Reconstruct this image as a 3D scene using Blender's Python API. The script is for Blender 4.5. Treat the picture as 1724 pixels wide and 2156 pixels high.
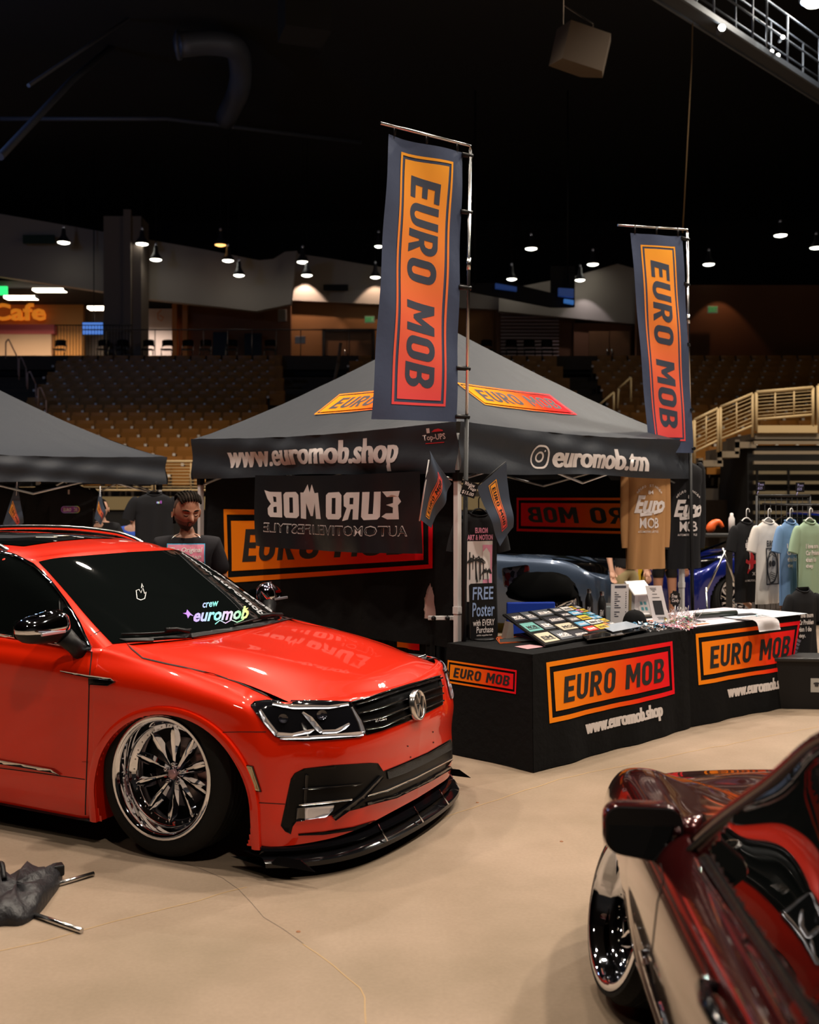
import bpy, bmesh, math, random
from mathutils import Vector, Matrix
from mathutils.bvhtree import BVHTree
random.seed(7)
for o in list(bpy.data.objects): bpy.data.objects.remove(o)
SC = bpy.context.scene
COL = SC.collection
PI = math.pi
# ------------------------------------------------------------ camera
FP, CH = 2250.0, 1.75
cd = bpy.data.cameras.new('camera'); cam = bpy.data.objects.new('camera', cd); COL.objects.link(cam)
cam.location = (0, 0, CH); cam.rotation_euler = (PI/2, 0, 0)
cd.sensor_fit = 'VERTICAL'; cd.sensor_height = 36; cd.lens = FP*36/2156; cd.shift_y = -28/2156
cd.clip_start = 0.05; cd.clip_end = 200
cd.dof.use_dof = True; cd.dof.focus_distance = 6.3; cd.dof.aperture_fstop = 2.6
SC.camera = cam
# ------------------------------------------------------------ world, exposure
w = bpy.data.worlds.new('hall_air'); SC.world = w; w.use_nodes = True
w.node_tree.nodes['Background'].inputs[0].default_value = (.35, .45, .7, 1)
w.node_tree.nodes['Background'].inputs[1].default_value = 0.004
SC.view_settings.view_transform = 'Standard'; SC.view_settings.look = 'None'
SC.view_settings.exposure = 0.0; SC.view_settings.gamma = 1.0
SC.view_settings.use_curve_mapping = False
SC.cycles.max_bounces = 6; SC.cycles.glossy_bounces = 4; SC.cycles.diffuse_bounces = 2
SC.cycles.transparent_max_bounces = 8; SC.cycles.transmission_bounces = 4
SC.cycles.sample_clamp_indirect = 4; SC.cycles.caustics_reflective = False; SC.cycles.caustics_refractive = False
SC.cycles.use_denoising = True

def spot(name, loc, tgt, power, size=.25, ang=100, blend=.6, col=(1, .87, .72)):
    l = bpy.data.lights.new(name, 'SPOT'); l.energy = power; l.shadow_soft_size = size
    l.spot_size = math.radians(ang); l.spot_blend = blend; l.color = col
    o = bpy.data.objects.new(name, l); COL.objects.link(o); o.location = loc
    o.rotation_euler = (Vector(tgt)-Vector(loc)).to_track_quat('-Z', 'Y').to_euler()
    return o
# high-bay lamps over the arena floor
HB = [(4.6, 3.2, 12.5, 1.15), (-2.4, 4.6, 12.5, .72), (7.5, 8.5, 13, 1.0), (-6.5, 8.0, 13, .8), (0.8, 9.0, 13, .75),
      (-1.5, 16.5, 13, .7), (7.5, 17, 13, .9), (-9.5, 16, 13, .7), (13.5, 12, 13, .7), (1.8, -3.5, 12.5, .75), (-7, -2.5, 12.5, .12)]
for i, (x, y, z, k) in enumerate(HB):
    spot('high_bay_light', (x, y, z), (x*.9, y+.4, 0), 2700*k, .22, 112, .5)
# unseen spots added to brighten the lower seat rows
for x_, y_, k_ in ((-8.5, 21, 1), (-3, 22, .8), (9, 20, 1.1), (13, 21, 1)):
    spot('bowl_fill', (x_, y_, 13.2), (x_*1.02, 26.6, 1.2), 1700*k_, .2, 62, .9, (1, .76, .46))
spot('high_bay_light', (-.2, 10.2, 13.2), (-.2, 10, 0), 1700, .2, 60, .8)  # extra unseen lamp added above the booth to brighten its roof
spot('cool_light', (-7.5, 8.0, 12.8), (-5.5, 11.5, 2), 1500, .2, 44, .8, (.62, .8, 1))
spot('work_light', (9.6, 15.0, 11.4), (3.5, 5.5, 0), 3000, .2, 70, .6, (1, .93, .82))  # the work light out of frame, upper right, that also flares on the catwalk

# ------------------------------------------------------------ materials
MATS = {}
def mat(name, col, rough=.6, metal=0, coat=0, emit=0, alpha=1, bump=0, bscale=40, spec=.5, trans=0, noise=0, nscale=6, ecol=None, coat_rough=.03, sheen=0):
    if name in MATS: return MATS[name]
    m = bpy.data.materials.new(name); m.use_nodes = True; nt = m.node_tree; b = nt.nodes['Principled BSDF']
    c = (*col, 1) if len(col) == 3 else col
    b.inputs['Base Color'].default_value = c; b.inputs['Roughness'].default_value = rough
    b.inputs['Metallic'].default_value = metal; b.inputs['Coat Weight'].default_value = coat; b.inputs['Coat Roughness'].default_value = coat_rough
    b.inputs['Specular IOR Level'].default_value = spec; b.inputs['Transmission Weight'].default_value = trans
    b.inputs['Sheen Weight'].default_value = sheen
    if emit:
        b.inputs['Emission Color'].default_value = (*(ecol or col), 1); b.inputs['Emission Strength'].default_value = emit
    b.inputs['Alpha'].default_value = alpha
    if noise or bump:
        tc = nt.nodes.new('ShaderNodeTexCoord')
    if noise:
        n = nt.nodes.new('ShaderNodeTexNoise'); n.inputs['Scale'].default_value = nscale; n.inputs['Detail'].default_value = 5
        nt.links.new(tc.outputs['Object'], n.inputs['Vector'])
        mx = nt.nodes.new('ShaderNodeMix'); mx.data_type = 'RGBA'; mx.inputs[6].default_value = c
        mx.inputs[7].default_value = tuple(min(1, x*(1-noise)) for x in c[:3])+(1,)
        nt.links.new(n.outputs['Fac'], mx.inputs[0]); nt.links.new(mx.outputs[2], b.inputs['Base Color'])
    if bump:
        n2 = nt.nodes.new('ShaderNodeTexNoise'); n2.inputs['Scale'].default_value = bscale; n2.inputs['Detail'].default_value = 4
        nt.links.new(tc.outputs['Object'], n2.inputs['Vector'])
        bp = nt.nodes.new('ShaderNodeBump'); bp.inputs['Strength'].default_value = bump; bp.inputs['Distance'].default_value = .02
        nt.links.new(n2.outputs['Fac'], bp.inputs['Height']); nt.links.new(bp.outputs[0], b.inputs['Normal'])
    MATS[name] = m; return m
def gradmat(name, stops, rough=.7, spec=.3, axis=0):
    """colour printed across the cloth along U (or V)"""
    if name in MATS: return MATS[name]
    m = mat(name, stops[0][1], rough, spec=spec); nt = m.node_tree; b = nt.nodes['Principled BSDF']
    uv = nt.nodes.new('ShaderNodeUVMap'); uv.uv_map = 'uv'; sp = nt.nodes.new('ShaderNodeSeparateXYZ'); nt.links.new(uv.outputs[0], sp.inputs[0])
    r = nt.nodes.new('ShaderNodeValToRGB'); e = r.color_ramp.elements
    e[0].position = stops[0][0]; e[0].color = (*stops[0][1], 1); e[1].position = stops[-1][0]; e[1].color = (*stops[-1][1], 1)
    for p, c in stops[1:-1]:
        q = e.new(p); q.color = (*c, 1)
    nt.links.new(sp.outputs[axis], r.inputs[0]); nt.links.new(r.outputs[0], b.inputs['Base Color'])
    return m
BLACKC = mat('black_cloth', (.0055, .0055, .006), .85, bump=.3, bscale=14, spec=.12)
CANOPY = mat('canopy_cloth', (.025, .029, .038), .55, bump=.15, bscale=9, spec=.3)
SATIN = mat('satin_cloth', (.012, .013, .016), .30, bump=.1, bscale=10, spec=.6)
NAVYC = mat('flag_cloth', (.055, .075, .14), .7, bump=.15, bscale=10, spec=.3)
FLAGB = mat('window_flag_cloth', (.05, .068, .105), .55, spec=.4)
PRINTW = mat('white_print', (.72, .66, .65), .6)
WHITE = mat('white_plastic', (.75, .72, .72), .4)
PAPER = mat('white_paper', (.74, .70, .72), .7)
ALU = mat('aluminium', (.62, .62, .64), .38, .8)
WHITEP = mat('white_enamel', (.70, .68, .68), .4)
CHROME = mat('chrome', (.80, .84, .93), .04, 1)
STEEL = mat('steel', (.6, .6, .6), .2, 1)
BLACKP = mat('black_plastic', (.008, .008, .009), .45, spec=.25)
GLOSSB = mat('gloss_black', (.004, .004, .005), .10, spec=.4)
RUBBER = mat('rubber', (.008, .008, .008), .75, spec=.2, bump=.2, bscale=80)
SKIN = mat('skin', (.36, .17, .105), .5, spec=.4)
SKINL = mat('pale_skin', (.55, .31, .22), .55)
HAIR = mat('dark_hair', (.010, .007, .005), .9, bump=.6, bscale=120, spec=.1)
ORRED = gradmat('orange_red_print', [(0, (1, .28, .008)), (.35, (1, .19, .006)), (.7, (.92, .025, .008)), (1, (.90, .006, .02))], .9, .1)
ORPINK = gradmat('orange_pink_print', [(0, (1, .42, .045)), (.35, (1, .30, .06)), (.65, (.95, .17, .08)), (1, (.9, .09, .10))], .9, .1)
INKB = mat('black_print', (.010, .010, .010), .7)
NAVYP = mat('navy_print', (.045, .058, .095), .7)

# ------------------------------------------------------------ object helpers
def link(o, parent=None):
    COL.objects.link(o)
    if parent: o.parent = parent
    return o
def tag(o, label=None, cat=None, group=None, kind=None):
    if label: o['label'] = label
    if cat: o['category'] = cat
    if group: o['group'] = group
    if kind: o['kind'] = kind
    return o
def thing(name, label, cat, loc=(0, 0, 0), rz=0, group=None):
    o = bpy.data.objects.new(name, None); o.empty_display_size = .1; link(o)
    o.location = loc; o.rotation_euler = (0, 0, rz); return tag(o, label, cat, group)
def obj(name, bm, m, parent=None, smooth=False, loc=None, rz=0, angle=None):
    bmesh.ops.recalc_face_normals(bm, faces=bm.faces[:]) if smooth == 'r' else None
    me = bpy.data.meshes.new(name); bm.to_mesh(me); bm.free()
    for x in (m if isinstance(m, (list, tuple)) else [m]): me.materials.append(x)
    if smooth:
        for p in me.polygons: p.use_smooth = True
        if angle: me.set_sharp_from_angle(angle=math.radians(angle))
    o = bpy.data.objects.new(name, me); link(o, parent)
    if loc is not None: o.location = loc
    o.rotation_euler = (0, 0, rz); return o
def struct(name, bm, m, parent=None, **k):
    o = obj(name, bm, m, parent, **k)
    if not parent: o['kind'] = 'structure'
    return o
def W(px, py, Y):
    return Vector(((px-862)/FP*Y, Y, CH-(py-1050)/FP*Y))
def box(bm, c, s, rz=0, rx=0, ry=0, bev=0, mi=0):
    M = Matrix.Translation(c) @ Matrix.Rotation(rz, 4, 'Z') @ Matrix.Rotation(ry, 4, 'Y') @ Matrix.Rotation(rx, 4, 'X')
    r = bmesh.ops.create_cube(bm, size=1, matrix=M @ Matrix.Diagonal((*s, 1)))
    vs = r['verts']; fs = list({f for v in vs for f in v.link_faces})
    for f in fs: f.material_index = mi
    if bev:
        es = list({e for v in vs for e in v.link_edges})
        rr = bmesh.ops.bevel(bm, geom=es, offset=bev, segments=2, affect='EDGES', profile=.5)
        for f in rr['faces']: f.material_index = mi
def tube(bm, pts, r, n=8, cap=True, mi=0, closed=False):
    pts = [Vector(p) for p in pts]; rr = r if isinstance(r, (list, tuple)) else [r]*len(pts)
    rings = []; up = None
    for i, p in enumerate(pts):
        a = pts[i-1] if (i > 0 or closed) else p; b = pts[(i+1) % len(pts)] if (i < len(pts)-1 or closed) else p
        t = (b-a).normalized()
        if up is None:
            up = t.orthogonal().normalized()
        up = (up-t*up.dot(t)); up = up.normalized() if up.length > 1e-5 else t.orthogonal().normalized()
        q = t.cross(up)
        rings.append([bm.verts.new(p+(up*math.cos(2*PI*k/n)+q*math.sin(2*PI*k/n))*rr[i]) for k in range(n)])
    m = len(rings)
    for i in range(m if closed else m-1):
        A, B = rings[i], rings[(i+1) % m]
        for k in range(n):
            f = bm.faces.new((A[k], A[(k+1) % n], B[(k+1) % n], B[k])); f.material_index = mi; f.smooth = True
    if cap and not closed:
        bm.faces.new(rings[0][::-1]).material_index = mi; bm.faces.new(rings[-1]).material_index = mi
def lathe(bm, prof, n=24, M=Matrix(), mi=0, cap=False):
    """prof: list of (radius, z) or (radius, z, material)"""
    rings = []
    for p in prof:
        rings.append([bm.verts.new(M @ Vector((p[0]*math.cos(2*PI*k/n), p[0]*math.sin(2*PI*k/n), p[1]))) for k in range(n)])
    for i in range(len(rings)-1):
        A, B = rings[i], rings[i+1]; mm = prof[i][2] if len(prof[i]) > 2 else mi
        for k in range(n):
            f = bm.faces.new((A[k], A[(k+1) % n], B[(k+1) % n], B[k])); f.material_index = mm; f.smooth = True
    if cap:
        bm.faces.new(rings[0][::-1]).material_index = mi; bm.faces.new(rings[-1]).material_index = mi
def prism(bm, poly, z0, z1, M=Matrix(), mi=0):
    """extruded 2-D outline (x, y) between z0 and z1, placed by M"""
    a = [bm.verts.new(M @ Vector((x, y, z0))) for x, y in poly]; b = [bm.verts.new(M @ Vector((x, y, z1))) for x, y in poly]
    n = len(poly)
    for i in range(n):
        bm.faces.new((a[i], a[(i+1) % n], b[(i+1) % n], b[i])).material_index = mi
    bm.faces.new(a[::-1]).material_index = mi; bm.faces.new(b).material_index = mi
def cr(P, t):
    """Catmull-Rom through points, t in [0, len-1]"""
    n = len(P); i = min(max(int(t), 0), n-2); s = t-i
    p1, p2 = P[i], P[i+1]; p0 = P[i-1] if i > 0 else p1*2-p2; p3 = P[i+2] if i+2 < n else p2*2-p1
    return .5*((2*p1)+(p2-p0)*s+(2*p0-5*p1+4*p2-p3)*s*s+(3*p1-p0-3*p2+p3)*s**3)
def crs(P, n):
    P = [Vector(p) for p in P]; m = len(P)-1
    return [cr(P, m*i/(n-1)) for i in range(n)]
def gridmesh(bm, G, mi=0, flip=False, uv=None):
    V = [[bm.verts.new(p) for p in row] for row in G]
    for i in range(len(V)-1):
        for j in range(len(V[0])-1):
            q = (V[i][j], V[i][j+1], V[i+1][j+1], V[i+1][j])
            try:
                f = bm.faces.new(q[::-1] if flip else q); f.material_index = mi; f.smooth = True
            except ValueError: pass
    return V
def patch(table, nr, nc):
    """smooth grid through a table of control points (rows x columns)"""
    T = [[Vector(p) for p in row] for row in table]
    R = [crs(row, nc) for row in T]
    return [[cr([R[k][j] for k in range(len(R))], (len(R)-1)*i/(nr-1)) for j in range(nc)] for i in range(nr)]

# ------------------------------------------------------------ flat shapes for prints
class Shape:
    """a flat mesh in (x, y)"""
    def __init__(s, V, F): s.V = V; s.F = F
    def size(s):
        xs = [v[0] for v in s.V]; ys = [v[1] for v in s.V]; return min(xs), min(ys), max(xs), max(ys)
    def tf(s, fn): return Shape([fn(*v) for v in s.V], s.F)
    def fit(s, x0, y0, x1, y1, shear=0):
        a, b, c, d = s.size(); return s.tf(lambda x, y: (x0+(x-a)/(c-a)*(x1-x0)+shear*((y-b)/(d-b)-.5)*(y1-y0), y0+(y-b)/(d-b)*(y1-y0)))
def from_curve(cu):
    o = bpy.data.objects.new('t', cu); COL.objects.link(o); bpy.context.view_layer.update()
    dg = bpy.context.evaluated_depsgraph_get(); me = o.evaluated_get(dg).to_mesh()
    V = [(v.co.x, v.co.y) for v in me.vertices]; F = [tuple(p.vertices) for p in me.polygons]
    o.evaluated_get(dg).to_mesh_clear(); bpy.data.objects.remove(o); bpy.data.curves.remove(cu)
    return Shape(V, F)
TC = {}
def text(s, bold=0.0, shear=0, space=1.0, res=2):
    k = (s, bold, shear, space, res)
    if k not in TC:
        cu = bpy.data.curves.new('t', 'FONT'); cu.body = s; cu.offset = bold; cu.shear = shear; cu.space_character = space; cu.resolution_u = res
        TC[k] = from_curve(cu)
    return TC[k]
def loops(L):
    cu = bpy.data.curves.new('t', 'CURVE'); cu.dimensions = '2D'; cu.fill_mode = 'BOTH'
    for P in L:
        sp = cu.splines.new('POLY'); sp.points.add(len(P)-1); sp.use_cyclic_u = True
        for q, (x, y) in zip(sp.points, P): q.co = (x, y, 0, 1)
    return from_curve(cu)
def rect(x0, y0, x1, y1): return Shape([(x0, y0), (x1, y0), (x1, y1), (x0, y1)], [(0, 1, 2, 3)])
def frame(x0, y0, x1, y1, tx, ty):
    return Shape([(x0, y0), (x1, y0), (x1, y1), (x0, y1), (x0+tx, y0+ty), (x1-tx, y0+ty), (x1-tx, y1-ty), (x0+tx, y1-ty)],
                 [(0, 1, 5, 4), (1, 2, 6, 5), (2, 3, 7, 6), (3, 0, 4, 7)])
def rr(x0, y0, x1, y1, r, n=5):
    P = []
    for cx, cy, a in ((x1-r, y0+r, -90), (x1-r, y1-r, 0), (x0+r, y1-r, 90), (x0+r, y0+r, 180)):
        for k in range(n+1):
            t = math.radians(a+90*k/n); P.append((cx+r*math.cos(t), cy+r*math.sin(t)))
    return P
def glyph(c):
    t = .20
    if c == 'E': return .56, [[(0, 0), (.54, 0), (.54, .18), (t, .18), (t, .41), (.48, .41), (.48, .59), (t, .59), (t, .82), (.54, .82), (.54, 1), (0, 1)]]
    if c == 'U':
        o = [(0, 1), (0, .28)]+[(.3+.3*math.cos(math.radians(a)), .28+.28*math.sin(math.radians(a))) for a in range(195, 346, 15)]+[(.6, .28), (.6, 1), (.6-t, 1), (.6-t, .28)]
        return .62, [o+[(.3+.1*math.cos(math.radians(a)), .28+.11*math.sin(math.radians(a))) for a in range(345, 194, -15)]+[(t, .28), (t, 1)]]
    if c == 'O': return .62, [rr(0, 0, .6, 1, .27), rr(t, .18, .6-t, .82, .10)]
    if c == 'R':
        o = [(0, 0), (0, 1), (.32, 1)]+[(.32+.26*math.cos(math.radians(a)), .70+.30*math.sin(math.radians(a))) for a in range(75, -76, -15)]+[(.62, 0), (.40, 0), (.25, .37), (t, .37), (t, 0)]
        return .63, [o, [(t, .55), (.30, .55), (.37, .60), (.39, .70), (.37, .79), (.30, .83), (t, .83)]]
    if c == 'M': return .80, [[(0, 0), (0, 1), (.22, 1), (.39, .55), (.56, 1), (.78, 1), (.78, 0), (.58, 0), (.58, .58), (.44, .25), (.34, .25), (.20, .58), (.20, 0)]]
    if c == 'B':
        o = [(0, 0), (0, 1), (.34, 1)]+[(.34+.24*math.cos(math.radians(a)), .75+.25*math.sin(math.radians(a))) for a in range(70, -61, -20)]+[(.48, .52)]+[(.34+.27*math.cos(math.radians(a)), .27+.27*math.sin(math.radians(a))) for a in range(60, -91, -15)]
        return .62, [o, [(t, .16), (.34, .16), (.40, .21), (.41, .28), (.38, .38), (.33, .42), (t, .42)], [(t, .58), (.31, .58), (.36, .63), (.38, .70), (.35, .79), (.30, .84), (t, .84)]]
    return .34, []
def word(s, gap=.09, shear=.13):
    x = 0; L = []
    for c in s:
        wd, ls = glyph(c)
        for P in ls: L.append([(x+px+shear*py, py) for px, py in P])
        x += wd+gap
    return loops(L)
EM = word('EURO MOB')
def badge(x0, y0, x1, y1, mo, mi, t=.03):
    """framed EURO MOB sign: outer line, dark line, filled block, dark letters"""
    h = y1-y0; t1 = h*t*1.6; t2 = h*t*1.9
    A = frame(x0, y0, x1, y1, t1, t1)
    a = t1+t2; B = rect(x0+a, y0+a, x1-a, y1-a)
    w2 = x1-x0-2*a; h2 = h-2*a
    Tt = EM.fit(x0+a+.06*w2, y0+a+.17*h2, x1-a-.05*w2, y1-a-.17*h2)
    return [(A, mo, 1), (B, mo, 1), (Tt, mi, 2)]
def lay(bm, fn, shape, mi, step=.08, off=.0015, uvrect=None, flip=False):
    """lay a flat shape on a surface: fn(x, y) -> point; the shape is cut so it follows the folds"""
    t = bmesh.new(); vs = [t.verts.new((x, y, 0)) for x, y in shape.V]
    for f in shape.F:
        if len(set(f)) > 2:
            try: t.faces.new([vs[i] for i in f])
            except ValueError: pass
    x0, y0, x1, y1 = shape.size()
    if step:
        for ax, a, b in ((0, x0, x1), (1, y0, y1)):
            k = math.floor(a/step)+1
            while k*step < b:
                no = (1, 0, 0) if ax == 0 else (0, 1, 0); co = (k*step, 0, 0) if ax == 0 else (0, k*step, 0)
                bmesh.ops.bisect_plane(t, geom=t.verts[:]+t.edges[:]+t.faces[:], plane_co=co, plane_no=no, dist=1e-6); k += 1
    uvl = bm.loops.layers.uv.get('uv') or bm.loops.layers.uv.new('uv')
    ur = uvrect or (x0, y0, x1, y1); mp = {}; e = 1e-3
    for v in t.verts:
        x, y = v.co.x, v.co.y; p = Vector(fn(x, y)); n = (Vector(fn(x+e, y))-p).cross(Vector(fn(x, y+e))-p)
        n = n.normalized() if n.length > 0 else Vector((0, 0, 1))
        mp[v] = bm.verts.new(p+n*off*(-1 if flip else 1))
    for f in t.faces:
        try: g = bm.faces.new([mp[v] for v in f.verts])
        except ValueError: continue
        g.material_index = mi; g.smooth = True
        for lp, v in zip(g.loops, f.verts):
            lp[uvl].uv = ((v.co.x-ur[0])/(ur[2]-ur[0]), (v.co.y-ur[1])/(ur[3]-ur[1]))
    t.free()
def cloth(bm, fn, w, h, nx, ny, mi=0, th=0):
    G = [[fn(w*i/nx, h*j/ny) for i in range(nx+1)] for j in range(ny+1)]
    gridmesh(bm, G, mi)
# ------------------------------------------------------------ vehicles
RED = mat('red_paint', (.78, .019, .0012), .38, .2, coat=1, noise=.12, nscale=900, spec=.15)
MAROON = mat('maroon_paint', (.05, .0035, .004), .2, .5, coat=1)
TINT = mat('tinted_glass', (.003, .004, .004), .02, spec=.75)
LENSM = mat('lamp_reflector', (.75, .78, .9), .30, .8)
INTK = mat('intake_black', (.004, .004, .0045), .35, spec=.16)
LENSD = mat('lamp_housing', (.006, .006, .008), .08, coat=1)
GAP = mat('panel_gap', (.003, .002, .002), .8)
SILVER = mat('satin_silver', (.8, .78, .78), .22, 1)
AMBERL = mat('side_marker_lens', (.50, .43, .24), .2, coat=1)

class Car:
    def __init__(s, root, side):
        s.root = root; s.M = Matrix.Translation(root.location) @ Matrix.Rotation(root.rotation_euler[2], 4, 'Z')
        s.Mi = s.M.inverted(); s.side = side; s.V = []; s.F = []; s.bvh = None; s.twin = {}
    def c(s, u, v, h): return Vector((u, s.side*v, h))
    def shell(s, name, G, m, parent=None, hole=None, reg=True, both=True):
        """a smooth panel (grid of points in car space), with its twin on the other side"""
        bm = bmesh.new(); V = gridmesh(bm, G, flip=(s.side > 0))
        if both: gridmesh(bm, [[Vector((p.x, -p.y, p.z)) for p in r] for r in G], flip=(s.side < 0))
        bmesh.ops.remove_doubles(bm, verts=bm.verts[:], dist=.0006)
        if hole:
            bmesh.ops.delete(bm, geom=[f for f in bm.faces if hole(f.calc_center_median())], context='FACES')
        bm.normal_update()
        if reg:
            n = len(s.V); bm.verts.ensure_lookup_table(); s.V += [v.co.copy() for v in bm.verts]; bm.verts.index_update()
            s.F += [tuple(n+v.index for v in f.verts) for f in bm.faces]
        return obj(name, bm, m, parent or s.root, smooth=True)
    def done(s): s.bvh = BVHTree.FromPolygons(s.V, s.F)
    def hit(s, px, py):
        o = s.Mi @ Vector((0, 0, CH)); d = (s.Mi @ W(px, -py, 1.0)-o).normalized()
        r = s.bvh.ray_cast(o, d)
        if r[0] is None:
            best = min((s.bvh.find_nearest(o+d*t) for t in [3+.05*i for i in range(90)]), key=lambda q: q[3] if q[0] else 9); return best[0]
        return r[0]
    def nrm(s, p):
        n = s.bvh.find_nearest(p)[1]; o = s.Mi @ Vector((0, 0, CH))
        return n if n.dot(o-p) > 0 else -n
    def decal(s, name, shape, m, off=.002, step=14, thick=.006, parent=None, twin=False, mi=0):
        """a panel traced onto the body: outline in picture units, laid on the shell with its own thickness"""
        bm = bmesh.new(); t = bmesh.new(); vs = [t.verts.new((x, y, 0)) for x, y in shape.V]
        for f in shape.F:
            try: t.faces.new([vs[i] for i in f])
            except ValueError: pass
        bmesh.ops.remove_doubles(t, verts=t.verts[:], dist=.01)
        x0, y0, x1, y1 = shape.size()
        for ax, a, b in ((0, x0, x1), (1, y0, y1)) if step else ():
            k = math.floor(a/step)+1
            while k*step < b:
                no = (1, 0, 0) if ax == 0 else (0, 1, 0); co = (k*step, 0, 0) if ax == 0 else (0, k*step, 0)
                bmesh.ops.bisect_plane(t, geom=t.verts[:]+t.edges[:]+t.faces[:], plane_co=co, plane_no=no, dist=1e-4); k += 1
        mp = {}; lo = {}
        for v in t.verts:
            p = s.hit(v.co.x, v.co.y); n = s.nrm(p); mp[v] = bm.verts.new(p+n*off); lo[v] = p+n*(off-thick)
        for f in t.faces:
            try: g = bm.faces.new([mp[v] for v in f.verts]); g.smooth = True
            except ValueError: pass
        if thick:
            lv = {}
            for e in t.edges:
                if len(e.link_faces) == 1:
                    a, b = e.verts
                    for q in (a, b):
                        if q not in lv: lv[q] = bm.verts.new(lo[q])
                    try: bm.faces.new((mp[a], mp[b], lv[b], lv[a]))
                    except ValueError: pass
        t.free()
        if twin:
            b2 = bm.copy()
            for v in b2.verts: v.co.y *= -1
            bmesh.ops.reverse_faces(b2, faces=b2.faces[:]); tw = s.twin.get(parent, parent or s.root)
            o2 = obj(name, b2, m, tw)
            o1 = obj(name, bm, m, parent or s.root); s.twin[o1] = o2; return o1
        return obj(name, bm, m, parent or s.root)
def PX(L): return loops([[(x, -y) for x, y in P] for P in L]) if isinstance(L[0][0], (list, tuple)) else loops([[(x, -y) for x, y in L]])
def stripe(L, wd):
    """a narrow band along a line in picture units; wd: width or list of widths"""
    P = [Vector((x, -y)) for x, y in L]; A = []; B = []
    for i, p in enumerate(P):
        d = (P[min(i+1, len(P)-1)]-P[max(i-1, 0)]).normalized(); n = Vector((-d.y, d.x)); ww = wd[i] if isinstance(wd, (list, tuple)) else wd
        A.append(p+n*ww/2); B.append(p-n*ww/2)
    n = len(P); return Shape([tuple(q) for q in A+B], [(i, i+1, n+i+1, n+i) for i in range(n-1)])

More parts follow.
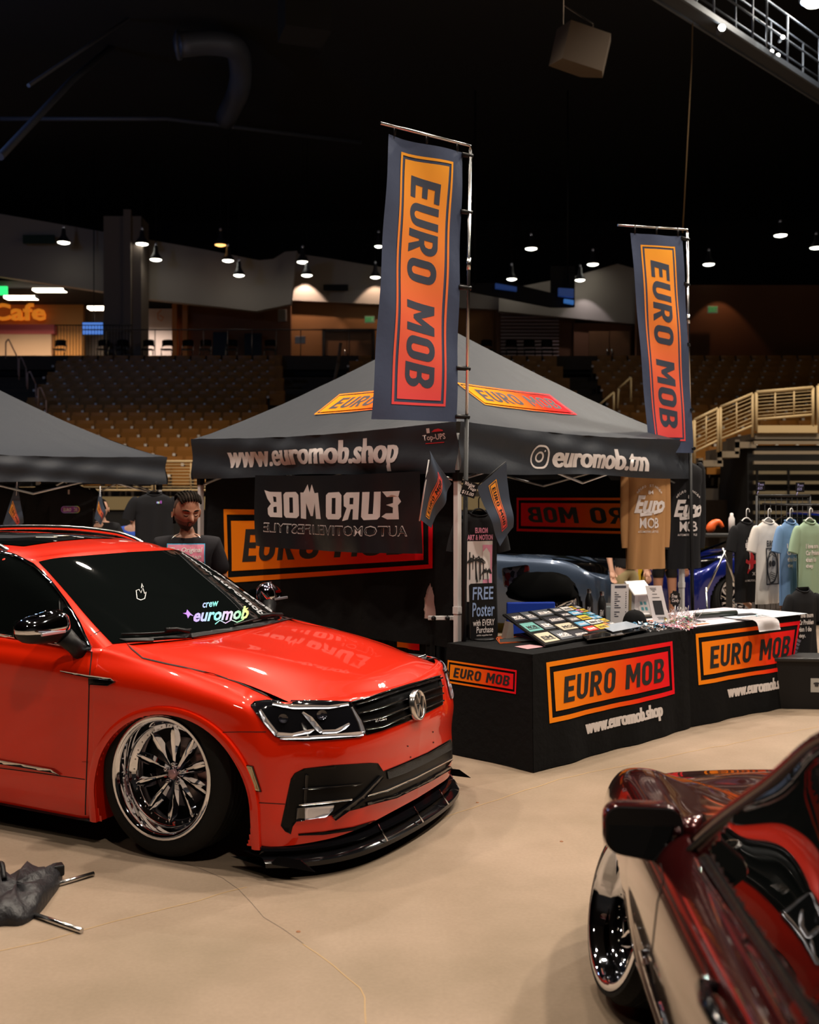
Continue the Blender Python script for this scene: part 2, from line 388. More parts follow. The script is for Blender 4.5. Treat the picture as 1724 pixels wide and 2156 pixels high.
def wheel(parent, loc, side, r_rim, r_tire, wid, n_spoke=10, steer=0, camber=0, style='deep', detail=True):
    """wheel hub axis along local +z pointing outwards"""
    M = Matrix.Translation(loc) @ Matrix.Rotation(steer, 4, 'Z') @ Matrix.Rotation(camber*side, 4, 'X') @ Matrix.Rotation(-side*PI/2, 4, 'X')
    bm = bmesh.new(); h = wid/2
    tp = [(r_rim*.99, -h*.1), (r_rim+.003, h-.004), (r_rim+.02, h+.004), (r_rim+(r_tire-r_rim)*.6, h+.002), (r_tire-.016, h-.012), (r_tire-.003, h-.035)]
    for k in range(5):
        z = h-.05-(wid-.1)*k/4; tp += [(r_tire, z+.012), (r_tire, z-.012), (r_tire-.007, z-.014), (r_tire-.007, z-.02)]
    tp += [(r_tire-.003, -h+.02), (r_tire-.03, -h), (r_rim, -h+.01)]
    lathe(bm, tp, 56, M)
    w0 = obj('wheel', bm, RUBBER, parent, smooth=True, angle=35); w0['label'] = 'low profile black tyre on a polished rim' if detail else 'wheel'
    bm = bmesh.new()
    lathe(bm, [(r_rim+.012, h-.002), (r_rim+.012, h+.006), (r_rim-.002, h+.010), (r_rim-.012, h+.004), (r_rim-.022, h-.012), (r_rim-.030, h-.055), (r_rim-.040, h-.078),
               (r_rim-.060, h-.085), (r_rim-.066, h-.10), (r_rim-.062, -h+.02)], 56, M)
    obj('rim', bm, CHROME, w0, smooth=True, angle=50)
    if not detail: n_spoke = 5
    for k in range(n_spoke):
        bm = bmesh.new(); R = M @ Matrix.Rotation(2*PI*k/n_spoke+PI/2, 4, 'Z')
        S = []; zc = h-.115
        for q, (t, ww, dz, th) in enumerate([(.05, .012, .0, .02), (.09, .010, .0, .022), (.35, .020, .006, .024), (.62, .030, .016, .024), (.82, .028, .024, .02), (.95, .014, .027, .014), (1.0, .010, .024, .01)]):
            x = t*(r_rim-.045); S.append([R @ Vector(p) for p in ((x, -ww, zc+dz-.008), (x, -ww*.45, zc+dz+th*.55), (x, 0, zc+dz+th*.35), (x, ww*.45, zc+dz+th*.55), (x, ww, zc+dz-.008), (x, 0, zc+dz-th))])
        S = [r+[r[0]] for r in S]; gridmesh(bm, S); bmesh.ops.remove_doubles(bm, verts=bm.verts[:], dist=1e-5)
        obj('spoke', bm, CHROME, w0, smooth=True, angle=40)
    if detail:
        bm = bmesh.new(); R = M @ Matrix.Translation((0, 0, h-.10)); lathe(bm, [(0.001, .022), (.024, .021), (.028, .016), (.028, 0)], 5, R, cap=False)
        obj('centre_cap', bm, mat('cap_pink', (.52, .30, .33), .35, .4), w0)
        for k in range(5):
            bm = bmesh.new(); a = 2*PI*k/5+.3; lathe(bm, [(.001, .018), (.009, .017), (.010, 0), (.010, -.03)], 8, M @ Matrix.Translation((.047*math.cos(a), .047*math.sin(a), h-.10)))
            obj('lug_nut', bm, CHROME, w0)
        bm = bmesh.new()
        for k in range(30):
            a = 2*PI*k/30; lathe(bm, [(.001, .004), (.004, .003), (.005, 0)], 6, M @ Matrix.Translation(((r_rim-.052)*math.cos(a), (r_rim-.052)*math.sin(a), h-.084)))
        obj('rim_bolt', bm, STEEL, w0)['kind'] = 'stuff'
        bm = bmesh.new(); lathe(bm, [(.07, 0), (.17, 0), (.17, -.012), (.07, -.012)], 40, M @ Matrix.Translation((0, 0, h-.17)))
        for k in range(10):
            a = 2*PI*k/10; lathe(bm, [(.001, .002), (.007, .001), (.008, 0)], 6, M @ Matrix.Translation((.12*math.cos(a), .12*math.sin(a), h-.168)))
        obj('brake_disc', bm, mat('disc_iron', (.32, .27, .28), .35, .9), w0)
        bm = bmesh.new(); box(bm, (0, 0, 0), (.07, .17, .05), bev=.01)
        for v in bm.verts: v.co = M @ (Matrix.Rotation(.15, 4, 'Z') @ (v.co+Vector((.14, 0, h-.165))))
        obj('brake_caliper', bm, mat('caliper_pink', (.42, .22, .25), .4), w0)
    bm = bmesh.new(); lathe(bm, [(.001, -h+.02), (r_rim-.03, -h+.02)], 24, M); obj('shade_disc', bm, BLACKP, w0)  # added dark disc standing in for the shade behind the spokes
    return w0

# ---- the red car
rc = thing('car', 'glossy red sport utility car on chrome rims parked nose right before the booth', 'car', (-.80, 5.98, 0), -.455)
C = Car(rc, -1); c = C.c
def Fv(v): return .95-.16*v*v-.45*abs(v)**6
def ring(h, off, side, hs):
    """front columns of one waterline, then side columns; off: set-back of the nose at this height"""
    return [c(Fv(v)-off, v, hh) for v, hh in zip((0, .25, .48, .66, .80), h)]+[c(*q) for q in side]
body = [
 ring([.19, .188, .175, .16, .15], .015, [(.62, .865, .145), (.50, .895, .14), (.30, .90, .14), (0, .90, .14), (-.40, .895, .135), (-.48, .885, .13), (-1.2, .885, .14), (-2.2, .89, .15), (-3.0, .88, .2), (-3.48, .70, .26), (-3.56, 0, .27)], 0),
 ring([.30, .295, .285, .27, .26], .0, [(.62, .880, .25), (.50, .905, .25), (.30, .915, .25), (0, .915, .25), (-.40, .91, .25), (-.48, .905, .25), (-1.2, .905, .26), (-2.2, .905, .27), (-3.0, .90, .32), (-3.5, .74, .38), (-3.6, 0, .38)], 0),
 ring([.44, .44, .44, .43, .43], .005, [(.61, .886, .42), (.50, .906, .42), (.30, .915, .42), (0, .916, .42), (-.40, .91, .42), (-.48, .905, .42), (-1.2, .905, .43), (-2.2, .905, .44), (-3.0, .905, .46), (-3.5, .75, .5), (-3.6, 0, .5)], 0),
 ring([.57, .57, .565, .56, .56], -.008, [(.60, .890, .56), (.50, .908, .57), (.30, .915, .58), (0, .918, .59), (-.40, .912, .59), (-.48, .905, .59), (-1.2, .90, .60), (-2.2, .905, .60), (-3.0, .91, .62), (-3.48, .76, .66), (-3.56, 0, .68)], 0),
 ring([.66, .66, .655, .65, .65], .012, [(.57, .880, .665), (.48, .900, .68), (.30, .912, .70), (0, .918, .72), (-.40, .912, .73), (-.48, .905, .73), (-1.2, .90, .74), (-2.2, .905, .75), (-3.0, .91, .77), (-3.46, .76, .80), (-3.54, 0, .82)], 0),
 ring([.735, .735, .73, .73, .73], .035, [(.53, .872, .745), (.45, .890, .765), (.30, .902, .80), (0, .912, .84), (-.40, .908, .865), (-.48, .905, .87), (-1.2, .905, .90), (-2.2, .908, .92), (-3.0, .90, .94), (-3.44, .75, .96), (-3.50, 0, .98)], 0),
 ring([.765, .77, .778, .785, .785], .06, [(.50, .845, .79), (.42, .850, .815), (.28, .850, .855), (0, .858, .905), (-.40, .860, .945), (-.50, .868, .945), (-1.2, .875, .968), (-2.2, .875, .98), (-3.0, .86, 1.0), (-3.40, .72, 1.02), (-3.46, 0, 1.04)], 0),
 ring([.777, .783, .792, .797, .80], .085, [(.47, .80, .815), (.40, .80, .835), (.27, .80, .87), (0, .80, .925), (-.40, .82, .985), (-.50, .838, .985), (-1.2, .84, 1.012), (-2.2, .84, 1.03), (-3.0, .82, 1.05), (-3.36, .68, 1.07), (-3.42, 0, 1.08)], 0),
 ring([.782, .79, .798, .802, .80], .11, [(.44, .72, .828), (.37, .72, .85), (.25, .72, .875), (0, .72, .912), (-.36, .72, 1.0), (-.50, .72, 1.0), (-1.2, .72, 1.0), (-2.2, .72, 1.02), (-2.9, .70, 1.04), (-3.2, .5, 1.06), (-3.3, 0, 1.07)], 0),
]
AC, AA, AB = (.055, .29), .465, .425
def arch(p, u0=0):
    return abs(p.y) > .5 and ((p.x-AC[0]-u0)/AA)**2+((p.z-AC[1])/AB)**2 < 1
C.shell('body', patch(body, 90, 330), RED, hole=lambda p: arch(p) or arch(p, -2.72))
hood = [[c(.872, 0, .770), c(.862, .25, .776), c(.828, .46, .784), c(.760, .62, .790), c(.63, .735, .786)],
        [c(.75, 0, .842), c(.73, .25, .847), c(.67, .46, .849), c(.60, .64, .830), c(.49, .735, .826)],
        [c(.50, 0, .905), c(.48, .25, .906), c(.44, .46, .908), c(.38, .62, .893), c(.33, .735, .864)],
        [c(.20, 0, .957), c(.18, .25, .957), c(.16, .47, .962), c(.12, .64, .945), c(.08, .745, .903)],
        [c(-.08, 0, .992), c(-.10, .25, .99), c(-.12, .48, .99), c(-.16, .66, .975), c(-.18, .755, .942)],
        [c(-.22, 0, 1.005), c(-.24, .25, 1.003), c(-.30, .5, 1.0), c(-.38, .68, .998), c(-.42, .76, .99)]]
C.shell('hood', patch(hood, 60, 40), RED)
g = [
 [c(-.16, 0, 1.0), c(-.20, .36, 1.002), c(-.29, .60, 1.005), c(-.42, .765, 1.0), c(-.52, .835, .985), c(-1.1, .840, 1.01), c(-2.0, .84, 1.03), c(-2.9, .80, 1.05), c(-3.30, .64, 1.07), c(-3.38, 0, 1.08)],
 [c(-.40, 0, 1.13), c(-.43, .35, 1.125), c(-.51, .58, 1.125), c(-.60, .735, 1.112), c(-.68, .80, 1.10), c(-1.15, .795, 1.13), c(-2.0, .80, 1.15), c(-2.9, .755, 1.17), c(-3.24, .60, 1.18), c(-3.31, 0, 1.19)],
 [c(-.70, 0, 1.29), c(-.73, .33, 1.285), c(-.79, .55, 1.28), c(-.84, .685, 1.268), c(-.92, .74, 1.25), c(-1.25, .735, 1.28), c(-2.0, .735, 1.31), c(-2.9, .70, 1.32), c(-3.16, .55, 1.33), c(-3.23, 0, 1.34)],
 [c(-.98, 0, 1.425), c(-1.00, .32, 1.420), c(-1.04, .51, 1.415), c(-1.08, .62, 1.398), c(-1.17, .675, 1.365), c(-1.42, .67, 1.405), c(-2.0, .67, 1.44), c(-2.8, .64, 1.43), c(-3.05, .50, 1.44), c(-3.12, 0, 1.45)],
 [c(-1.06, 0, 1.455), c(-1.08, .32, 1.450), c(-1.13, .49, 1.438), c(-1.20, .585, 1.425), c(-1.28, .63, 1.415), c(-1.48, .625, 1.45), c(-2.0, .62, 1.487), c(-2.7, .59, 1.475), c(-2.97, .47, 1.465), c(-3.05, 0, 1.47)],
 [c(-1.18, 0, 1.485), c(-1.20, .30, 1.480), c(-1.25, .46, 1.468), c(-1.34, .53, 1.462), c(-1.45, .56, 1.462), c(-1.62, .555, 1.485), c(-2.0, .55, 1.505), c(-2.65, .52, 1.495), c(-2.9, .42, 1.48), c(-2.97, 0, 1.485)],
 [c(-1.45, 0, 1.52), c(-1.48, .12, 1.518), c(-1.52, .22, 1.515), c(-1.58, .28, 1.512), c(-1.68, .30, 1.512), c(-1.85, .30, 1.52), c(-2.1, .30, 1.525), c(-2.4, .28, 1.52), c(-2.55, .2, 1.515), c(-2.6, 0, 1.515)],
 [c(q, 0, 1.53) for q in (-1.7, -1.72, -1.74, -1.76, -1.8, -1.95, -2.1, -2.25, -2.3, -2.32)]]
C.shell('cabin', patch(g, 90, 160), RED)
C.done()
# underbody, so that no light comes through below
bm = bmesh.new(); box(bm, (-1.35, 0, .32), (3.3, 1.2, .36)); box(bm, (-1.35, 0, .6), (1.5, 1.7, .5)); obj('underbody', bm, BLACKP, rc)
# wheel-arch flares and wells
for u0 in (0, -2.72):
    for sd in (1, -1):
        P = []
        path = [(AA, -.16+.0)]+[(AA*math.cos(t), AB*math.sin(t)) for t in [PI*k/40 for k in range(0, 41)]]+[(-AA, -.16)]
        for x, z in path:
            k = 1.095; X, Z = AC[0]+u0+x, AC[1]+z; XO, ZO = AC[0]+u0+x*k, AC[1]+(z*1.085 if z > 0 else z)
            def vv(a, b):
                r = C.bvh.ray_cast(Vector((a, -1.6, max(b, .15))), Vector((0, 1, 0)), 1.0); return -r[0].y if r[0] else .9
            vo = vv(XO, ZO); P.append([Vector((XO, -sd*(vo-.004), ZO)), Vector((XO*.98+X*.02, -sd*(vo+.016), ZO)), Vector((X*.55+XO*.45, -sd*(vo+.024), Z*.55+ZO*.45)), Vector((X, -sd*(vo+.018), Z)), Vector((X, -sd*(vo-.02), Z)), Vector((X, -sd*(vo-.12), Z))])
        bm = bmesh.new(); gridmesh(bm, P, flip=(sd < 0)); obj('wheel_arch_flare', bm, RED, rc, smooth=True, angle=50)
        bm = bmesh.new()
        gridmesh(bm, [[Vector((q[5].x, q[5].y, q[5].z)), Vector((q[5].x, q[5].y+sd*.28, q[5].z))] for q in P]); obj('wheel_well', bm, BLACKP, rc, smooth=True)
for (u, vv_, st) in ((-.015, .775, 0), (-2.70, .775, 0)):
    for sd in (-1, 1):
        wheel(rc, Vector((u, sd*vv_, .392)), sd, .287, .386, .235, 10, steer=(0 if u < -1 else .0), camber=math.radians(3), detail=(u > -1 and sd < 0))
# ---- traced panels of the red car
WS = [(84, 1171), (150, 1164), (240, 1157), (320, 1153), (393, 1152), (430, 1178), (470, 1207), (520, 1241), (565, 1271), (610, 1300), (560, 1311), (480, 1325), (400, 1337), (330, 1344), (252, 1347), (205, 1305), (160, 1260), (120, 1213)]
def wsf(a, b):   # a: 0 base .. 3 header, b: -3 near pillar .. 3 far pillar
    q = cr([cr([Vector(p) for p in row], abs(b)) for row in g[:5]], a); return Vector((q.x, q.y if b <= 0 else -q.y, q.z))
def wsn(a, b, d):
    p = wsf(a, b); e = .02; n = (wsf(min(a+e, 3.9), b)-p).cross(wsf(a, b+e)-p).normalized(); n = n if n.x > 0 else -n; return p+n*d
bm = bmesh.new(); G_ = [[wsn(.04+2.98*i/30, -3.02+6.04*j/60, .004) for j in range(61)] for i in range(31)]
gridmesh(bm, G_); obj('windscreen', bm, TINT, rc, smooth=True)['label'] = 'dark tinted windscreen with stickers and reflections'
C.decal('cowl_panel', PX([(250, 1347), (330, 1343), (400, 1336), (480, 1324), (560, 1310), (612, 1298), (618, 1303), (560, 1318), (480, 1332), (400, 1345), (330, 1351), (266, 1352)]), BLACKP, .008, 14)
SWN = [(193, 1366), (165, 1314), (135, 1268), (105, 1228), (70, 1193), (30, 1173), (0, 1166), (-60, 1156), (-160, 1150), (-260, 1158), (-330, 1180), (-350, 1262), (-250, 1285), (-120, 1312), (0, 1335), (143, 1357)]
C.decal('side_window', PX(SWN), TINT, .004, 16, .01, twin=True)
C.decal('window_trim', stripe([(-330, 1180), (-260, 1156), (-160, 1148), (-60, 1154), (0, 1164), (30, 1171), (71, 1191), (107, 1226), (137, 1266), (167, 1312), (194, 1366)], 5), CHROME, .012, 14, .012, twin=True)['label'] = 'polished metal trim round the side window'
C.decal('window_trim', stripe([(-340, 1266), (-250, 1288), (-120, 1314), (0, 1338), (143, 1361), (194, 1370)], 6), CHROME, .012, 14, .012, twin=True)
C.decal('window_divider', stripe([(128, 1262), (134, 1358)], 5), BLACKP, .010, 14, .01, twin=True)
# panel gaps
C.decal('panel_gap', stripe([(194, 1372), (191, 1400), (188, 1430), (187, 1480), (185, 1560), (182, 1640), (180, 1700), (180, 1716)], 2.4), GAP, .0012, 14, 0, twin=True)
C.decal('panel_gap', stripe([(266, 1352), (276, 1366), (300, 1386), (350, 1398), (400, 1408), (450, 1420), (500, 1437), (540, 1455), (580, 1474)], 2.4), GAP, .003, 12, 0, twin=True)
C.decal('panel_gap', stripe([(466, 1542), (500, 1541), (560, 1541)], 1.6), GAP, .0012, 12, 0, twin=True)
C.decal('panel_gap', stripe([(-80, 1603), (0, 1617), (100, 1630), (179, 1641)], 1.8), GAP, .0012, 12, 0, twin=True)
C.decal('panel_gap', stripe([(545, 1690), (600, 1693)], 1.8), GAP, .0012, 12, 0, twin=True)
C.decal('panel_gap', stripe([(191, 1338), (218, 1325)], 1.6), GAP, .0012, 10, 0, twin=True)
C.decal('door_trim', stripe([(-60, 1594), (0, 1603), (110, 1622), (128, 1631)], [8, 8, 7, 1]), SILVER, .014, 12, .014, twin=True)['label'] = 'bright metal strip low on the door'
C.decal('fender_badge', PX([(188, 1423), (235, 1429), (244, 1436), (228, 1444), (188, 1441)]), GLOSSB, .008, 10, .01, twin=True)
C.decal('fender_trim', stripe([(130, 1413), (160, 1419), (188, 1424), (236, 1431), (243, 1435)], [2, 4, 5, 5, 2]), CHROME, .013, 10, .012, twin=True)
C.decal('side_skirt', PX([(-60, 1700), (0, 1712), (100, 1724), (195, 1734), (195, 1727), (100, 1716), (0, 1702), (-60, 1692)]), BLACKP, .02, 14, .03, twin=True)
C.decal('side_marker', PX([(517, 1610), (533, 1613), (551, 1667), (536, 1665)]), LENSD, .006, 10, .008, twin=True)
C.decal('side_marker_lens', PX([(521, 1613), (531, 1615), (547, 1664), (538, 1662)]), AMBERL, .010, 10, .006, twin=True)['label'] = 'pale amber strip lens'
# headlamp
HL = [(527, 1486), (536, 1478), (560, 1475), (640, 1476), (720, 1477), (737, 1478), (752, 1500), (766, 1532), (768, 1545), (755, 1553), (700, 1558), (640, 1561), (600, 1559), (580, 1551), (560, 1530)]
hl = C.decal('headlamp', PX(HL), LENSD, .006, 12, .012, twin=True); hl['label'] = 'black headlamp with bright light strips'
def hb(P, w, off=.011): return C.decal('light_strip', stripe(P, [q*1.35 for q in w]), LENSM, off, 10, .005, parent=hl, twin=True)
hb([(548, 1496), (560, 1518), (583, 1546)], [4, 8, 7]); hb([(583, 1546), (615, 1547), (650, 1540), (660, 1536)], [7, 5, 6, 2])
hb([(636, 1500), (652, 1514), (668, 1534), (676, 1541)], [3, 8, 8, 6]); hb([(676, 1541), (705, 1540), (722, 1532), (733, 1524)], [6, 6, 6, 3])
hb([(590, 1555), (650, 1553), (762, 1545)], [3, 5, 7]); hb([(575, 1484), (620, 1489), (690, 1490), (731, 1484)], [3, 6, 5, 4]); hb([(738, 1490), (755, 1520), (762, 1542)], [2, 5, 6])
for x, y, r in ((597, 1513, 10), (675, 1506, 11)):
    C.decal('headlamp_lens', loops([[(x+r*math.cos(a*PI/8), -y+r*.95*math.sin(a*PI/8)) for a in range(16)]]), mat('projector_lens', (.02, .02, .03), .02, .5, coat=1), .016, 0, .01, parent=hl, twin=True)
# grille
GR = [(737, 1478), (780, 1467), (830, 1452), (880, 1437), (925, 1422), (930, 1440), (932, 1483), (900, 1500), (850, 1522), (800, 1540), (771, 1548), (764, 1525), (752, 1499)]
gr = C.decal('grille', PX(GR), INTK, .003, 10, .012)
for k in range(4):
    a = .12+k*.25
    P = [(742+26*a, 1478+68*a), (790+10*a, 1464+78*a), (840, 1449+75*a), (890, 1434+68*a), (926+3*a, 1422+62*a)]
    C.decal('grille_bar', stripe(P, 3), GLOSSB, .020, 10, .02, parent=gr)
C.decal('grille_trim', stripe([(737, 1480), (780, 1469), (830, 1454), (880, 1439), (924, 1424)], 1.8), CHROME, .016, 10, .012, parent=gr)
C.decal('badge', text('R-Line', .0).tf(lambda x, y: (782+x*9, -1522+y*9+x*2)), SILVER, .026, 0, .002, parent=gr)
# round emblem on the grille
lp = C.hit(868, -1483); bm = bmesh.new()
LM = Matrix.Translation(lp+Vector((.035, .005, 0))) @ Matrix.Rotation(.045, 4, 'Z') @ Matrix.Rotation(-.12, 4, 'Y') @ Matrix.Rotation(PI/2, 4, 'Z') @ Matrix.Rotation(PI/2, 4, 'X')
lathe(bm, [(.078, -.02), (.078, .004), (.074, .009), (.066, .004), (.064, -.004)], 36, LM); obj('emblem_ring', bm, SILVER, gr, smooth=True)
bm = bmesh.new(); lathe(bm, [(.001, -.004), (.066, -.004)], 36, LM); obj('emblem_disc', bm, GLOSSB, gr)
bm = bmesh.new()
def bar(a, b, t=.0115):
    a = Vector(a); b = Vector(b); d = (b-a).normalized(); n = Vector((-d.y, d.x))*t/2
    prism(bm, [tuple(a+n), tuple(b+n), tuple(b-n), tuple(a-n)][::-1], -.004, .006, LM)
bar((-.026, .060), (0, .010)); bar((.026, .060), (0, .010)); bar((-.058, .034), (-.026, -.056)); bar((-.026, -.056), (0, .000)); bar((0, .000), (.026, -.056)); bar((.026, -.056), (.058, .034))
obj('emblem_letters', bm, SILVER, gr)
# lower bumper
IN = [(612, 1640), (620, 1628), (640, 1618), (700, 1611), (780, 1606), (795, 1607), (806, 1624), (850, 1606), (900, 1584), (948, 1556), (952, 1568), (951, 1600), (935, 1622), (880, 1652), (820, 1680), (760, 1701), (700, 1716), (640, 1725), (624, 1729), (616, 1740), (612, 1756), (600, 1750), (591, 1738)]
inl = C.decal('bumper_intake', PX(IN), INTK, .004, 12, .012); inl['label'] = 'gloss black lower bumper intake'
def trim(P, w, m, off=.014, nm='intake_blade'): return C.decal(nm, stripe(P, w), m, off, 12, .014, parent=inl)
trim([(636, 1660), (700, 1656), (760, 1650)], 3, GLOSSB); trim([(628, 1694), (680, 1689), (738, 1682)], [3, 3.5, 3], SILVER); trim([(764, 1676), (810, 1664), (870, 1638), (948, 1598)], [2, 3.5, 3.5, 3], SILVER)
trim([(800, 1634), (760, 1678), (700, 1722)], [5, 9, 9], GLOSSB, .02); trim([(770, 1692), (830, 1676), (900, 1642), (946, 1615)], 6, GLOSSB)
trim([(645, 1630), (640, 1700), (632, 1728)], [6, 5, 3], GLOSSB, .012)
fg = C.decal('fog_lamp', PX([(640, 1700), (700, 1694), (697, 1705), (684, 1718), (640, 1724)]), LENSM, .018, 10, .01, parent=inl); fg['label'] = 'bright fog lamp'
C.decal('fog_lamp_surround', PX([(624, 1700), (640, 1698), (640, 1726), (622, 1728)]), LENSD, .016, 10, .01, parent=inl)
C.decal('bumper_grille_mesh', PX([(812, 1624), (850, 1608), (900, 1586), (946, 1560), (948, 1578), (900, 1604), (850, 1628), (815, 1640)]), mat('grille_mesh', (.014, .014, .014), .5, bump=1, bscale=300), .010, 12, .004, parent=inl)
C.decal('bumper_slot', stripe([(628, 1757), (680, 1754), (745, 1744), (790, 1728)], [3, 6, 7, 2]), INTK, .006, 12, .01)
for x, y in ((858, 1571), (911, 1541), (864, 1594), (912, 1563)): C.decal('screw_hole', loops([[(x+1.5*math.cos(a), -y+1.8*math.sin(a)) for a in (0, 1, 2, 3, 4, 5)]]), GAP, .002, 0, 0)
# splitter under the bumper, its corner winglets and braces
bm = bmesh.new(); rows = []
for k in range(41):
    v = -.90+1.80*k/40; f = Fv(min(abs(v), .86)) if abs(v) < .86 else Fv(.86)-(abs(v)-.86)*2
    rows.append([Vector((f-.10, -v, .115)), Vector((f+.01, -v*1.005, .098)), Vector((f+.036, -v*1.02, .080)), Vector((f+.038, -v*1.02, .060)), Vector((f+.02, -v, .055)), Vector((f-.2, -v*.95, .06))])
gridmesh(bm, rows); sp = obj('front_splitter', bm, GLOSSB, rc, smooth=True, angle=30); sp['label'] = 'gloss black splitter below the bumper'
bm = bmesh.new(); rows = []
for k in range(41):
    v = -.90+1.80*k/40; f = Fv(min(abs(v), .86)) if abs(v) < .86 else Fv(.86)-(abs(v)-.86)*2
    rows.append([Vector((f-.08, -v*.99, .16)), Vector((f+.000, -v, .140)), Vector((f+.006, -v*1.005, .128)), Vector((f-.02, -v, .10))])
gridmesh(bm, rows); obj('splitter_mount', bm, GLOSSB, sp, smooth=True, angle=30)
for v in (-.62, -.3, .05, .4):
    bm = bmesh.new(); tube(bm, [(Fv(v)+.045, -v, .085), (Fv(v)-.01, -v*.99, .16)], .004, 6); obj('splitter_brace', bm, CHROME, sp)
for sd in (1, -1):
    bm = bmesh.new(); prism(bm, [(.62, 0), (.86, 0), (.78, .04), (.66, .04)], -.004, .004, Matrix.Translation((0, -sd*.90, .075)) @ Matrix.Rotation(PI/2-.2, 4, 'X') @ Matrix.Rotation(0, 4, 'Z')); obj('splitter_winglet', bm, GLOSSB, sp)
# door mirror
for sd in (1, -1):
    m_ = sd*-1; bm = bmesh.new()
    R = [];
    for i in range(13):
        a = -PI/2+PI*i/12; row = []
        for j in range(25):
            b = 2*PI*j/24; x = math.copysign(abs(math.cos(b))**.8, math.cos(b)); y = math.copysign(abs(math.sin(b))**.8, math.sin(b)); r_ = math.cos(a)**.55 if abs(a) < PI/2-1e-6 else 0
            row.append(Vector((-.66+.085*x*r_-(.03*y if True else 0), m_*1.015+m_*.13*y*r_, 1.10+.075*math.sin(a)*(1-.28*y*(1 if a > 0 else 0)))))
        R.append(row)
    gridmesh(bm, R, flip=sd < 0); bmesh.ops.remove_doubles(bm, verts=bm.verts[:], dist=1e-5)
    for f in bm.faces: f.material_index = 0 if f.calc_center_median().z > 1.083 else 1
    mr = obj('door_mirror', bm, [CHROME, BLACKP], rc, smooth=True); mr['label'] = 'chrome capped door mirror'
    bm = bmesh.new(); tube(bm, [(-.60, m_*.93, 1.055), (-.57, m_*.885, 1.00), (-.565, m_*.84, .965)], [.05, .042, .05], 10); obj('mirror_stalk', bm, BLACKP, mr)
    bm = bmesh.new(); rr_ = rr(-.10, -.05, .10, .05, .03); prism(bm, rr_, 0, .004, Matrix.Translation((-.752, m_*1.015, 1.095)) @ Matrix.Rotation(-PI/2, 4, 'Z') @ Matrix.Rotation(PI/2, 4, 'X')); obj('mirror_glass', bm, TINT, mr)
    bm = bmesh.new(); box(bm, (-.573, m_*1.03, 1.083), (.012, .16, .016), bev=.003); obj('turn_signal', bm, LENSM, mr)
# roof rails and glass roof
for sd in (1, -1):
    bm = bmesh.new(); P = crs([(-1.36, -sd*.575, 1.452), (-1.46, -sd*.578, 1.49), (-1.62, -sd*.578, 1.522), (-2.0, -sd*.578, 1.548), (-2.5, -sd*.565, 1.548), (-2.75, -sd*.55, 1.53), (-2.85, -sd*.545, 1.49)], 40)
    tube(bm, P, [.010]+[.017]*38+[.010], 10); obj('roof_rail', bm, SILVER, rc)
bm = bmesh.new(); G = []
for i in range(20):
    row = []
    for j in range(21):
        u = -1.30-1.5*i/19; v = -.47+.94*j/20; u -= .05*abs(v/.47)**4*(1 if i == 0 else 0)
        r = C.bvh.ray_cast(Vector((u, v, 3)), Vector((0, 0, -1))); row.append((r[0] or Vector((u, v, 1.53)))+Vector((0, 0, .005)))
    G.append(row)
gridmesh(bm, G, flip=True); obj('glass_roof', bm, TINT, rc, smooth=True)
# wipers
def onws(x, y, d=.02):
    p = C.hit(x, -y); return p+C.nrm(p)*d
for P, Q in (([(255, 1341), (300, 1340), (340, 1338), (400, 1331)], [(345, 1338), (368, 1336), (395, 1341)]), ([(490, 1322), (530, 1310), (580, 1303)], [(540, 1308), (565, 1304), (592, 1306)])):
    bm = bmesh.new(); tube(bm, [onws(x, y, .018) for x, y in P], .006, 6); wp = obj('wiper', bm, BLACKP, rc)
    bm = bmesh.new(); tube(bm, [onws(x, y, .035) for x, y in Q], [.012, .010, .012], 8); obj('wiper_arm', bm, BLACKP, wp)
# stickers on the windscreen
HOLO = gradmat('holographic_foil', [(0, (.35, .12, .75)), (.25, (.35, .35, .85)), (.45, (.15, .7, .65)), (.62, (.55, .35, .75)), (.8, (.2, .75, .35)), (.92, (.8, .75, .2)), (1, (.85, .4, .15))], .35, .8)
bm = bmesh.new(); fn = lambda x, y: C.hit(x, y)+C.nrm(C.hit(x, y))*.006
def stick(bm, sh, mi=0, uvr=None): 
    e_old = 0; lay(bm, fn, sh, mi, step=12, off=.0, uvrect=uvr)
ur = (385, -1320, 535, -1270)
def sk(s, x0, y0, x1, y1, b=.02, sl=0, sh=0): return text(s, b).fit(x0, -y1, x1, -y0).tf(lambda x, y: (x+(y+y1)*sh, y+(x-x0)*sl))
stick(bm, sk('euromob', 404, 1284, 520, 1312, .03, .06, .25), 0, ur); stick(bm, sk('crew', 425, 1271, 458, 1282, .02, .12, .1), 0, ur)
stick(bm, stripe([(452, 1316), (462, 1308), (474, 1314), (486, 1307), (498, 1312), (512, 1306)], 2), 0, ur)
stick(bm, PX([(384, 1293), (392, 1296), (395, 1304), (399, 1297), (407, 1299), (400, 1293), (393, 1285), (391, 1292)]), 0, ur)
stick(bm, PX([(512, 1279), (516, 1283), (522, 1281), (518, 1286), (519, 1292), (514, 1287), (508, 1287), (513, 1283)]), 0, ur)
obj('sticker', bm, HOLO, rc)['label'] = 'iridescent crew sticker low on the windscreen'
bm = bmesh.new()
for tx, r0, r1, b0, b1, h0, h1, bo in (('www.euromob', 2.85, .35, 2.0, .95, .26, .34, .03), ('EURO MOB', 2.45, .30, 2.52, 1.75, .24, .50, .05)):
    sh = text(tx, bo).fit(0, 0, 1, 1)
    lay(bm, lambda x, y: wsn(r0+(r1-r0)*x, b0+(b1-b0)*x+(h0+(h1-h0)*x)*y, .006), sh, 0, .04, 0)
obj('windscreen_banner', bm, mat('grey_foil', (.30, .31, .33), .5), rc)
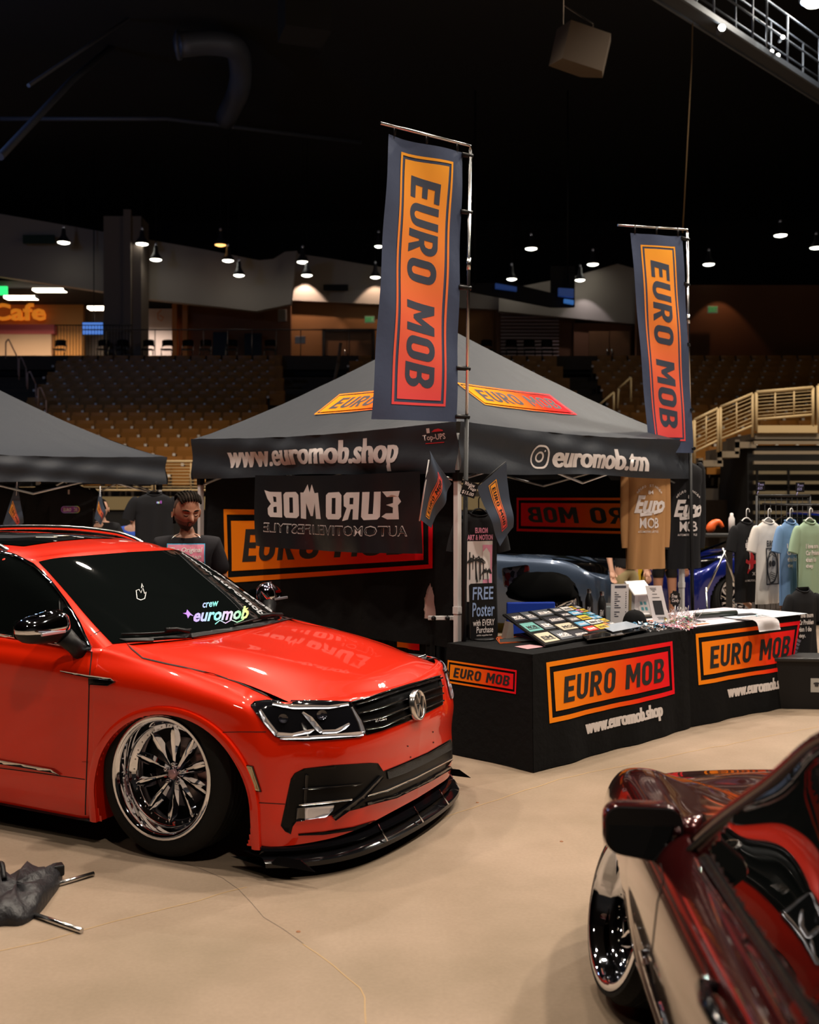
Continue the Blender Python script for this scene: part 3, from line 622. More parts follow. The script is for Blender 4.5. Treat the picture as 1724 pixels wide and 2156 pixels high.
bm = bmesh.new(); 
for P in ([(288, 1262), (286, 1245), (292, 1243), (296, 1250), (300, 1240), (304, 1252), (307, 1248), (304, 1262), (296, 1265), (288, 1262)], [(297, 1240), (298, 1230), (301, 1238)]): stick(bm, stripe(P, 1.6))
obj('sticker', bm, mat('white_foil', (.6, .6, .6), .5), rc)['label'] = 'small white hand sticker on the windscreen'
# ------------------------------------------------------------ the arena
bm = bmesh.new(); box(bm, (0, 20, -.05), (60, 60, .1))
FL = mat('concrete_floor', (.40, .325, .245), .45, spec=.3); nt = FL.node_tree; bs = nt.nodes['Principled BSDF']
tc = nt.nodes.new('ShaderNodeTexCoord'); n1 = nt.nodes.new('ShaderNodeTexNoise'); n1.inputs['Scale'].default_value = .55; n1.inputs['Detail'].default_value = 6; n1.inputs['Roughness'].default_value = .6
n2 = nt.nodes.new('ShaderNodeTexNoise'); n2.inputs['Scale'].default_value = 60; n2.inputs['Detail'].default_value = 3
r1 = nt.nodes.new('ShaderNodeValToRGB'); r1.color_ramp.elements[0].position = .33; r1.color_ramp.elements[0].color = (.245, .185, .125, 1); r1.color_ramp.elements[1].position = .62; r1.color_ramp.elements[1].color = (.385, .285, .21, 1)
mx = nt.nodes.new('ShaderNodeMix'); mx.data_type = 'RGBA'; mx.blend_type = 'MULTIPLY'; mx.inputs[0].default_value = .25
for n in (n1, n2): nt.links.new(tc.outputs['Object'], n.inputs['Vector'])
nt.links.new(n1.outputs['Fac'], r1.inputs[0]); nt.links.new(r1.outputs[0], mx.inputs[6]); nt.links.new(n2.outputs['Fac'], mx.inputs[7]); nt.links.new(mx.outputs[2], bs.inputs['Base Color'])
bp = nt.nodes.new('ShaderNodeBump'); bp.inputs['Strength'].default_value = .06; bp.inputs['Distance'].default_value = .01; nt.links.new(n2.outputs['Fac'], bp.inputs['Height']); nt.links.new(bp.outputs[0], bs.inputs['Normal'])
struct('floor', bm, FL)
# fine cracks and joint lines in the slab
CRK = mat('old_joint_filler', (.42, .27, .12), .7)
def crack(P, wd, m, seed=1, jit=.012):
    rnd = random.Random(seed); bm = bmesh.new(); Q = []
    for (x0, y0), (x1, y1) in zip(P, P[1:]):
        n = max(2, int(math.hypot(x1-x0, y1-y0)/.12))
        for i in range(n): t = i/n; Q.append((x0+(x1-x0)*t+rnd.uniform(-jit, jit), y0+(y1-y0)*t+rnd.uniform(-jit, jit)))
    Q.append(P[-1]); L = []; R = []
    for i, q in enumerate(Q):
        a = Q[max(i-1, 0)]; b = Q[min(i+1, len(Q)-1)]; dx, dy = b[0]-a[0], b[1]-a[1]; l = math.hypot(dx, dy) or 1; nx, ny = -dy/l*wd/2, dx/l*wd/2
        L.append(Vector((q[0]+nx, q[1]+ny, .0012))); R.append(Vector((q[0]-nx, q[1]-ny, .0012)))
    gridmesh(bm, [R, L]); o = struct('floor_joint', bm, m); return o
def G(px, py): return ((px-862)/(py-1050)*CH, CH*FP/(py-1050))
crack([G(0, 2005), G(170, 1960), G(300, 1925), G(520, 1868)], .005, CRK, 1)
crack([G(900, 1735), G(960, 1712), G(1180, 1640), G(1420, 1590), G(1724, 1530)], .006, CRK, 2)
crack([G(640, 1988), G(700, 2030), G(740, 2062), G(763, 2100), G(770, 2156)], .004, CRK, 3)
crack([G(360, 1806), G(430, 1830), G(500, 1872), G(560, 1930), G(640, 1988)], .002, mat('hairline_crack', (.12, .09, .07), .8), 4)
for i, (x, y) in enumerate(((1182, 1772), (628, 1962), (1005, 1690))):
    bm = bmesh.new(); gx, gy = G(x, y); lathe(bm, [(.001, .004), (.008, .003), (.010, .0005)], 7, Matrix.Translation((gx, gy, 0)))
    tag(obj('debris', bm, mat('rust_scrap', (.25, .10, .04), .8)), ['rust coloured scrap on the bare floor left of the maroon coupe', 'small dark speck on the floor below the red car', 'small speck on the floor right of the red car nose'][i], 'debris')

DARKW = mat('dark_hall', (.012, .012, .014), .9); BROWNW = mat('brown_panel_wall', (.22, .085, .035), .7, noise=.3, nscale=.8)
CREAM = mat('cream_wall', (.42, .37, .33), .8); RISER = mat('stand_concrete', (.07, .055, .045), .85); STEPC = mat('step_concrete', (.30, .25, .19), .85)
BEIGE = mat('beige_enamel', (.72, .56, .33), .45); SEATM = mat('seat_tan', (.36, .15, .024), .5); SEATD = mat('seat_bolt', (.92, .9, .92), .3)
def sbox(name, c_, s_, m, **k):
    bm = bmesh.new(); box(bm, c_, s_, **k); return struct(name, bm, m)
# ceiling and far walls
sbox('ceiling', (0, 22, 15.6), (80, 64, .2), DARKW); sbox('wall_back', (0, 53, 8), (80, .3, 16), DARKW)
sbox('wall_left', (-32, 20, 8), (.3, 60, 16), DARKW); sbox('wall_right', (32, 20, 8), (.3, 60, 16), DARKW); sbox('wall_behind', (0, -9.6, 8), (64, .3, 16), DARKW)
# terrace slope of the bowl: 17 rows from the ringside wall up to the concourse
ROW0, RP, RH = 26.6, .78, .292
bm = bmesh.new()
for k in range(16):
    y = ROW0+RP*k; h = 1.72+RH*k; box(bm, (0, y+RP/2, h/2), (64, RP, h))
struct('trim_terraces', bm, RISER)
sbox('trim_ringside_wall', (-11.5, 26.2, 1.64), (27, .25, .32), mat('olive_beige', (.30, .24, .13), .6))
sbox('trim_ringside_wall', (4.0, 26.2, 1.64), (4, .25, .32), RISER)
sbox('trim_ringside_skirt', (-9.5, 26.22, .74), (31, .2, 1.48), DARKW)
sbox('trim_concourse_floor', (0, 43.2, 6.70), (64, 8.6, .5), RISER)
sbox('trim_parapet', (-6.8, 39.1, 6.6), (17, .15, .75), DARKW); sbox('trim_parapet', (10, 39.1, 6.6), (13, .15, .62), DARKW)
# concourse back wall, in panels
YW = 46.0
def wp(name, x0, y0, x1, y1, m, Y=YW, t=.3):
    a = W(x0, y1, Y); b = W(x1, y0, Y); return sbox(name, ((a.x+b.x)/2, Y+t/2, (a.z+b.z)/2), (b.x-a.x, t, b.z-a.z), m)
wp('wall_back', -300, 640, 300, 830, CREAM, 50); 
wp('wall_back', 364, 636, 612, 830, BROWNW, 44.5); wp('wall_back', 608, 632, 1050, 830, mat('orange_brown_wall', (.34, .14, .04), .7, noise=.2, nscale=.6), 45.5)
wp('wall_back', 1045, 652, 1210, 830, BROWNW, 45); wp('wall_back', 1208, 680, 1340, 830, BROWNW, 44.6); wp('wall_back', 1340, 600, 1900, 830, BROWNW, 43.5)
# cream upper fascia with a stepped, slanting outline
def fascia(P, Y, t=.4, m=CREAM):
    bm = bmesh.new(); M = Matrix.Translation((0, Y, 0)) @ Matrix.Rotation(PI/2, 4, 'X'); prism(bm, [((x-862)/FP*Y, CH-(y-1050)/FP*Y) for x, y in P][::-1], -t, 0, M); return struct('wall_back_fascia', bm, m)
fascia([(-320, 380), (0, 450), (218, 488), (430, 525), (545, 548), (575, 545), (600, 530), (625, 528), (612, 640), (540, 655), (480, 648), (370, 636), (297, 628), (218, 614), (0, 582), (-320, 520)], 42.5)
fascia([(600, 530), (700, 545), (800, 562), (980, 600), (1050, 610), (1050, 652), (612, 632)], 45.2)
fascia([(1050, 612), (1215, 580), (1300, 555), (1420, 590), (1420, 690), (1050, 655)], 44.3)
bm = bmesh.new()
for k in range(13): a = W(1054, 660+7.4*k, 44.9); b = W(1176, 660+7.4*k, 44.9); box(bm, ((a.x+b.x)/2, 44.85, a.z), (b.x-a.x, .12, .05), rx=.5)
struct('window_1', bm, mat('louvre_slats', (.45, .34, .32), .5))
# soffit under the fascia and the concourse pillar
sbox('trim_soffit', (-17.3, 46.2, W(0, 585, 42.5).z+.15), (17.4, 6, .25), DARKW)
a = W(218, 770, 41); b = W(297, 455, 41); bm = bmesh.new(); box(bm, ((a.x+b.x)/2, 41.6, (6+b.z)/2), (b.x-a.x, 1.2, b.z-6)); box(bm, (a.x+.95, 40.9, 9.3), (.28, .2, 7)); struct('trim_pillar', bm, mat('pillar_concrete', (.24, .19, .16), .8))
# brightly lit cafe frontage
YC = 48.5
wp('wall_cafe', -200, 620, 175, 770, mat('cafe_yellow_wall', (.62, .30, .09), .7), YC)
wp('wall_cafe_band', -200, 683, 115, 703, mat('cafe_pink_band', (.50, .10, .12), .6), YC-.35); wp('wall_cafe_shutter', -200, 702, 108, 775, mat('shutter_beige', (.60, .42, .30), .6), YC-.3)
bm = bmesh.new(); a = W(-95, 675, YC-.4); tt = text("us Cafe", .03).fit(0, 0, 4.1, .78)
lay(bm, lambda x, y: Vector((a.x+x, YC-.42, a.z+y)), tt, 0, 0, 0); lay(bm, lambda x, y: Vector((a.x+x, YC-.36, a.z+y)), tt, 0, 0, 0)
tag(obj('wall_sign', bm, mat('cafe_letters', (.9, .26, .02), .5, emit=.5)), 'orange lettering over the lit cafe counter at the left edge', 'sign')
wp('wall_white_panel', 297, 650, 364, 770, mat('pale_lit_wall', (.62, .55, .56), .7), 46.5)
bm = bmesh.new(); P = [(335+6*math.cos(t), 662+10*math.sin(t)) for t in [k*.5 for k in range(13)]]
lay(bm, lambda x, y: W(x, -y, 46.4), stripe([(340, 652), (332, 660), (333, 672), (340, 676), (344, 668), (336, 664)], 3), 0, 0, 0); tag(obj('wall_mark', bm, mat('pale_orange_mark', (.6, .3, .2), .7)), 'faint orange ribbon mark on the pale lit wall', 'sign')
for x in (362, 384): wp('trim_post', x, 640, x+10, 775, mat('orange_post', (.5, .19, .04), .6), 44)
# double doors
for n_, (x0, x1) in enumerate(((683, 730), (731, 783), (1240, 1282), (1284, 1326))):
    Yd = 45.3 if n_ < 2 else 44.4
    d = wp('door_%d' % (n_+1), x0, 697, x1, 800, mat('door_wood', (.20, .085, .03), .5, noise=.3, nscale=3), Yd, .1)
    bm = bmesh.new(); q = W(x1-4 if n_ % 2 == 0 else x0+4, 752, Yd-.05); tube(bm, [q, q+Vector((0, 0, .35))], .02, 6); obj('door_handle', bm, STEEL, d)
wp('trim_door_frame', 678, 692, 788, 697, DARKW, 45.2); wp('trim_door_frame', 678, 692, 683, 800, DARKW, 45.2); wp('trim_door_frame', 784, 692, 789, 800, DARKW, 45.2)
# exit signs, notices, speakers on the walls
def sign(px, py, w_, h_, Y, m, label, cat='exit sign', txt=None):
    a = W(px, py, Y); bm = bmesh.new(); box(bm, (a.x, a.y, a.z), (w_, .1, h_), bev=.015); ms = [m]
    if txt: lay(bm, lambda x, y: Vector((a.x+x, Y-.06, a.z+y)), text(txt, .02).fit(-w_*.4, -h_*.35, w_*.4, h_*.35), 1, 0, 0); ms.append(mat('sign_green', (.02, .25, .06), .5, emit=.6))
    return tag(obj('wall_sign', bm, ms), label, cat)
PALEG = mat('exit_panel', (.25, .35, .2), .5, emit=.12)
sign(778, 673, .42, .28, 45.0, PALEG, 'small pale green exit sign above the far double doors', txt='EXIT'); sign(1500, 652, .40, .28, 43.0, PALEG, 'small pale green exit sign on the dark brown wall, right', txt='EXIT')
sign(5, 612, .42, .36, 44.0, mat('green_exit', (.02, .5, .12), .5, emit=2.2), 'glowing green exit sign at the left edge above the cafe')
sign(632, 716, .42, .30, 44.0, mat('notice_grey', (.4, .4, .45), .6), 'pale paper notice beside the far double doors', 'notice'); sign(82, 504, 1.25, .34, 42.0, mat('dim_green_board', (.02, .05, .03), .6), 'dim green sign board high on the left fascia', 'sign')
sign(707, 606, 1.05, .26, 44.9, BLACKP, 'long black wall speaker above the far doors', 'speaker')
sign(594, 664, .35, .5, 44.2, mat('wall_speaker', (.3, .28, .26), .6), 'pale box speaker on the brown wall left of the far doors', 'speaker')
a = W(196, 692, 42.0); bm = bmesh.new(); box(bm, a, (.86, .1, .52)); tube(bm, [a+Vector((0, .1, .2)), Vector((a.x, a.y+.1, 15.5))], .02, 5); t = tag(obj('monitor', bm, BLACKP), 'blue glowing screen behind the concourse railing by the pillar', 'screen')
bm = bmesh.new(); box(bm, a+Vector((0, -.056, 0)), (.80, .01, .46)); obj('screen', bm, mat('blue_screen', (.12, .3, .9), .4, emit=.7), t)
# tube lamps under the cafe ceiling
for x, y, l in ((105, 610, 1.35), (45, 626, 1.35), (205, 648, .75)):
    a = W(x, y, 45); bm = bmesh.new(); box(bm, a, (l, .5, .12), bev=.02); t = tag(obj('ceiling_lamp', bm, BLACKP), {105: 'upper long tube lamp over the cafe', 45: 'lower long tube lamp over the cafe near the left edge', 205: 'short tube lamp beside the concrete pillar'}[x], 'lamp', 'tube lamps over the cafe')
    bm = bmesh.new(); box(bm, a+Vector((0, -.02, -.065)), (l-.06, .5, .02)); box(bm, a+Vector((0, -.26, -.02)), (l-.06, .02, .09)); obj('diffuser', bm, mat('tube_glow', (1, .85, .65), .5, emit=9), t)
def area(name, loc, rot, sx, sy, power, col):
    l = bpy.data.lights.new(name, 'AREA'); l.shape = 'RECTANGLE'; l.size = sx; l.size_y = sy; l.energy = power; l.color = col; o = bpy.data.objects.new(name, l); COL.objects.link(o); o.location = loc; o.rotation_euler = rot
area('cafe_tube_light', (-16.5, 45, 9.4), (0, 0, 0), 5, 1.5, 420, (1, .72, .45)); area('cafe_tube_light', (-11.5, 44.8, 9.2), (0, 0, 0), 2, 1, 150, (1, .78, .6))
# wall washers that throw scallops on the panels
for px, py, Y, e, cl in ((640, 618, 44.9, 260, (1, .72, .55)), (790, 622, 44.9, 130, (1, .7, .5)), (1232, 634, 43.7, 70, (.95, .85, .9)), (1520, 640, 42.9, 35, (1, .55, .3))):
    a = W(px, py, Y); spot('wall_washer', (a.x, Y-.3, a.z+.9), (a.x, Y+.3, a.z-1.6), e, .05, 80, .3, cl)
# pendant lamps
LAMP_ON = mat('lamp_glow', (1, .97, .82), .5, emit=7); LAMP_OR = mat('lamp_glow_orange', (1, .5, .15), .5, emit=2.5); REFL = mat('lamp_shade', (.03, .03, .04), .5)
pend = [(134, 511, 27), (299, 514, 27), (328, 547, 26), (464, 516, 25), (480, 549, 25), (503, 580, 24), (637, 552, 25), (646, 580, 24), (797, 519, 18), (790, 584, 22), (1118, 524, 26), (1077, 588, 22), (1248, 557, 25), (1221, 590, 22), (1492, 557, 25), (1643, 496, 28), (1718, 522, 27)]
where = ['leftmost lit pendant lamp, beside the concrete pillar', 'pendant lamp just right of the concrete pillar, upper of two', 'pendant lamp below and right of the pillar pair', 'dim orange pendant lamp, the only unlit looking one', 'pendant lamp right below the orange one', 'lowest pendant lamp of the left cluster', 'upper pendant lamp of the pair left of the tall banner', 'lower pendant lamp of the pair left of the tall banner',
         'small pendant lamp touching the tall banner edge, upper', 'pendant lamp touching the tall banner edge, lower', 'pendant lamp right of the tall banner pole, highest there', 'pendant lamp above the hanging blue lit frame', 'upper of two pendant lamps over the grey wall panel', 'lower of two pendant lamps over the grey wall panel', 'pendant lamp just right of the far tall banner', 'upper of the two rightmost pendant lamps', 'pendant lamp cut by the right edge']
for i, (px, py, wd) in enumerate(pend):
    Y = .56*FP/wd; Y = min(Y, 41 if px < 700 else 43.5); a = W(px, py, Y); r = .28*Y*wd/(.56*FP)
    t = thing('pendant_lamp', where[i], 'lamp', a, 0, 'pendant lamps over the seats'); on = LAMP_OR if i == 3 else LAMP_ON
    bm = bmesh.new(); lathe(bm, [(.05, .55), (.07, .50), (.09, .30), (r*.55, .22), (r*.95, .08), (r, 0), (r*.96, .01), (r*.5, .18)], 20); obj('lamp_shade', bm, REFL, t, smooth=True)
    bm = bmesh.new(); lathe(bm, [(.001, -.05), (r*.5, -.045), (r*.9, -.01), (r*.95, .03), (.001, .04)], 20); obj('bulb', bm, on, t, smooth=True)
    bm = bmesh.new(); tube(bm, [(0, 0, .5), (0, 0, 15.5-a.z)], .012, 5); obj('cable', bm, BLACKP, t)
    bm = bmesh.new(); lathe(bm, [(.001, .66), (.05, .63), (.05, .57), (.001, .54)], 8); obj('junction', bm, mat('lamp_cap', (.5, .5, .6), .4), t)
# arena seats: individuals nearest, the rest as one mass
def seat_bm(bm, M):
    n0 = len(bm.verts); 
    G_ = [[M @ Vector((x, .10+.04*z+.03*(x/.24)**2, .40+z*.44)) for x in (-.24, -.12, 0, .12, .24)] for z in (0, .33, .66, 1)]
    G2 = [[M @ Vector((x, .13+.04*z+.03*(x/.24)**2, .40+z*.44)) for x in (-.24, -.12, 0, .12, .24)] for z in (0, .33, .66, 1)]
    gridmesh(bm, G_); gridmesh(bm, G2, flip=True); gridmesh(bm, [G_[3], G2[3]]); gridmesh(bm, [[r[0] for r in G2], [r[0] for r in G_]]); gridmesh(bm, [[r[4] for r in G_], [r[4] for r in G2]])
    def bx(c_, s_, mi=0):
        r = bmesh.ops.create_cube(bm, size=1, matrix=M @ Matrix.Translation(c_) @ Matrix.Diagonal((*s_, 1)))
        for f in {f for v in r['verts'] for f in v.link_faces}: f.material_index = mi
    bx((0, .03, .55), (.44, .05, .36)); bx((-.265, .02, .60), (.035, .24, .03), 1); bx((-.265, .05, .30), (.03, .05, .6), 1); bx((-.268, -.115, .615), (.072, .035, .07), 2)
SEATS = [SEATM, mat('seat_bracket', (.03, .02, .015), .6), SEATD]
bm = bmesh.new(); seat_bm(bm, Matrix()); sme = bpy.data.meshes.new('arena_seat'); bm.to_mesh(sme); bm.free()
for m_ in SEATS: sme.materials.append(m_)
blocks = [(-10.8, -3.6, 'left'), (5.9, 17.3, 'right')]
ORD = 'lowest second third fourth fifth sixth seventh eighth ninth tenth eleventh twelfth thirteenth fourteenth fifteenth sixteenth seventeenth eighteenth nineteenth twentieth twenty-first twenty-second'.split()
rest = bmesh.new(); rnd = random.Random(3); cnt = 0
for bi, (xa, xb, _) in enumerate(blocks):
    for k in range(16):
        y = ROW0+RP*k; h = 1.72+RH*k; fan = 1+.010*k; n = int((xb-xa)*fan/.56)
        for j in range(n):
            x = xa*fan+(j+.5*(k % 2))*.56; near = k < (10 if bi == 0 else 8)
            if bi == 1 and x < 8.4 and k < 1: continue
            M = Matrix.Translation((x, y+.30, h)) @ Matrix.Rotation(math.atan2(-x, y)*.0, 4, 'Z')
            if near and cnt < 300:
                o = bpy.data.objects.new('arena_seat', sme); o.matrix_world = M; COL.objects.link(o); cnt += 1
                tag(o, 'tan arena seat, %s row up, %s from the left, %s' % (ORD[k], ORD[j], 'left block behind the tents' if bi == 0 else 'right block behind the railing'), 'seat', 'arena seats of the left block' if bi == 0 else 'arena seats of the right block')
            else: seat_bm(rest, M)
for k in range(2, 16):
    for j in range(13): 
        x = -1.9+j*.56+.28*(k % 2)
        if k > 7: seat_bm(rest, Matrix.Translation((x, ROW0+RP*k+.3, 1.72+RH*k)))
o = obj('arena_seats', rest, SEATS); tag(o, 'dim upper rows of folding seats rising into the dark', 'seat', kind='stuff')
# ringside railing: panels of horizontal bars
def rail_panel(x0, x1, Y, z0, z1, dz, label, nb=7, post=.05, group='beige railing panels', mids=1):
    t = thing('safety_railing', label, 'railing', (x0, Y, z0), 0, group); L = x1-x0
    P = lambda x, z: Vector((x, 0, z+dz*x/L))
    def rod(nm, a, b, r):
        bm = bmesh.new(); tube(bm, [a, b], r, 6); obj(nm, bm, BEIGE, t)
    rod('top_rail', P(0, z1-z0), P(L, z1-z0), post*.55); rod('bottom_rail', P(0, .12), P(L, .12), post*.4)
    rod('post', P(0, -.15), P(0, z1-z0), post*.5); rod('post', P(L, -.15), P(L, z1-z0), post*.5)
    for q in range(mids): x = L*(q+1)/(mids+1); rod('post', P(x, .1), P(x, z1-z0), post*.28)
    for k in range(nb): z = .12+(z1-z0-.12)*(k+1)/(nb+1); rod('bar', P(0, z), P(L, z), .010)
    return t
x = -11.6; i = 0
while x < 2.6:
    nm = ['beige railing panel under the left tent canopy', 'beige railing panel seen between the two tents', 'beige railing panel seen inside the booth opening'][0 if x < -6.4 else 1 if x < -4 else 2]
    rail_panel(x, x+1.72, 26.1, 1.84, 2.66, 0, ['leftmost', 'second', 'third', 'fourth', 'fifth', 'sixth', 'seventh', 'rightmost'][i]+' '+nm, 8, .06); x += 1.80; i += 1
YR = 24.8
def rp(xa, ya, xb, yb, yb2, label, **k):
    a = W(xa, ya, YR); b = W(xb, yb, YR); c_ = W(xa, yb2, YR); return rail_panel(a.x, b.x, YR, c_.z, a.z, b.z-a.z, label, **k)
rp(1462, 884, 1511, 860, 962, 'low sloping beige railing panel beside the far tall banner', post=.065); rp(1517, 857, 1584, 829, 935, 'sloping beige railing panel, upper of the two over the steps', post=.065)
rp(1592, 826, 1711, 816, 894, 'level beige railing panel on the landing above the bleachers', post=.075, mids=2); rp(1722, 812, 1800, 800, 890, 'beige railing panel at the right edge on the landing', post=.075); rp(1395, 915, 1456, 887, 996, 'beige railing panel hidden behind the far tall banner', post=.065)
bm = bmesh.new(); a = W(1594, 909, YR); b = W(1720, 898, YR); box(bm, ((a.x+b.x)/2, YR, (a.z+b.z)/2), (b.x-a.x, .06, .17)); struct('trim_kick_plate', bm, BEIGE)
sbox('trim_landing', (W(1700, 0, YR).x+1.2, 26.0, W(0, 918, YR).z), (4.8, 2.3, .14), STEPC)
bm = bmesh.new()
for k, (x0, x1, yt) in enumerate(((1547, 1592, 930), (1510, 1556, 950), (1470, 1522, 969), (1440, 1484, 988))):
    a = W(x0, yt, YR+.1); b = W(x1, yt+13, YR+.1); box(bm, ((a.x+b.x)/2, YR+.6, (a.z+b.z)/2), (b.x-a.x, 1.0, a.z-b.z)); q = W(x0+5, yt, YR+.1); box(bm, (q.x, YR+.6, q.z-.12), (.11, 1.0, .34))
struct('trim_steps', bm, STEPC)
# retracted bleachers: a dark frame with pale plank edges
bm = bmesh.new(); a = W(1585, 925, YR-.2); box(bm, (a.x+3, 26.1, 1.5), (6, 2.2, 3.0)); struct('trim_bleacher_core', bm, DARKW)
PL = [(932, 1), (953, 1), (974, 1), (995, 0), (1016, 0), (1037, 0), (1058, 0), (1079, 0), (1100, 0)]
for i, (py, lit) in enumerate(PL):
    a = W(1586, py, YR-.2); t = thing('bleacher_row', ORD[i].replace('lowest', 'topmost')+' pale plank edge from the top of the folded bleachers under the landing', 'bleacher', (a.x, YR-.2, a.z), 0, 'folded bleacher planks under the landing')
    bm = bmesh.new(); box(bm, (2.2, 0, 0), (4.4, .10, .075)); obj('plank', bm, STEPC if lit else mat('plank_shaded', (.20, .17, .11), .8), t)  # lower planks get a darker colour, shade painted into the material
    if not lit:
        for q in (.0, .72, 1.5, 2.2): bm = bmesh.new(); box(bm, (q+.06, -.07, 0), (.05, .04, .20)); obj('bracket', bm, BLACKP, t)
# aisle handrails in the dark
def hand(P, label, m, Y, r=.022):
    t = thing('handrail', label, 'railing', W(P[0][0], P[0][1], Y)); L = t.location
    for a, b in zip(P, P[1:]): bm = bmesh.new(); tube(bm, [W(a[0], a[1], Y)-L, W(b[0], b[1], Y)-L], r, 6); obj('rail', bm, m, t)
PKR = mat('handrail_metal', (.38, .26, .24), .5); TNR = mat('handrail_tan', (.42, .34, .2), .5)
hand([(12, 755), (12, 720), (18, 714), (38, 755), (38, 790)], 'upper handrail on the far left aisle', PKR, 36); hand([(40, 800), (40, 756), (45, 752), (55, 776), (56, 815)], 'middle handrail on the far left aisle', PKR, 34)
hand([(58, 820), (58, 786), (63, 782), (75, 808), (76, 850)], 'lower handrail on the far left aisle', PKR, 32); hand([(80, 855), (80, 818), (86, 816), (97, 842), (98, 875)], 'lowest handrail on the far left aisle above the plain tent', PKR, 31)
hand([(717, 722), (712, 765), (700, 820)], 'long pale handrail on the aisle left of the booth roof', mat('handrail_dim', (.16, .11, .08), .6), 36, .06)
hand([(1262, 868), (1262, 852), (1292, 826), (1292, 868)], 'left handrail in the dark aisle by the far tall banner', TNR, 27, .028); hand([(1300, 860), (1302, 818), (1328, 795), (1328, 846)], 'right handrail in the dark aisle by the far tall banner', TNR, 28, .028)
# concourse railing and chairs
t = thing('railing', 'thin dark railing along the front of the concourse', 'railing', (-12, 39.2, 6.95)); 
bm = bmesh.new(); tube(bm, [(0, 0, 1.0), (11.6, 0, 1.0)], .022, 6); obj('top_rail', bm, mat('railing_dark', (.10, .07, .06), .5), t)
for k in range(14): bm = bmesh.new(); tube(bm, [(k*.89, 0, 0), (k*.89, 0, 1.0)], .018, 5); obj('post', bm, mat('railing_dark', (.1, .07, .06)), t)
t = thing('railing', 'black picket railing before the cafe and the blue screen', 'railing', W(115, 755, 40))
for k in range(26): bm = bmesh.new(); tube(bm, [(k*.115, 0, .0), (k*.115, 0, 1.25)], .012, 4); obj('picket', bm, BLACKP, t)
for z in (.1, 1.25): bm = bmesh.new(); tube(bm, [(0, 0, z), (2.9, 0, z)], .02, 5); obj('rail', bm, BLACKP, t)
def chair(label, loc, group, rz=0):
    t = thing('folding_chair', label, 'chair', loc, rz, group)
    bm = bmesh.new(); G_ = [[Vector((x, .20+.05*(x/.2)**2*-1, z-.04*(x/.2)**4)) for x in (-.21, -.14, -.07, 0, .07, .14, .21)] for z in (.62, .70, .78, .86)]; gridmesh(bm, G_); bmesh.ops.solidify(bm, geom=bm.faces[:], thickness=.02); obj('backrest', bm, BLACKP, t)
    bm = bmesh.new(); box(bm, (0, 0, .45), (.40, .38, .03), bev=.01); obj('seat', bm, BLACKP, t)
    for s in (-1, 1):
        bm = bmesh.new(); tube(bm, [(s*.21, -.18, 0), (s*.21, .20, .66)], .012, 5); obj('leg', bm, BLACKP, t)
        bm = bmesh.new(); tube(bm, [(s*.19, .20, 0), (s*.19, -.12, .44)], .012, 5); obj('leg', bm, BLACKP, t)
    return t
ch0 = chair('black folding chair against the pale lit wall, nearer the pillar', (W(311, 0, 40.5).x, 40.5, 6.95), 'folding chairs along the concourse')
def dup(root, loc, label):
    r = root.copy(); COL.objects.link(r); r.location = loc; r['label'] = label
    for ch in list(root.children): q = ch.copy(); COL.objects.link(q); q.parent = r
    return r
for px, lb in ((351, 'black folding chair before the pale lit wall, right one'), (394, 'dark folding chair just right of the orange posts'), (432, 'dark folding chair on the brown concourse, second from the posts'), (216, 'black folding chair at the foot of the pillar, left side'), (256, 'black folding chair in front of the concrete pillar'), (125, 'black folding chair behind the picket railing'), (487, 'dark folding chair beside the dark cabinet'), (568, 'dark folding chair nearest the far doors'), (1025, 'dark folding chair on the concourse right of the tall banner'), (1077, 'dark folding chair before the louvres, left one'), (1115, 'dark folding chair before the louvres, middle one'), (1152, 'dark folding chair before the louvres, right one')):
    dup(ch0, (W(px, 0, 40.5).x, 40.5, 6.95), lb)
sign(464, 730, .62, 1.2, 44.0, BLACKP, 'dark cabinet on the concourse, left one', 'cabinet'); sign(533, 730, .72, 1.1, 44.0, BLACKP, 'dark shelf unit on the concourse, right one', 'cabinet')
# overhead: hanging loudspeaker, catwalk with lamps, ducts and trusses
a = W(1220, 108, 19); t = thing('loudspeaker', 'tan boxy loudspeaker hanging from the dark ceiling', 'speaker', a, .5)
TANB = mat('speaker_tan', (.10, .07, .045), .7)
bm = bmesh.new(); prism(bm, [(-.52, -.30), (.28, -.42), (.58, -.05), (.40, .38), (-.30, .42)], -.30, .34, Matrix.Rotation(.25, 4, 'X') @ Matrix.Rotation(.1, 4, 'Y')); obj('cabinet', bm, TANB, t)
bm = bmesh.new(); tube(bm, [(-.35, 0, .3), (-.35, 0, 3.9)], .012, 5); tube(bm, [(-.35, 0, .75), (.3, 0, .55), (.3, 0, .3)], .02, 5); obj('hanging_bracket', bm, STEEL, t)
spot('speaker_fill', (9.2, 19.5, 12.5), a, 45, .1, 30, .6, (1, .75, .5))
CWM = mat('catwalk_steel', (.20, .24, .32), .45, .5)
c0 = Vector((3.4, 18.8, 11.15)); c1 = Vector((13.6, 29.3, 11.15)); dd = (c1-c0).normalized(); sdv = Vector((dd.y, -dd.x, 0)); L = (c1-c0).length
t = thing('catwalk', 'steel catwalk with railings crossing the upper right corner', 'catwalk', c0)
def cwt(nm, pts, r, m=CWM): bm = bmesh.new(); tube(bm, [p-c0 for p in pts], r, 6); obj(nm, bm, m, t)
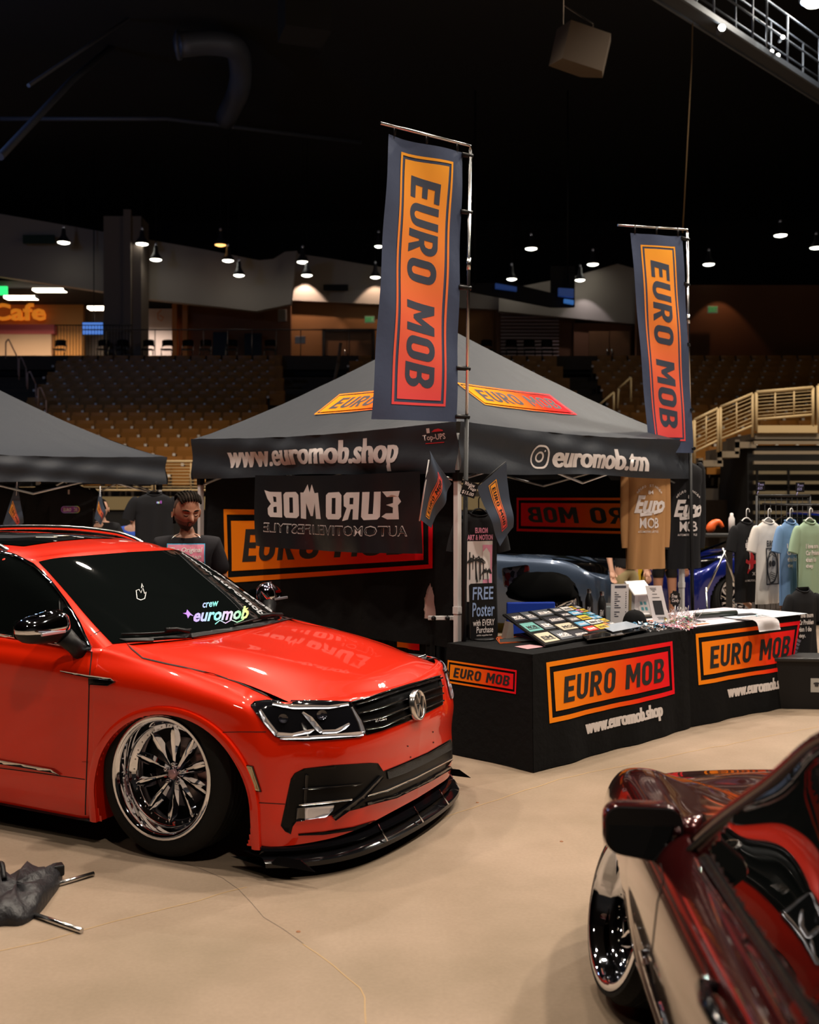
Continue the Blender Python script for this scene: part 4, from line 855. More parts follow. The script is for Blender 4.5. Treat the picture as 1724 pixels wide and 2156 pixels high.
for o_ in (0, .38):
    bm = bmesh.new(); q0, q1 = c0+sdv*o_-c0, c1+sdv*o_-c0; ang = math.atan2(dd.y, dd.x); box(bm, (q0+q1)/2, (L, .05, .12), rz=ang); obj('girder', bm, CWM, t)
    for z in (.55, 1.1): cwt('rail', [c0+sdv*o_+Vector((0, 0, z)), c1+sdv*o_+Vector((0, 0, z))], .022)
    for k in range(10): p = c0+sdv*o_+dd*(L*k/9); cwt('rail_post', [p, p+Vector((0, 0, 1.1))], .022)
bm = bmesh.new(); box(bm, (c0+c1)/2-c0+sdv*.19, (L, .38, .03), rz=math.atan2(dd.y, dd.x)); obj('deck', bm, mat('deck_plate', (.06, .07, .09), .6), t)
for k in (.14, .36, .62, .8): cwt('hanger', [c0+sdv*.5+dd*(L*k), c0+sdv*.5+dd*(L*k)+Vector((0, 0, 4.3))], .02)
GLOW = mat('spot_glow', (1, .95, .8), .5, emit=40)
for i, (px, py, Y, r) in enumerate(((1520, 58, 21.0, .055), (1586, 97, 22.5, .06), (1625, 108, 22.8, .03), (1638, 116, 23.2, .03), (1648, 78, 22.5, .03))):
    a = W(px, py, Y); t2 = thing('stage_light', ['bright stage light on the catwalk, left of the lit group', 'bright stage light in the middle of the catwalk', 'small warm lamp on the catwalk', 'small warm lamp beside it, farther along the catwalk', 'small lamp on the upper catwalk rail'][i], 'lamp', a, 0, 'lights on the catwalk')
    bm = bmesh.new(); lathe(bm, [(r*1.3, .0), (r*1.5, .10), (r*1.1, .22), (.001, .24)], 10, Matrix.Rotation(-PI/2, 4, 'X')); obj('housing', bm, CWM, t2)
    bm = bmesh.new(); lathe(bm, [(.001, -.02), (r*1.1, -.01), (r*1.25, .02)], 12, Matrix.Rotation(-PI/2, 4, 'X')); obj('lens', bm, GLOW, t2)
a = W(1715, 0, 23.5); t = thing('work_light', 'blown out bright lamp at the top right corner', 'lamp', a)
bm = bmesh.new(); lathe(bm, [(.001, -.12), (.20, -.10), (.28, 0), (.001, .02)], 20); obj('lens', bm, mat('work_glow', (1, .93, .8), .5, emit=60), t); bm = bmesh.new(); lathe(bm, [(.30, -.02), (.34, .02), (.22, .3), (.001, .36)], 20); obj('housing', bm, CWM, t)
l = bpy.data.lights.new('catwalk_bulb', 'POINT'); l.energy = 170; l.shadow_soft_size = .2; l.color = (1, .86, .66); o = bpy.data.objects.new('catwalk_bulb', l); o.location = a+Vector((-.5, -1.2, -.2)); COL.objects.link(o)
cb = W(1440, 290, 21); bm = bmesh.new(); tube(bm, [W(1470, -430, 21), W(1456, 130, 21), W(1437, 490, 21)], .012, 5); tag(obj('hanging_cable', bm, mat('cable_tan', (.2, .13, .06), .7)), 'thin cable hanging in the dark above the far tall banner', 'cable')
DUCT = mat('duct_steel', (.10, .12, .18), .5, .3)
t = thing('air_duct', 'large bent air duct in the dark upper left ceiling', 'duct', W(375, 95, 30)); L0 = Vector(t.location)
bm = bmesh.new(); tube(bm, [p-L0 for p in crs([W(375, 95, 30), W(440, 90, 30.5), W(492, 100, 31), W(506, 135, 32), W(502, 190, 33), W(475, 250, 35.5)], 24)], .34, 14); obj('duct', bm, DUCT, t, smooth=True)
bm = bmesh.new(); lathe(bm, [(.34, 0), (.40, -.03), (.40, .06), (.34, .08)], 16, Matrix.Rotation(PI/2, 4, 'Y')); obj('flange', bm, DUCT, t)
for i, (P, r) in enumerate((([W(0, 330, 26), W(150, 170, 30), W(330, 20, 36)], .10), ([W(60, 180, 26), W(240, 60, 30), W(420, -60, 34)], .05), ([W(0, 250, 34), W(350, 250, 36), W(760, 300, 40)], .07), ([W(760, 120, 34), W(1000, 40, 36), W(1180, -40, 38)], .12))):
    bm = bmesh.new(); tube(bm, P, r, 8); tag(obj('roof_truss', bm, DUCT), ['thick diagonal roof beam at the far upper left', 'thin diagonal beam above it, upper left', 'long nearly level beam across the dark ceiling', 'slanting beam in the top middle of the dark ceiling'][i], 'beam')
a = W(640, 30, 27); bm = bmesh.new(); box(bm, a, (1.15, 1.1, 1.15), rz=.3); tag(obj('equipment_box', bm, DARKW), 'dim square box among the beams at the top centre', 'box')
l = bpy.data.lights.new('blue_stage_glow', 'POINT'); l.energy = 260; l.shadow_soft_size = .5; l.color = (.35, .55, 1); o = bpy.data.objects.new('blue_stage_glow', l); o.location = (-13.5, 24, 10.5); COL.objects.link(o)
# dark scoreboard truss with blue panels
t = thing('scoreboard_truss', 'dark hanging frame with blue lit panels between the two tall banners', 'frame', W(1100, 600, 36)); L0 = Vector(t.location)
def q3(P, Y, m, nm, th=.2):
    bm = bmesh.new(); prism(bm, [((x-862)/FP*Y, CH-(y-1050)/FP*Y) for x, y in P][::-1], -th, 0, Matrix.Translation(-L0) @ Matrix.Translation((0, Y, 0)) @ Matrix.Rotation(PI/2, 4, 'X')); obj(nm, bm, m, t)
q3([(985, 596), (1075, 596), (1210, 628), (1210, 646), (1160, 646), (985, 612)], 36, DARKW, 'bottom_chord'); q3([(1160, 560), (1210, 560), (1210, 645), (1160, 638)], 36.3, DARKW, 'end_panel')
q3([(1043, 596), (1088, 604), (1088, 612), (1043, 606)], 35.7, mat('blue_panel', (.03, .08, .3), .4, emit=.25), 'lit_panel'); q3([(1176, 606), (1208, 608), (1208, 626), (1176, 622)], 35.7, mat('blue_panel'  , (.03, .08, .3)), 'lit_panel'); q3([(1188, 629), (1208, 632), (1208, 640), (1188, 636)], 35.7, mat('blue_panel2', (.05, .2, .6), .4, emit=.5), 'lit_panel')
for x in (1000, 1195): bm = bmesh.new(); tube(bm, [W(x, 600, 36)-L0, W(x, 600, 36)-L0+Vector((0, 0, 7))], .03, 5); obj('hanging_cable', bm, BLACKP, t)
# ---- the dark car, lower right
dc = thing('car', 'near black maroon coupe at the lower right edge, cropped by the frame', 'car', (1.56, 3.63, 0), math.atan2(.9965, .083))
D = Car(dc, 1); c = D.c
def Fd(v): return .85-.22*v*v-.35*abs(v)**5
def ring2(h, off, side):
    return [c(Fd(v)-off, v, hh) for v, hh in zip((0, .25, .48, .64, .76), h)]+[c(*q) for q in side]
b2 = [
 ring2([.12]*5, .05, [(.50, .80, .12), (.36, .80, .12), (0, .78, .12), (-.36, .77, .12), (-.50, .74, .12), (-1.2, .74, .12), (-2.2, .76, .12), (-2.7, .80, .12), (-3.2, .76, .2), (-3.45, .6, .25), (-3.5, 0, .25)]),
 ring2([.30]*5, .0, [(.52, .83, .30), (.38, .835, .30), (0, .84, .30), (-.36, .825, .30), (-.50, .80, .30), (-1.2, .795, .30), (-2.2, .82, .30), (-2.7, .85, .30), (-3.25, .80, .32), (-3.5, .62, .36), (-3.58, 0, .36)]),
 ring2([.48]*5, .0, [(.50, .84, .48), (.36, .85, .48), (0, .862, .49), (-.36, .855, .49), (-.52, .845, .48), (-1.2, .84, .48), (-2.2, .85, .5), (-2.7, .87, .52), (-3.22, .82, .54), (-3.48, .64, .56), (-3.56, 0, .58)]),
 ring2([.60]*5, .05, [(.44, .83, .62), (.30, .85, .64), (0, .868, .66), (-.36, .862, .65), (-.55, .862, .63), (-1.2, .868, .64), (-2.2, .87, .68), (-2.7, .88, .72), (-3.18, .82, .74), (-3.42, .66, .76), (-3.5, 0, .78)]),
 ring2([.64]*5, .12, [(.36, .79, .70), (.24, .80, .75), (0, .82, .785), (-.36, .825, .785), (-.60, .835, .775), (-1.2, .842, .80), (-2.2, .848, .82), (-2.7, .85, .84), (-3.10, .78, .86), (-3.35, .62, .88), (-3.42, 0, .90)]),
 ring2([.67]*5, .22, [(.24, .70, .735), (.14, .72, .775), (0, .73, .812), (-.36, .75, .825), (-.66, .765, .84), (-1.2, .775, .872), (-2.2, .79, .90), (-2.7, .78, .91), (-3.0, .70, .92), (-3.2, .5, .93), (-3.3, 0, .94)]),
 ring2([.70]*5, .40, [(.12, .56, .74), (.06, .58, .765), (-.10, .60, .785), (-.40, .62, .81), (-.72, .66, .84), (-1.2, .70, .86), (-2.2, .70, .89), (-2.6, .66, .90), (-2.8, .5, .92), (-2.9, .3, .93), (-3.0, 0, .94)]),
 [c(.20, 0, .76), c(.20, .15, .765), c(.18, .28, .77), (c(.14, .38, .765)), c(.04, .44, .755), c(-.06, .45, .765), c(-.16, .45, .775), c(-.26, .46, .79), c(-.46, .48, .82), c(-.72, .5, .84), c(-1.0, .5, .85), c(-2.0, .5, .88), c(-2.4, .4, .90), c(-2.5, .3, .91), c(-2.55, .2, .92), c(-2.6, 0, .93)],
 [c(-.05, 0, .80), c(-.06, .12, .805), c(-.08, .22, .812), c(-.10, .27, .812), c(-.16, .30, .805), c(-.20, .30, .81), c(-.26, .30, .815), c(-.34, .30, .825), c(-.50, .3, .84), c(-.72, .3, .85), c(-1.0, .3, .86), c(-1.6, .3, .87), c(-2.0, .25, .88), c(-2.1, .2, .9), c(-2.2, .1, .91), c(-2.3, 0, .92)],
 [c(-.2-.1*k, 0, .825+.005*k) for k in range(16)],
]
D.shell('body', patch(b2, 100, 300), MAROON, hole=lambda p: abs(p.y) > .45 and p.z < .9 and (math.hypot(p.x, p.z-.29) < .345 or math.hypot(p.x+2.62, p.z-.30) < .345))
g2 = [
 [c(-.42, 0, .84), c(-.46, .34, .84), c(-.60, .58, .85), c(-.84, .70, .865), c(-.98, .756, .875), c(-1.5, .772, .89), c(-2.1, .78, .905), c(-2.6, .74, .92), c(-2.95, .55, .94), c(-3.05, 0, .95)],
 [c(-.72, 0, 1.00), c(-.76, .32, .998), c(-.88, .54, .99), c(-1.02, .655, .985), c(-1.12, .712, .985), c(-1.55, .725, 1.01), c(-2.1, .735, 1.02), c(-2.5, .69, 1.02), c(-2.8, .50, 1.03), c(-2.9, 0, 1.04)],
 [c(-1.04, 0, 1.15), c(-1.08, .31, 1.145), c(-1.16, .50, 1.135), c(-1.25, .61, 1.125), c(-1.32, .65, 1.12), c(-1.62, .67, 1.15), c(-2.0, .68, 1.15), c(-2.35, .64, 1.14), c(-2.6, .46, 1.14), c(-2.7, 0, 1.15)],
 [c(-1.34, 0, 1.27), c(-1.36, .30, 1.265), c(-1.41, .47, 1.258), c(-1.45, .56, 1.25), c(-1.50, .60, 1.25), c(-1.70, .612, 1.262), c(-1.95, .615, 1.265), c(-2.15, .58, 1.25), c(-2.32, .42, 1.25), c(-2.40, 0, 1.26)],
 [c(-1.42, 0, 1.295), c(-1.44, .28, 1.292), c(-1.48, .43, 1.287), c(-1.53, .51, 1.283), c(-1.58, .545, 1.285), c(-1.74, .555, 1.292), c(-1.92, .555, 1.292), c(-2.05, .52, 1.28), c(-2.18, .38, 1.28), c(-2.25, 0, 1.29)],
 [c(-1.7-.03*k, .0, 1.315) for k in range(10)]]
D.shell('cabin', patch(g2, 80, 150), MAROON); D.done()
bm = bmesh.new(); box(bm, (-1.3, 0, .3), (1.7, 1.3, .3)); box(bm, (-1.3, 0, .3), (3.4, .9, .3)); obj('underbody', bm, BLACKP, dc)
D.decal('side_window', PX([(1496, 1792), (1530, 1740), (1580, 1680), (1640, 1625), (1700, 1588), (1760, 1560), (1900, 1530), (2060, 1540), (2060, 1900), (1940, 2156), (1790, 2180), (1700, 2100), (1640, 2010), (1580, 1925), (1535, 1860)]), TINT, .006, 9, .010, twin=True)
D.decal('window_seal', stripe([(1486, 1806), (1530, 1872), (1575, 1940), (1635, 2025), (1695, 2112), (1760, 2200)], 16), BLACKP, .012, 8, .016, twin=True)
for sd in (1, -1):
    P_ = [(-.99, .757, .885), (-1.13, .713, .992), (-1.33, .653, 1.128), (-1.50, .602, 1.255), (-1.60, .566, 1.288), (-1.75, .572, 1.296), (-1.95, .572, 1.296), (-2.10, .545, 1.282), (-2.22, .50, 1.24)]
    bm = bmesh.new(); tube(bm, crs([(u, sd*v, h) for u, v, h in P_], 50), .0155, 10); obj('drip_rail', bm, MAROON, dc, smooth=True)
    bm = bmesh.new(); tube(bm, crs([(u, sd*(v+.012), h-.028) for u, v, h in P_], 50), .012, 8); obj('window_seal', bm, BLACKP, dc, smooth=True)
def wsd(a, b):
    q = cr([cr([Vector(p) for p in row], abs(b)) for row in g2[:5]], a); return Vector((q.x, q.y if b >= 0 else -q.y, q.z))
bm = bmesh.new(); gridmesh(bm, [[wsd(.05+2.95*i/24, -3.25+6.5*j/50)+Vector((.004, 0, .004)) for j in range(51)] for i in range(25)], flip=True); obj('windscreen', bm, TINT, dc, smooth=True)
D.decal('panel_gap', stripe([(1391, 1818), (1397, 1850), (1384, 1900), (1377, 1960), (1372, 2010), (1378, 2070)], 2), GAP, .0012, 12, 0, twin=True)
D.decal('door_molding', stripe([(1475, 1835), (1520, 1905), (1570, 1985), (1620, 2070), (1670, 2160)], 5), CHROME, .010, 14, .010, twin=True)['label'] = 'thin bright strip under the window'
D.decal('door_molding', stripe([(1352, 2000), (1366, 2050), (1385, 2110), (1402, 2160)], 5), CHROME, .008, 14, .008, twin=True)['label'] = 'thin bright strip along the sill'
# door handle
hp = D.hit(1530, -2132); hn = D.nrm(hp); bm = bmesh.new()
tube(bm, [hp+hn*.0+Vector((.10, 0, 0)), hp+hn*.03+Vector((.08, 0, 0)), hp+hn*.038, hp+hn*.03-Vector((.08, 0, 0)), hp-Vector((.10, 0, 0))], [.012, .014, .016, .014, .012], 10); obj('door_handle', bm, GLOSSB, dc)
bm = bmesh.new(); lathe(bm, [(.001, .012), (.012, .01), (.014, 0)], 12, Matrix.Translation(hp+hn*.01+Vector((.125, 0, -.005))) @ Matrix.Rotation(-PI/2, 4, 'X')); obj('door_lock', bm, CHROME, dc)
# door mirror seen from behind
for sd in (1, -1):
    bm = bmesh.new(); R = []
    cx, cy, cz = -.845, sd*.865, .855
    for i in range(11):
        t = i/10; k = math.sin(min(1, t*1.15+.12)*PI/2)**.6 if i < 10 else .96; dx = .14*(1-t)
        P = rr(-.108*k, -.074*k, .108*k, .074*k, .045*k, 6)
        R.append([Vector((cx+dx, cy+x*sd, cz+z*(1-.12*x/.108)+(.01*x/.108))) for x, z in P]+[Vector((cx+dx, cy+P[0][0]*sd, cz+P[0][1]*(1-.12*P[0][0]/.108)+.01*P[0][0]/.108))])
    gridmesh(bm, R, flip=sd > 0); bmesh.ops.remove_doubles(bm, verts=bm.verts[:], dist=1e-5); bmesh.ops.holes_fill(bm, edges=[e for e in bm.edges if e.is_boundary], sides=60)
    mr = obj('door_mirror', bm, MAROON, dc, smooth=True, angle=40)
    bm = bmesh.new(); R = Matrix(((0, 0, 1, 0), (1, 0, 0, 0), (0, 1, 0, 0), (0, 0, 0, 1)))
    prism(bm, [(x*sd, z*(1-.12*x/.108)+.01*x/.108) for x, z in rr(-.102, -.068, .102, .068, .042, 6)], -.003, .003, Matrix.Translation((cx-.002, cy, cz)) @ R); obj('mirror_bezel', bm, BLACKP, mr)
    bm = bmesh.new(); prism(bm, [(x*sd, z*(1-.12*x/.108)+.01*x/.108) for x, z in rr(-.094, -.060, .094, .060, .038, 6)], -.002, .002, Matrix.Translation((cx-.009, cy, cz)) @ Matrix(((1, 0, .28, 0), (0, 1, 0, 0), (0, 0, 1, 0), (0, 0, 0, 1))) @ R)
    obj('mirror_glass', bm, mat('mirror_glass', (.25, .25, .25), .02, 1), mr)
    bm = bmesh.new(); tube(bm, [(cx+.05, sd*.78, .845), (cx+.02, sd*.70, .86)], [.035, .045], 10); obj('mirror_stalk', bm, MAROON, mr)
for (u, st) in ((0.015, .20), (-2.62, 0)):
    for sd in (1, -1):
        wheel(dc, Vector((u, sd*.735, .30)), sd, .243, .292, .24, 10, steer=st, camber=math.radians(12 if u > -1 else 6), detail=(u > -1 and sd > 0))
# ------------------------------------------------------------ the booth
def robj(name, bm, m, parent, **k):
    """mesh given in world coordinates, hung under an unrotated empty"""
    bmesh.ops.translate(bm, verts=bm.verts[:], vec=-Vector(parent.location)); return obj(name, bm, m, parent, **k)
def V3(a, z): return Vector((a[0], a[1], z))
def canopy_tent(label, N, eL, eR, S, eave, drop, apex, cm, prints=None, legs=(1, 1, 1, 1), group=None, pw=1.15):
    N = Vector(N); eL = Vector(eL); eR = Vector(eR); ctr = N+(eL+eR)*S/2
    t = thing('canopy_tent', label, 'tent', (ctr.x, ctr.y, 0), 0, group)
    corners = [N, N+eR*S, N+(eR+eL)*S, N+eL*S]
    bm = bmesh.new()
    for k in range(4):
        A, B = corners[k], corners[(k+1) % 4]; G = []
        for i in range(15):
            s = i/14; row = []
            for j in range(25):
                u = j/24; p = A.lerp(B, u).lerp(ctr, s); e = math.sin(PI*u)
                row.append(V3(p, eave+(apex-eave)*s**pw-.035*e*(1-s)**2+.004*math.sin(u*40+s*9)*(1-s)))
            G.append(row)
        gridmesh(bm, G)
    bmesh.ops.remove_doubles(bm, verts=bm.verts[:], dist=.004)
    lyr = [cm]
    if prints: lyr += prints(bm, ctr)
    robj('canopy_roof', bm, lyr, t, smooth=True, angle=40)
    mids = [(corners[k], corners[(k+1) % 4]) for k in range(4)]
    for k, (A, B) in enumerate(mids):
        d = (B-A).normalized(); o = Vector((d.y, -d.x)); L = (B-A).length; ph = k*1.7
        def fn(x, y, A=A, d=d, o=o, L=L, ph=ph):
            u = x/L; yy = y/drop; q = A+d*x+o*(.012+.016*math.sin(x*5+ph+yy*2.5)*(1-yy)+.010*math.sin(x*13-yy*4+ph)*math.sin(PI*u)+.012*math.sin(yy*8+x*2.2))
            return V3(q, eave-.035*math.sin(PI*u)*yy-drop+y-.015*math.sin(PI*u)*(1-yy)*math.sin(x*2.3+1))
        bm = bmesh.new(); cloth(bm, fn, L, drop, 60, 14)
        ms = [cm]
        if prints and k in (0, 3): ms += valance_print(bm, fn, k, L)
        robj('valance', bm, ms, t, smooth=True)
    for k, q in enumerate(corners):
        if not legs[k]: continue
        p = q+(ctr-q).normalized()*.07; bm = bmesh.new()
        a = math.atan2(eR.y, eR.x)
        box(bm, (p.x, p.y, 1.12), (.040, .040, 2.20), rz=a); box(bm, (p.x, p.y, .02), (.10, .10, .012), rz=a)
        box(bm, (p.x, p.y, .95), (.048, .048, .05), rz=a)
        robj('leg', bm, WHITEP, t)
        bm = bmesh.new(); box(bm, (p.x, p.y, eave-drop-.02), (.055, .055, .08), rz=a, bev=.006); robj('leg_bracket', bm, BLACKP, t)
    for A, B in mids:
        bm = bmesh.new(); n = 2
        for j in range(n):
            a = A.lerp(B, j/n); b = A.lerp(B, (j+1)/n); tube(bm, [V3(a.lerp(ctr, .04), eave-.08), V3(b.lerp(ctr, .04), eave-.42)], .011, 6); tube(bm, [V3(a.lerp(ctr, .04), eave-.42), V3(b.lerp(ctr, .04), eave-.08)], .011, 6)
        robj('truss', bm, ALU, t)['kind'] = 'stuff'
    bm = bmesh.new(); tube(bm, [V3(ctr, eave-.35), V3(ctr, apex-.02)], .02, 8); robj('centre_pole', bm, ALU, t)
    return t
TN = Vector((.345, 7.6)); EL = Vector((-.72, .694)); ER = Vector((.694, .72)); TS = 3.25; EAVE = 2.30
NAV = mat('roof_navy', (.03, .03, .035), .7)
def roof_print(bm, ctr):
    for d, n, fl in ((ER, EL, False), (EL, ER, True)):
        def fn(x, y):
            s = y/(TS/2); q = TN+d*x+n*y; u = min(max((x-y)/(TS-2*y), 0), 1)
            return V3(q, EAVE+(3.36-EAVE)*s**1.15-.035*math.sin(PI*u)*(1-s)**2+.006)
        for sh, mi, lv in badge(0, 0, 1.24, .30, 1, 2):
            def f2(x, y):
                xx = .73+x if not fl else 1.97-x
                return fn(xx, .36+y)
            lay(bm, f2, sh, mi, .08, .002+.002*lv, (0, 0, 1.24, 1))
    return [ORRED, NAV]
def valance_print(bm, fn, k, L):
    if k == 3:      # the left face, running from the far corner to the near one
        s = text('www.euromob.shop', .012, 0, 1.0, 3).fit(L-2.70, .03, L-.588, .305)
        for dx_ in (-.011, -.004, .004, .011): lay(bm, fn, s.tf(lambda x, y: (x+dx_, y)), 1, .06, .0024+dx_*.05)
        a = L-.33
        lay(bm, fn, text('Top-UPS', .02).fit(a, .235, a+.22, .29), 1, .05, .002)
        lay(bm, fn, rect(a+.02, .222, a+.20, .228), 2, .05, .002)
        lay(bm, fn, loops([[(a+.09, .305), (a+.12, .322), (a+.16, .326), (a+.20, .315), (a+.205, .305)]]), 2, .05, .002)
        lay(bm, fn, rect(a+.045, .30, a+.075, .335), 1, .05, .002)
    else:
        s = text('euromob.tm', .012, 0, 1.0, 3).fit(1.12, .06, 2.49, .255)
        for dx_ in (-.011, -.004, .004, .011): lay(bm, fn, s.tf(lambda x, y: (x+dx_, y)), 1, .06, .0024+dx_*.05)
        lay(bm, fn, loops([rr(.85, .05, 1.075, .25, .085), rr(.868, .066, 1.057, .234, .07)]), 1, .05, .002)
        cx, cy = .9625, .15
        lay(bm, fn, loops([[(cx+r*math.cos(i*PI/10), cy+r*.9*math.sin(i*PI/10)) for i in range(20)] for r in (.052, .034)]), 1, .05, .002)
        lay(bm, fn, loops([[(cx+.052+.009*math.cos(i*PI/4), cy+.052+.009*math.sin(i*PI/4)) for i in range(8)]]), 1, .05, .002)
    return [PRINTW, mat('red_print', (.6, .02, .03), .6)]
canopy_tent('black canopy tent printed with orange boxed lettering, behind the red car', TN, EL, ER, TS, EAVE, .365, 3.36, CANOPY, roof_print)
R2 = Vector((-2.74, 12.0)); dA = Vector((-.7071, -.7071)); dB = Vector((-.7071, .7071))
canopy_tent('plain black canopy tent cut by the left edge, beyond the red car', R2+dA*3.05, Vector((-.7071, .7071)), Vector((.7071, .7071)), 3.05, 2.22, .31, 3.12, CANOPY, pw=1.25)

# tall banners on poles at two tent corners
def pole_banner(label, base, top, arm, quad, marg, rot=0):
    t = thing('banner_flag', label, 'banner', (base[0], base[1], 0)); base = Vector((*base, .02)); top = Vector(top); arm = Vector(arm)
    bm = bmesh.new(); tube(bm, [base, base.lerp(top, .55)], .017, 10); robj('pole', bm, BLACKP, t)
    bm = bmesh.new(); tube(bm, [base.lerp(top, .55), top], .012, 10); tube(bm, [base.lerp(top, .80), base.lerp(top, .82)], .0155, 10); robj('upper_pole', bm, STEEL, t)
    bm = bmesh.new(); tube(bm, [top, top+Vector((0, 0, .03)), top.lerp(arm, .06)+Vector((0, 0, .03)), arm+Vector((0, 0, .02))], .010, 8); robj('cross_arm', bm, STEEL, t)
    TL, TR, BL, BR = [Vector(q) for q in quad]; H = (TL-BL).length; Wd = (TL-TR).length
    nrm = (TR-TL).cross(TL-BL).normalized()
    def fn(x, y):
        u = x/Wd; v = y/H; p = BL.lerp(BR, u).lerp(TL.lerp(TR, u), v)
        return p+nrm*(.022*math.sin(v*5+u*3+rot)*math.sin(PI*u)+.010*math.sin(u*9+v*2.0+rot)*(1-v*.4)+.006*math.sin(v*17+u*6))+Vector((0, 0, -.012*math.sin(u*PI)*v))
    bm = bmesh.new(); cloth(bm, fn, Wd, H, 26, 70)
    l, r, tp, bt = marg; x0, x1, y0, y1 = l*Wd, (1-r)*Wd, bt*H, (1-tp)*H
    for sh, mi, lv in badge(0, 0, y1-y0, x1-x0, 1, 2, .026):
        f2 = lambda a, b: fn(x0+b, y1-a)
        lay(bm, f2, sh, mi, .06, .0015+.0015*lv, (0, 0, y1-y0, 1)); lay(bm, f2, sh, mi, .06, .0015+.0015*lv, (0, 0, y1-y0, 1), flip=True)
    robj('flag', bm, [NAVYC, ORPINK, NAVYP], t, smooth=True)
    for k in (.99, .78, .5, .2, .02):
        q = TR.lerp(BR, 1-k); pp = base.lerp(top, (q.z-base.z)/(top.z-base.z)); bm = bmesh.new(); tube(bm, [pp-(q-pp).normalized()*.02, q+(q-pp)*.15], .016, 6); robj('strap', bm, BLACKP, t)
    for k in (.08, .5, .92):
        q = TL.lerp(TR, k); pp = top.lerp(arm, 1-k*.9); pp.z += .02; bm = bmesh.new(); tube(bm, [q, Vector((q.x, q.y, pp.z+.01))], .008, 6); robj('strap', bm, BLACKP, t)
pole_banner('tall navy banner with an orange to pink boxed logo at the near tent corner', (.372, 7.52), (.423, 7.45, 4.18), (-.19, 6.97, 4.18),
            ((-.137, 7.03, 4.15), (.374, 7.43, 4.16), (-.25, 6.99, 2.27), (.325, 7.45, 2.285)), (.19, .155, .045, .055))
pole_banner('tall navy banner with an orange to red boxed logo at the far right tent corner', (2.62, 9.86), (2.56, 9.85, 4.2), (1.88, 9.65, 4.2),
            ((2.005, 9.68, 4.16), (2.50, 9.80, 4.16), (2.17, 9.70, 2.17), (2.61, 9.80, 2.17)), (.17, .16, .05, .055), 2.1)

# banners on the booth walls
def wall_banner(label, P0, P1, h0, h1, out, mats, prints, amp=.02, sag=0, group=None):
    P0 = Vector(P0); P1 = Vector(P1); L = (P1-P0).length; d = (P1-P0)/L; o = Vector((d.y, -d.x)); H = h1-h0
    def fn(x, y):
        u = x/L; v = y/H
        q = P0+d*x+o*(out+amp*math.sin(x*6.0+1.3*math.sin(y*3))*(1-.7*v)+amp*.5*math.sin(x*15+y*2)*(1-v))
        return V3(q, h0+y-sag*math.sin(PI*u)*(1-.0*v))
    t = bmesh.new(); cloth(t, fn, L, H, 90, 30); prints(t, fn, L, H)
    o_ = obj('banner', t, mats, None, smooth=True); tag(o_, label, 'banner', group); return o_
def pr1(bm, fn, L, H):
    # printed frame whose lower edge climbs to the right
    def f2(x, y):
        u = x/2.56; lo = .985+.25*u; hi = 1.655; return fn(.30+x, (lo+(hi-lo)*(y/.66))-.66)
    for sh, mi, lv in badge(0, 0, 2.56, .66, 1, 2, .045): lay(bm, f2, sh, mi, .10, .002+.002*lv, (0, 0, 2.56, 1))
wall_banner('big orange and black lettered banner hanging as the left wall of the booth', TN+EL*3.20+ER*.10, TN+EL*.10+ER*.10, .66, 1.98, 0, [BLACKC, ORRED, INKB], pr1, .022)
def pr2(bm, fn, L, H):
    # spiky lettering seen from the back
    def G(*p): return list(p)
    Ls = {'E': [[(0, 0), (.55, .0), (.80, .10), (.62, .22), (.30, .22), (.30, .42), (.62, .52), (.30, .58), (.30, .80), (.60, .80), (.80, 1), (.0, 1), (.06, .8), (-.08, .62), (.06, .5), (.02, .2)]],
          'U': [[(0, 1), (.28, 1), (.28, .2), (.46, .2), (.46, 1), (.76, 1), (.74, .10), (.62, -.02), (.1, 0), (0, .1)]],
          'R': [[(0, 0), (.02, 1), (.62, 1), (.76, .88), (.74, .5), (.6, .42), (.82, -.06), (.52, 0), (.38, .38), (.28, .38), (.28, 0)], [(.28, .56), (.46, .56), (.46, .80), (.28, .80)]],
          'O': [[(0, .1), (0, .9), (.12, 1.02), (.64, 1), (.76, .9), (.76, .1), (.66, 0), (.12, 0)], [(.28, .2), (.46, .2), (.46, .8), (.28, .8)]],
          'M': [[(-.05, 0), (.06, 1), (.26, .98), (.40, 1.32), (.54, 1.0), (.62, 1.32), (.86, 1), (1.02, 1), (1.04, 0), (.80, -.02), (.76, .6), (.56, .1), (.44, .1), (.28, .6), (.26, 0)]],
          'B': [[(0, 0), (.0, 1), (.60, 1), (.86, 1.06), (.72, .72), (.56, .52), (.72, .34), (.70, .1), (.60, 0)], [(.28, .18), (.44, .18), (.44, .4), (.28, .42)], [(.28, .6), (.42, .6), (.44, .82), (.28, .8)]]}
    x = 0; out = []
    for ch in 'EURO MOB':
        if ch == ' ': x += .28; continue
        for P in Ls[ch]: out.append([(x+a, b) for a, b in P])
        x += 1.12 if ch == 'M' else .86
    s = loops(out).tf(lambda a, b: (-a, b)).fit(.14, .24, L-.20, .53)
    s = s.tf(lambda a, b: (a+(b-.36)*-.10*(1-2*a/L), b))
    lay(bm, fn, s, 1, .07, .002)
    s = text('AUTOMOTIVELIFESTYLE', .012).tf(lambda a, b: (-a, b)).fit(.14, .125, L-.14, .205); lay(bm, fn, s, 1, .07, .002)
    s = text('AUTOMOTIVELIFESTYLE', -.006).tf(lambda a, b: (-a, b)).fit(.146, .132, L-.146, .198); lay(bm, fn, s, 2, .07, .0035)
b_ = wall_banner('shiny black flag hung back to front with pale spiky mirrored lettering', TN+EL*2.22, TN+EL*.30, 1.35, 1.95, .075, [SATIN, PRINTW, INKB], pr2, .026, .015)
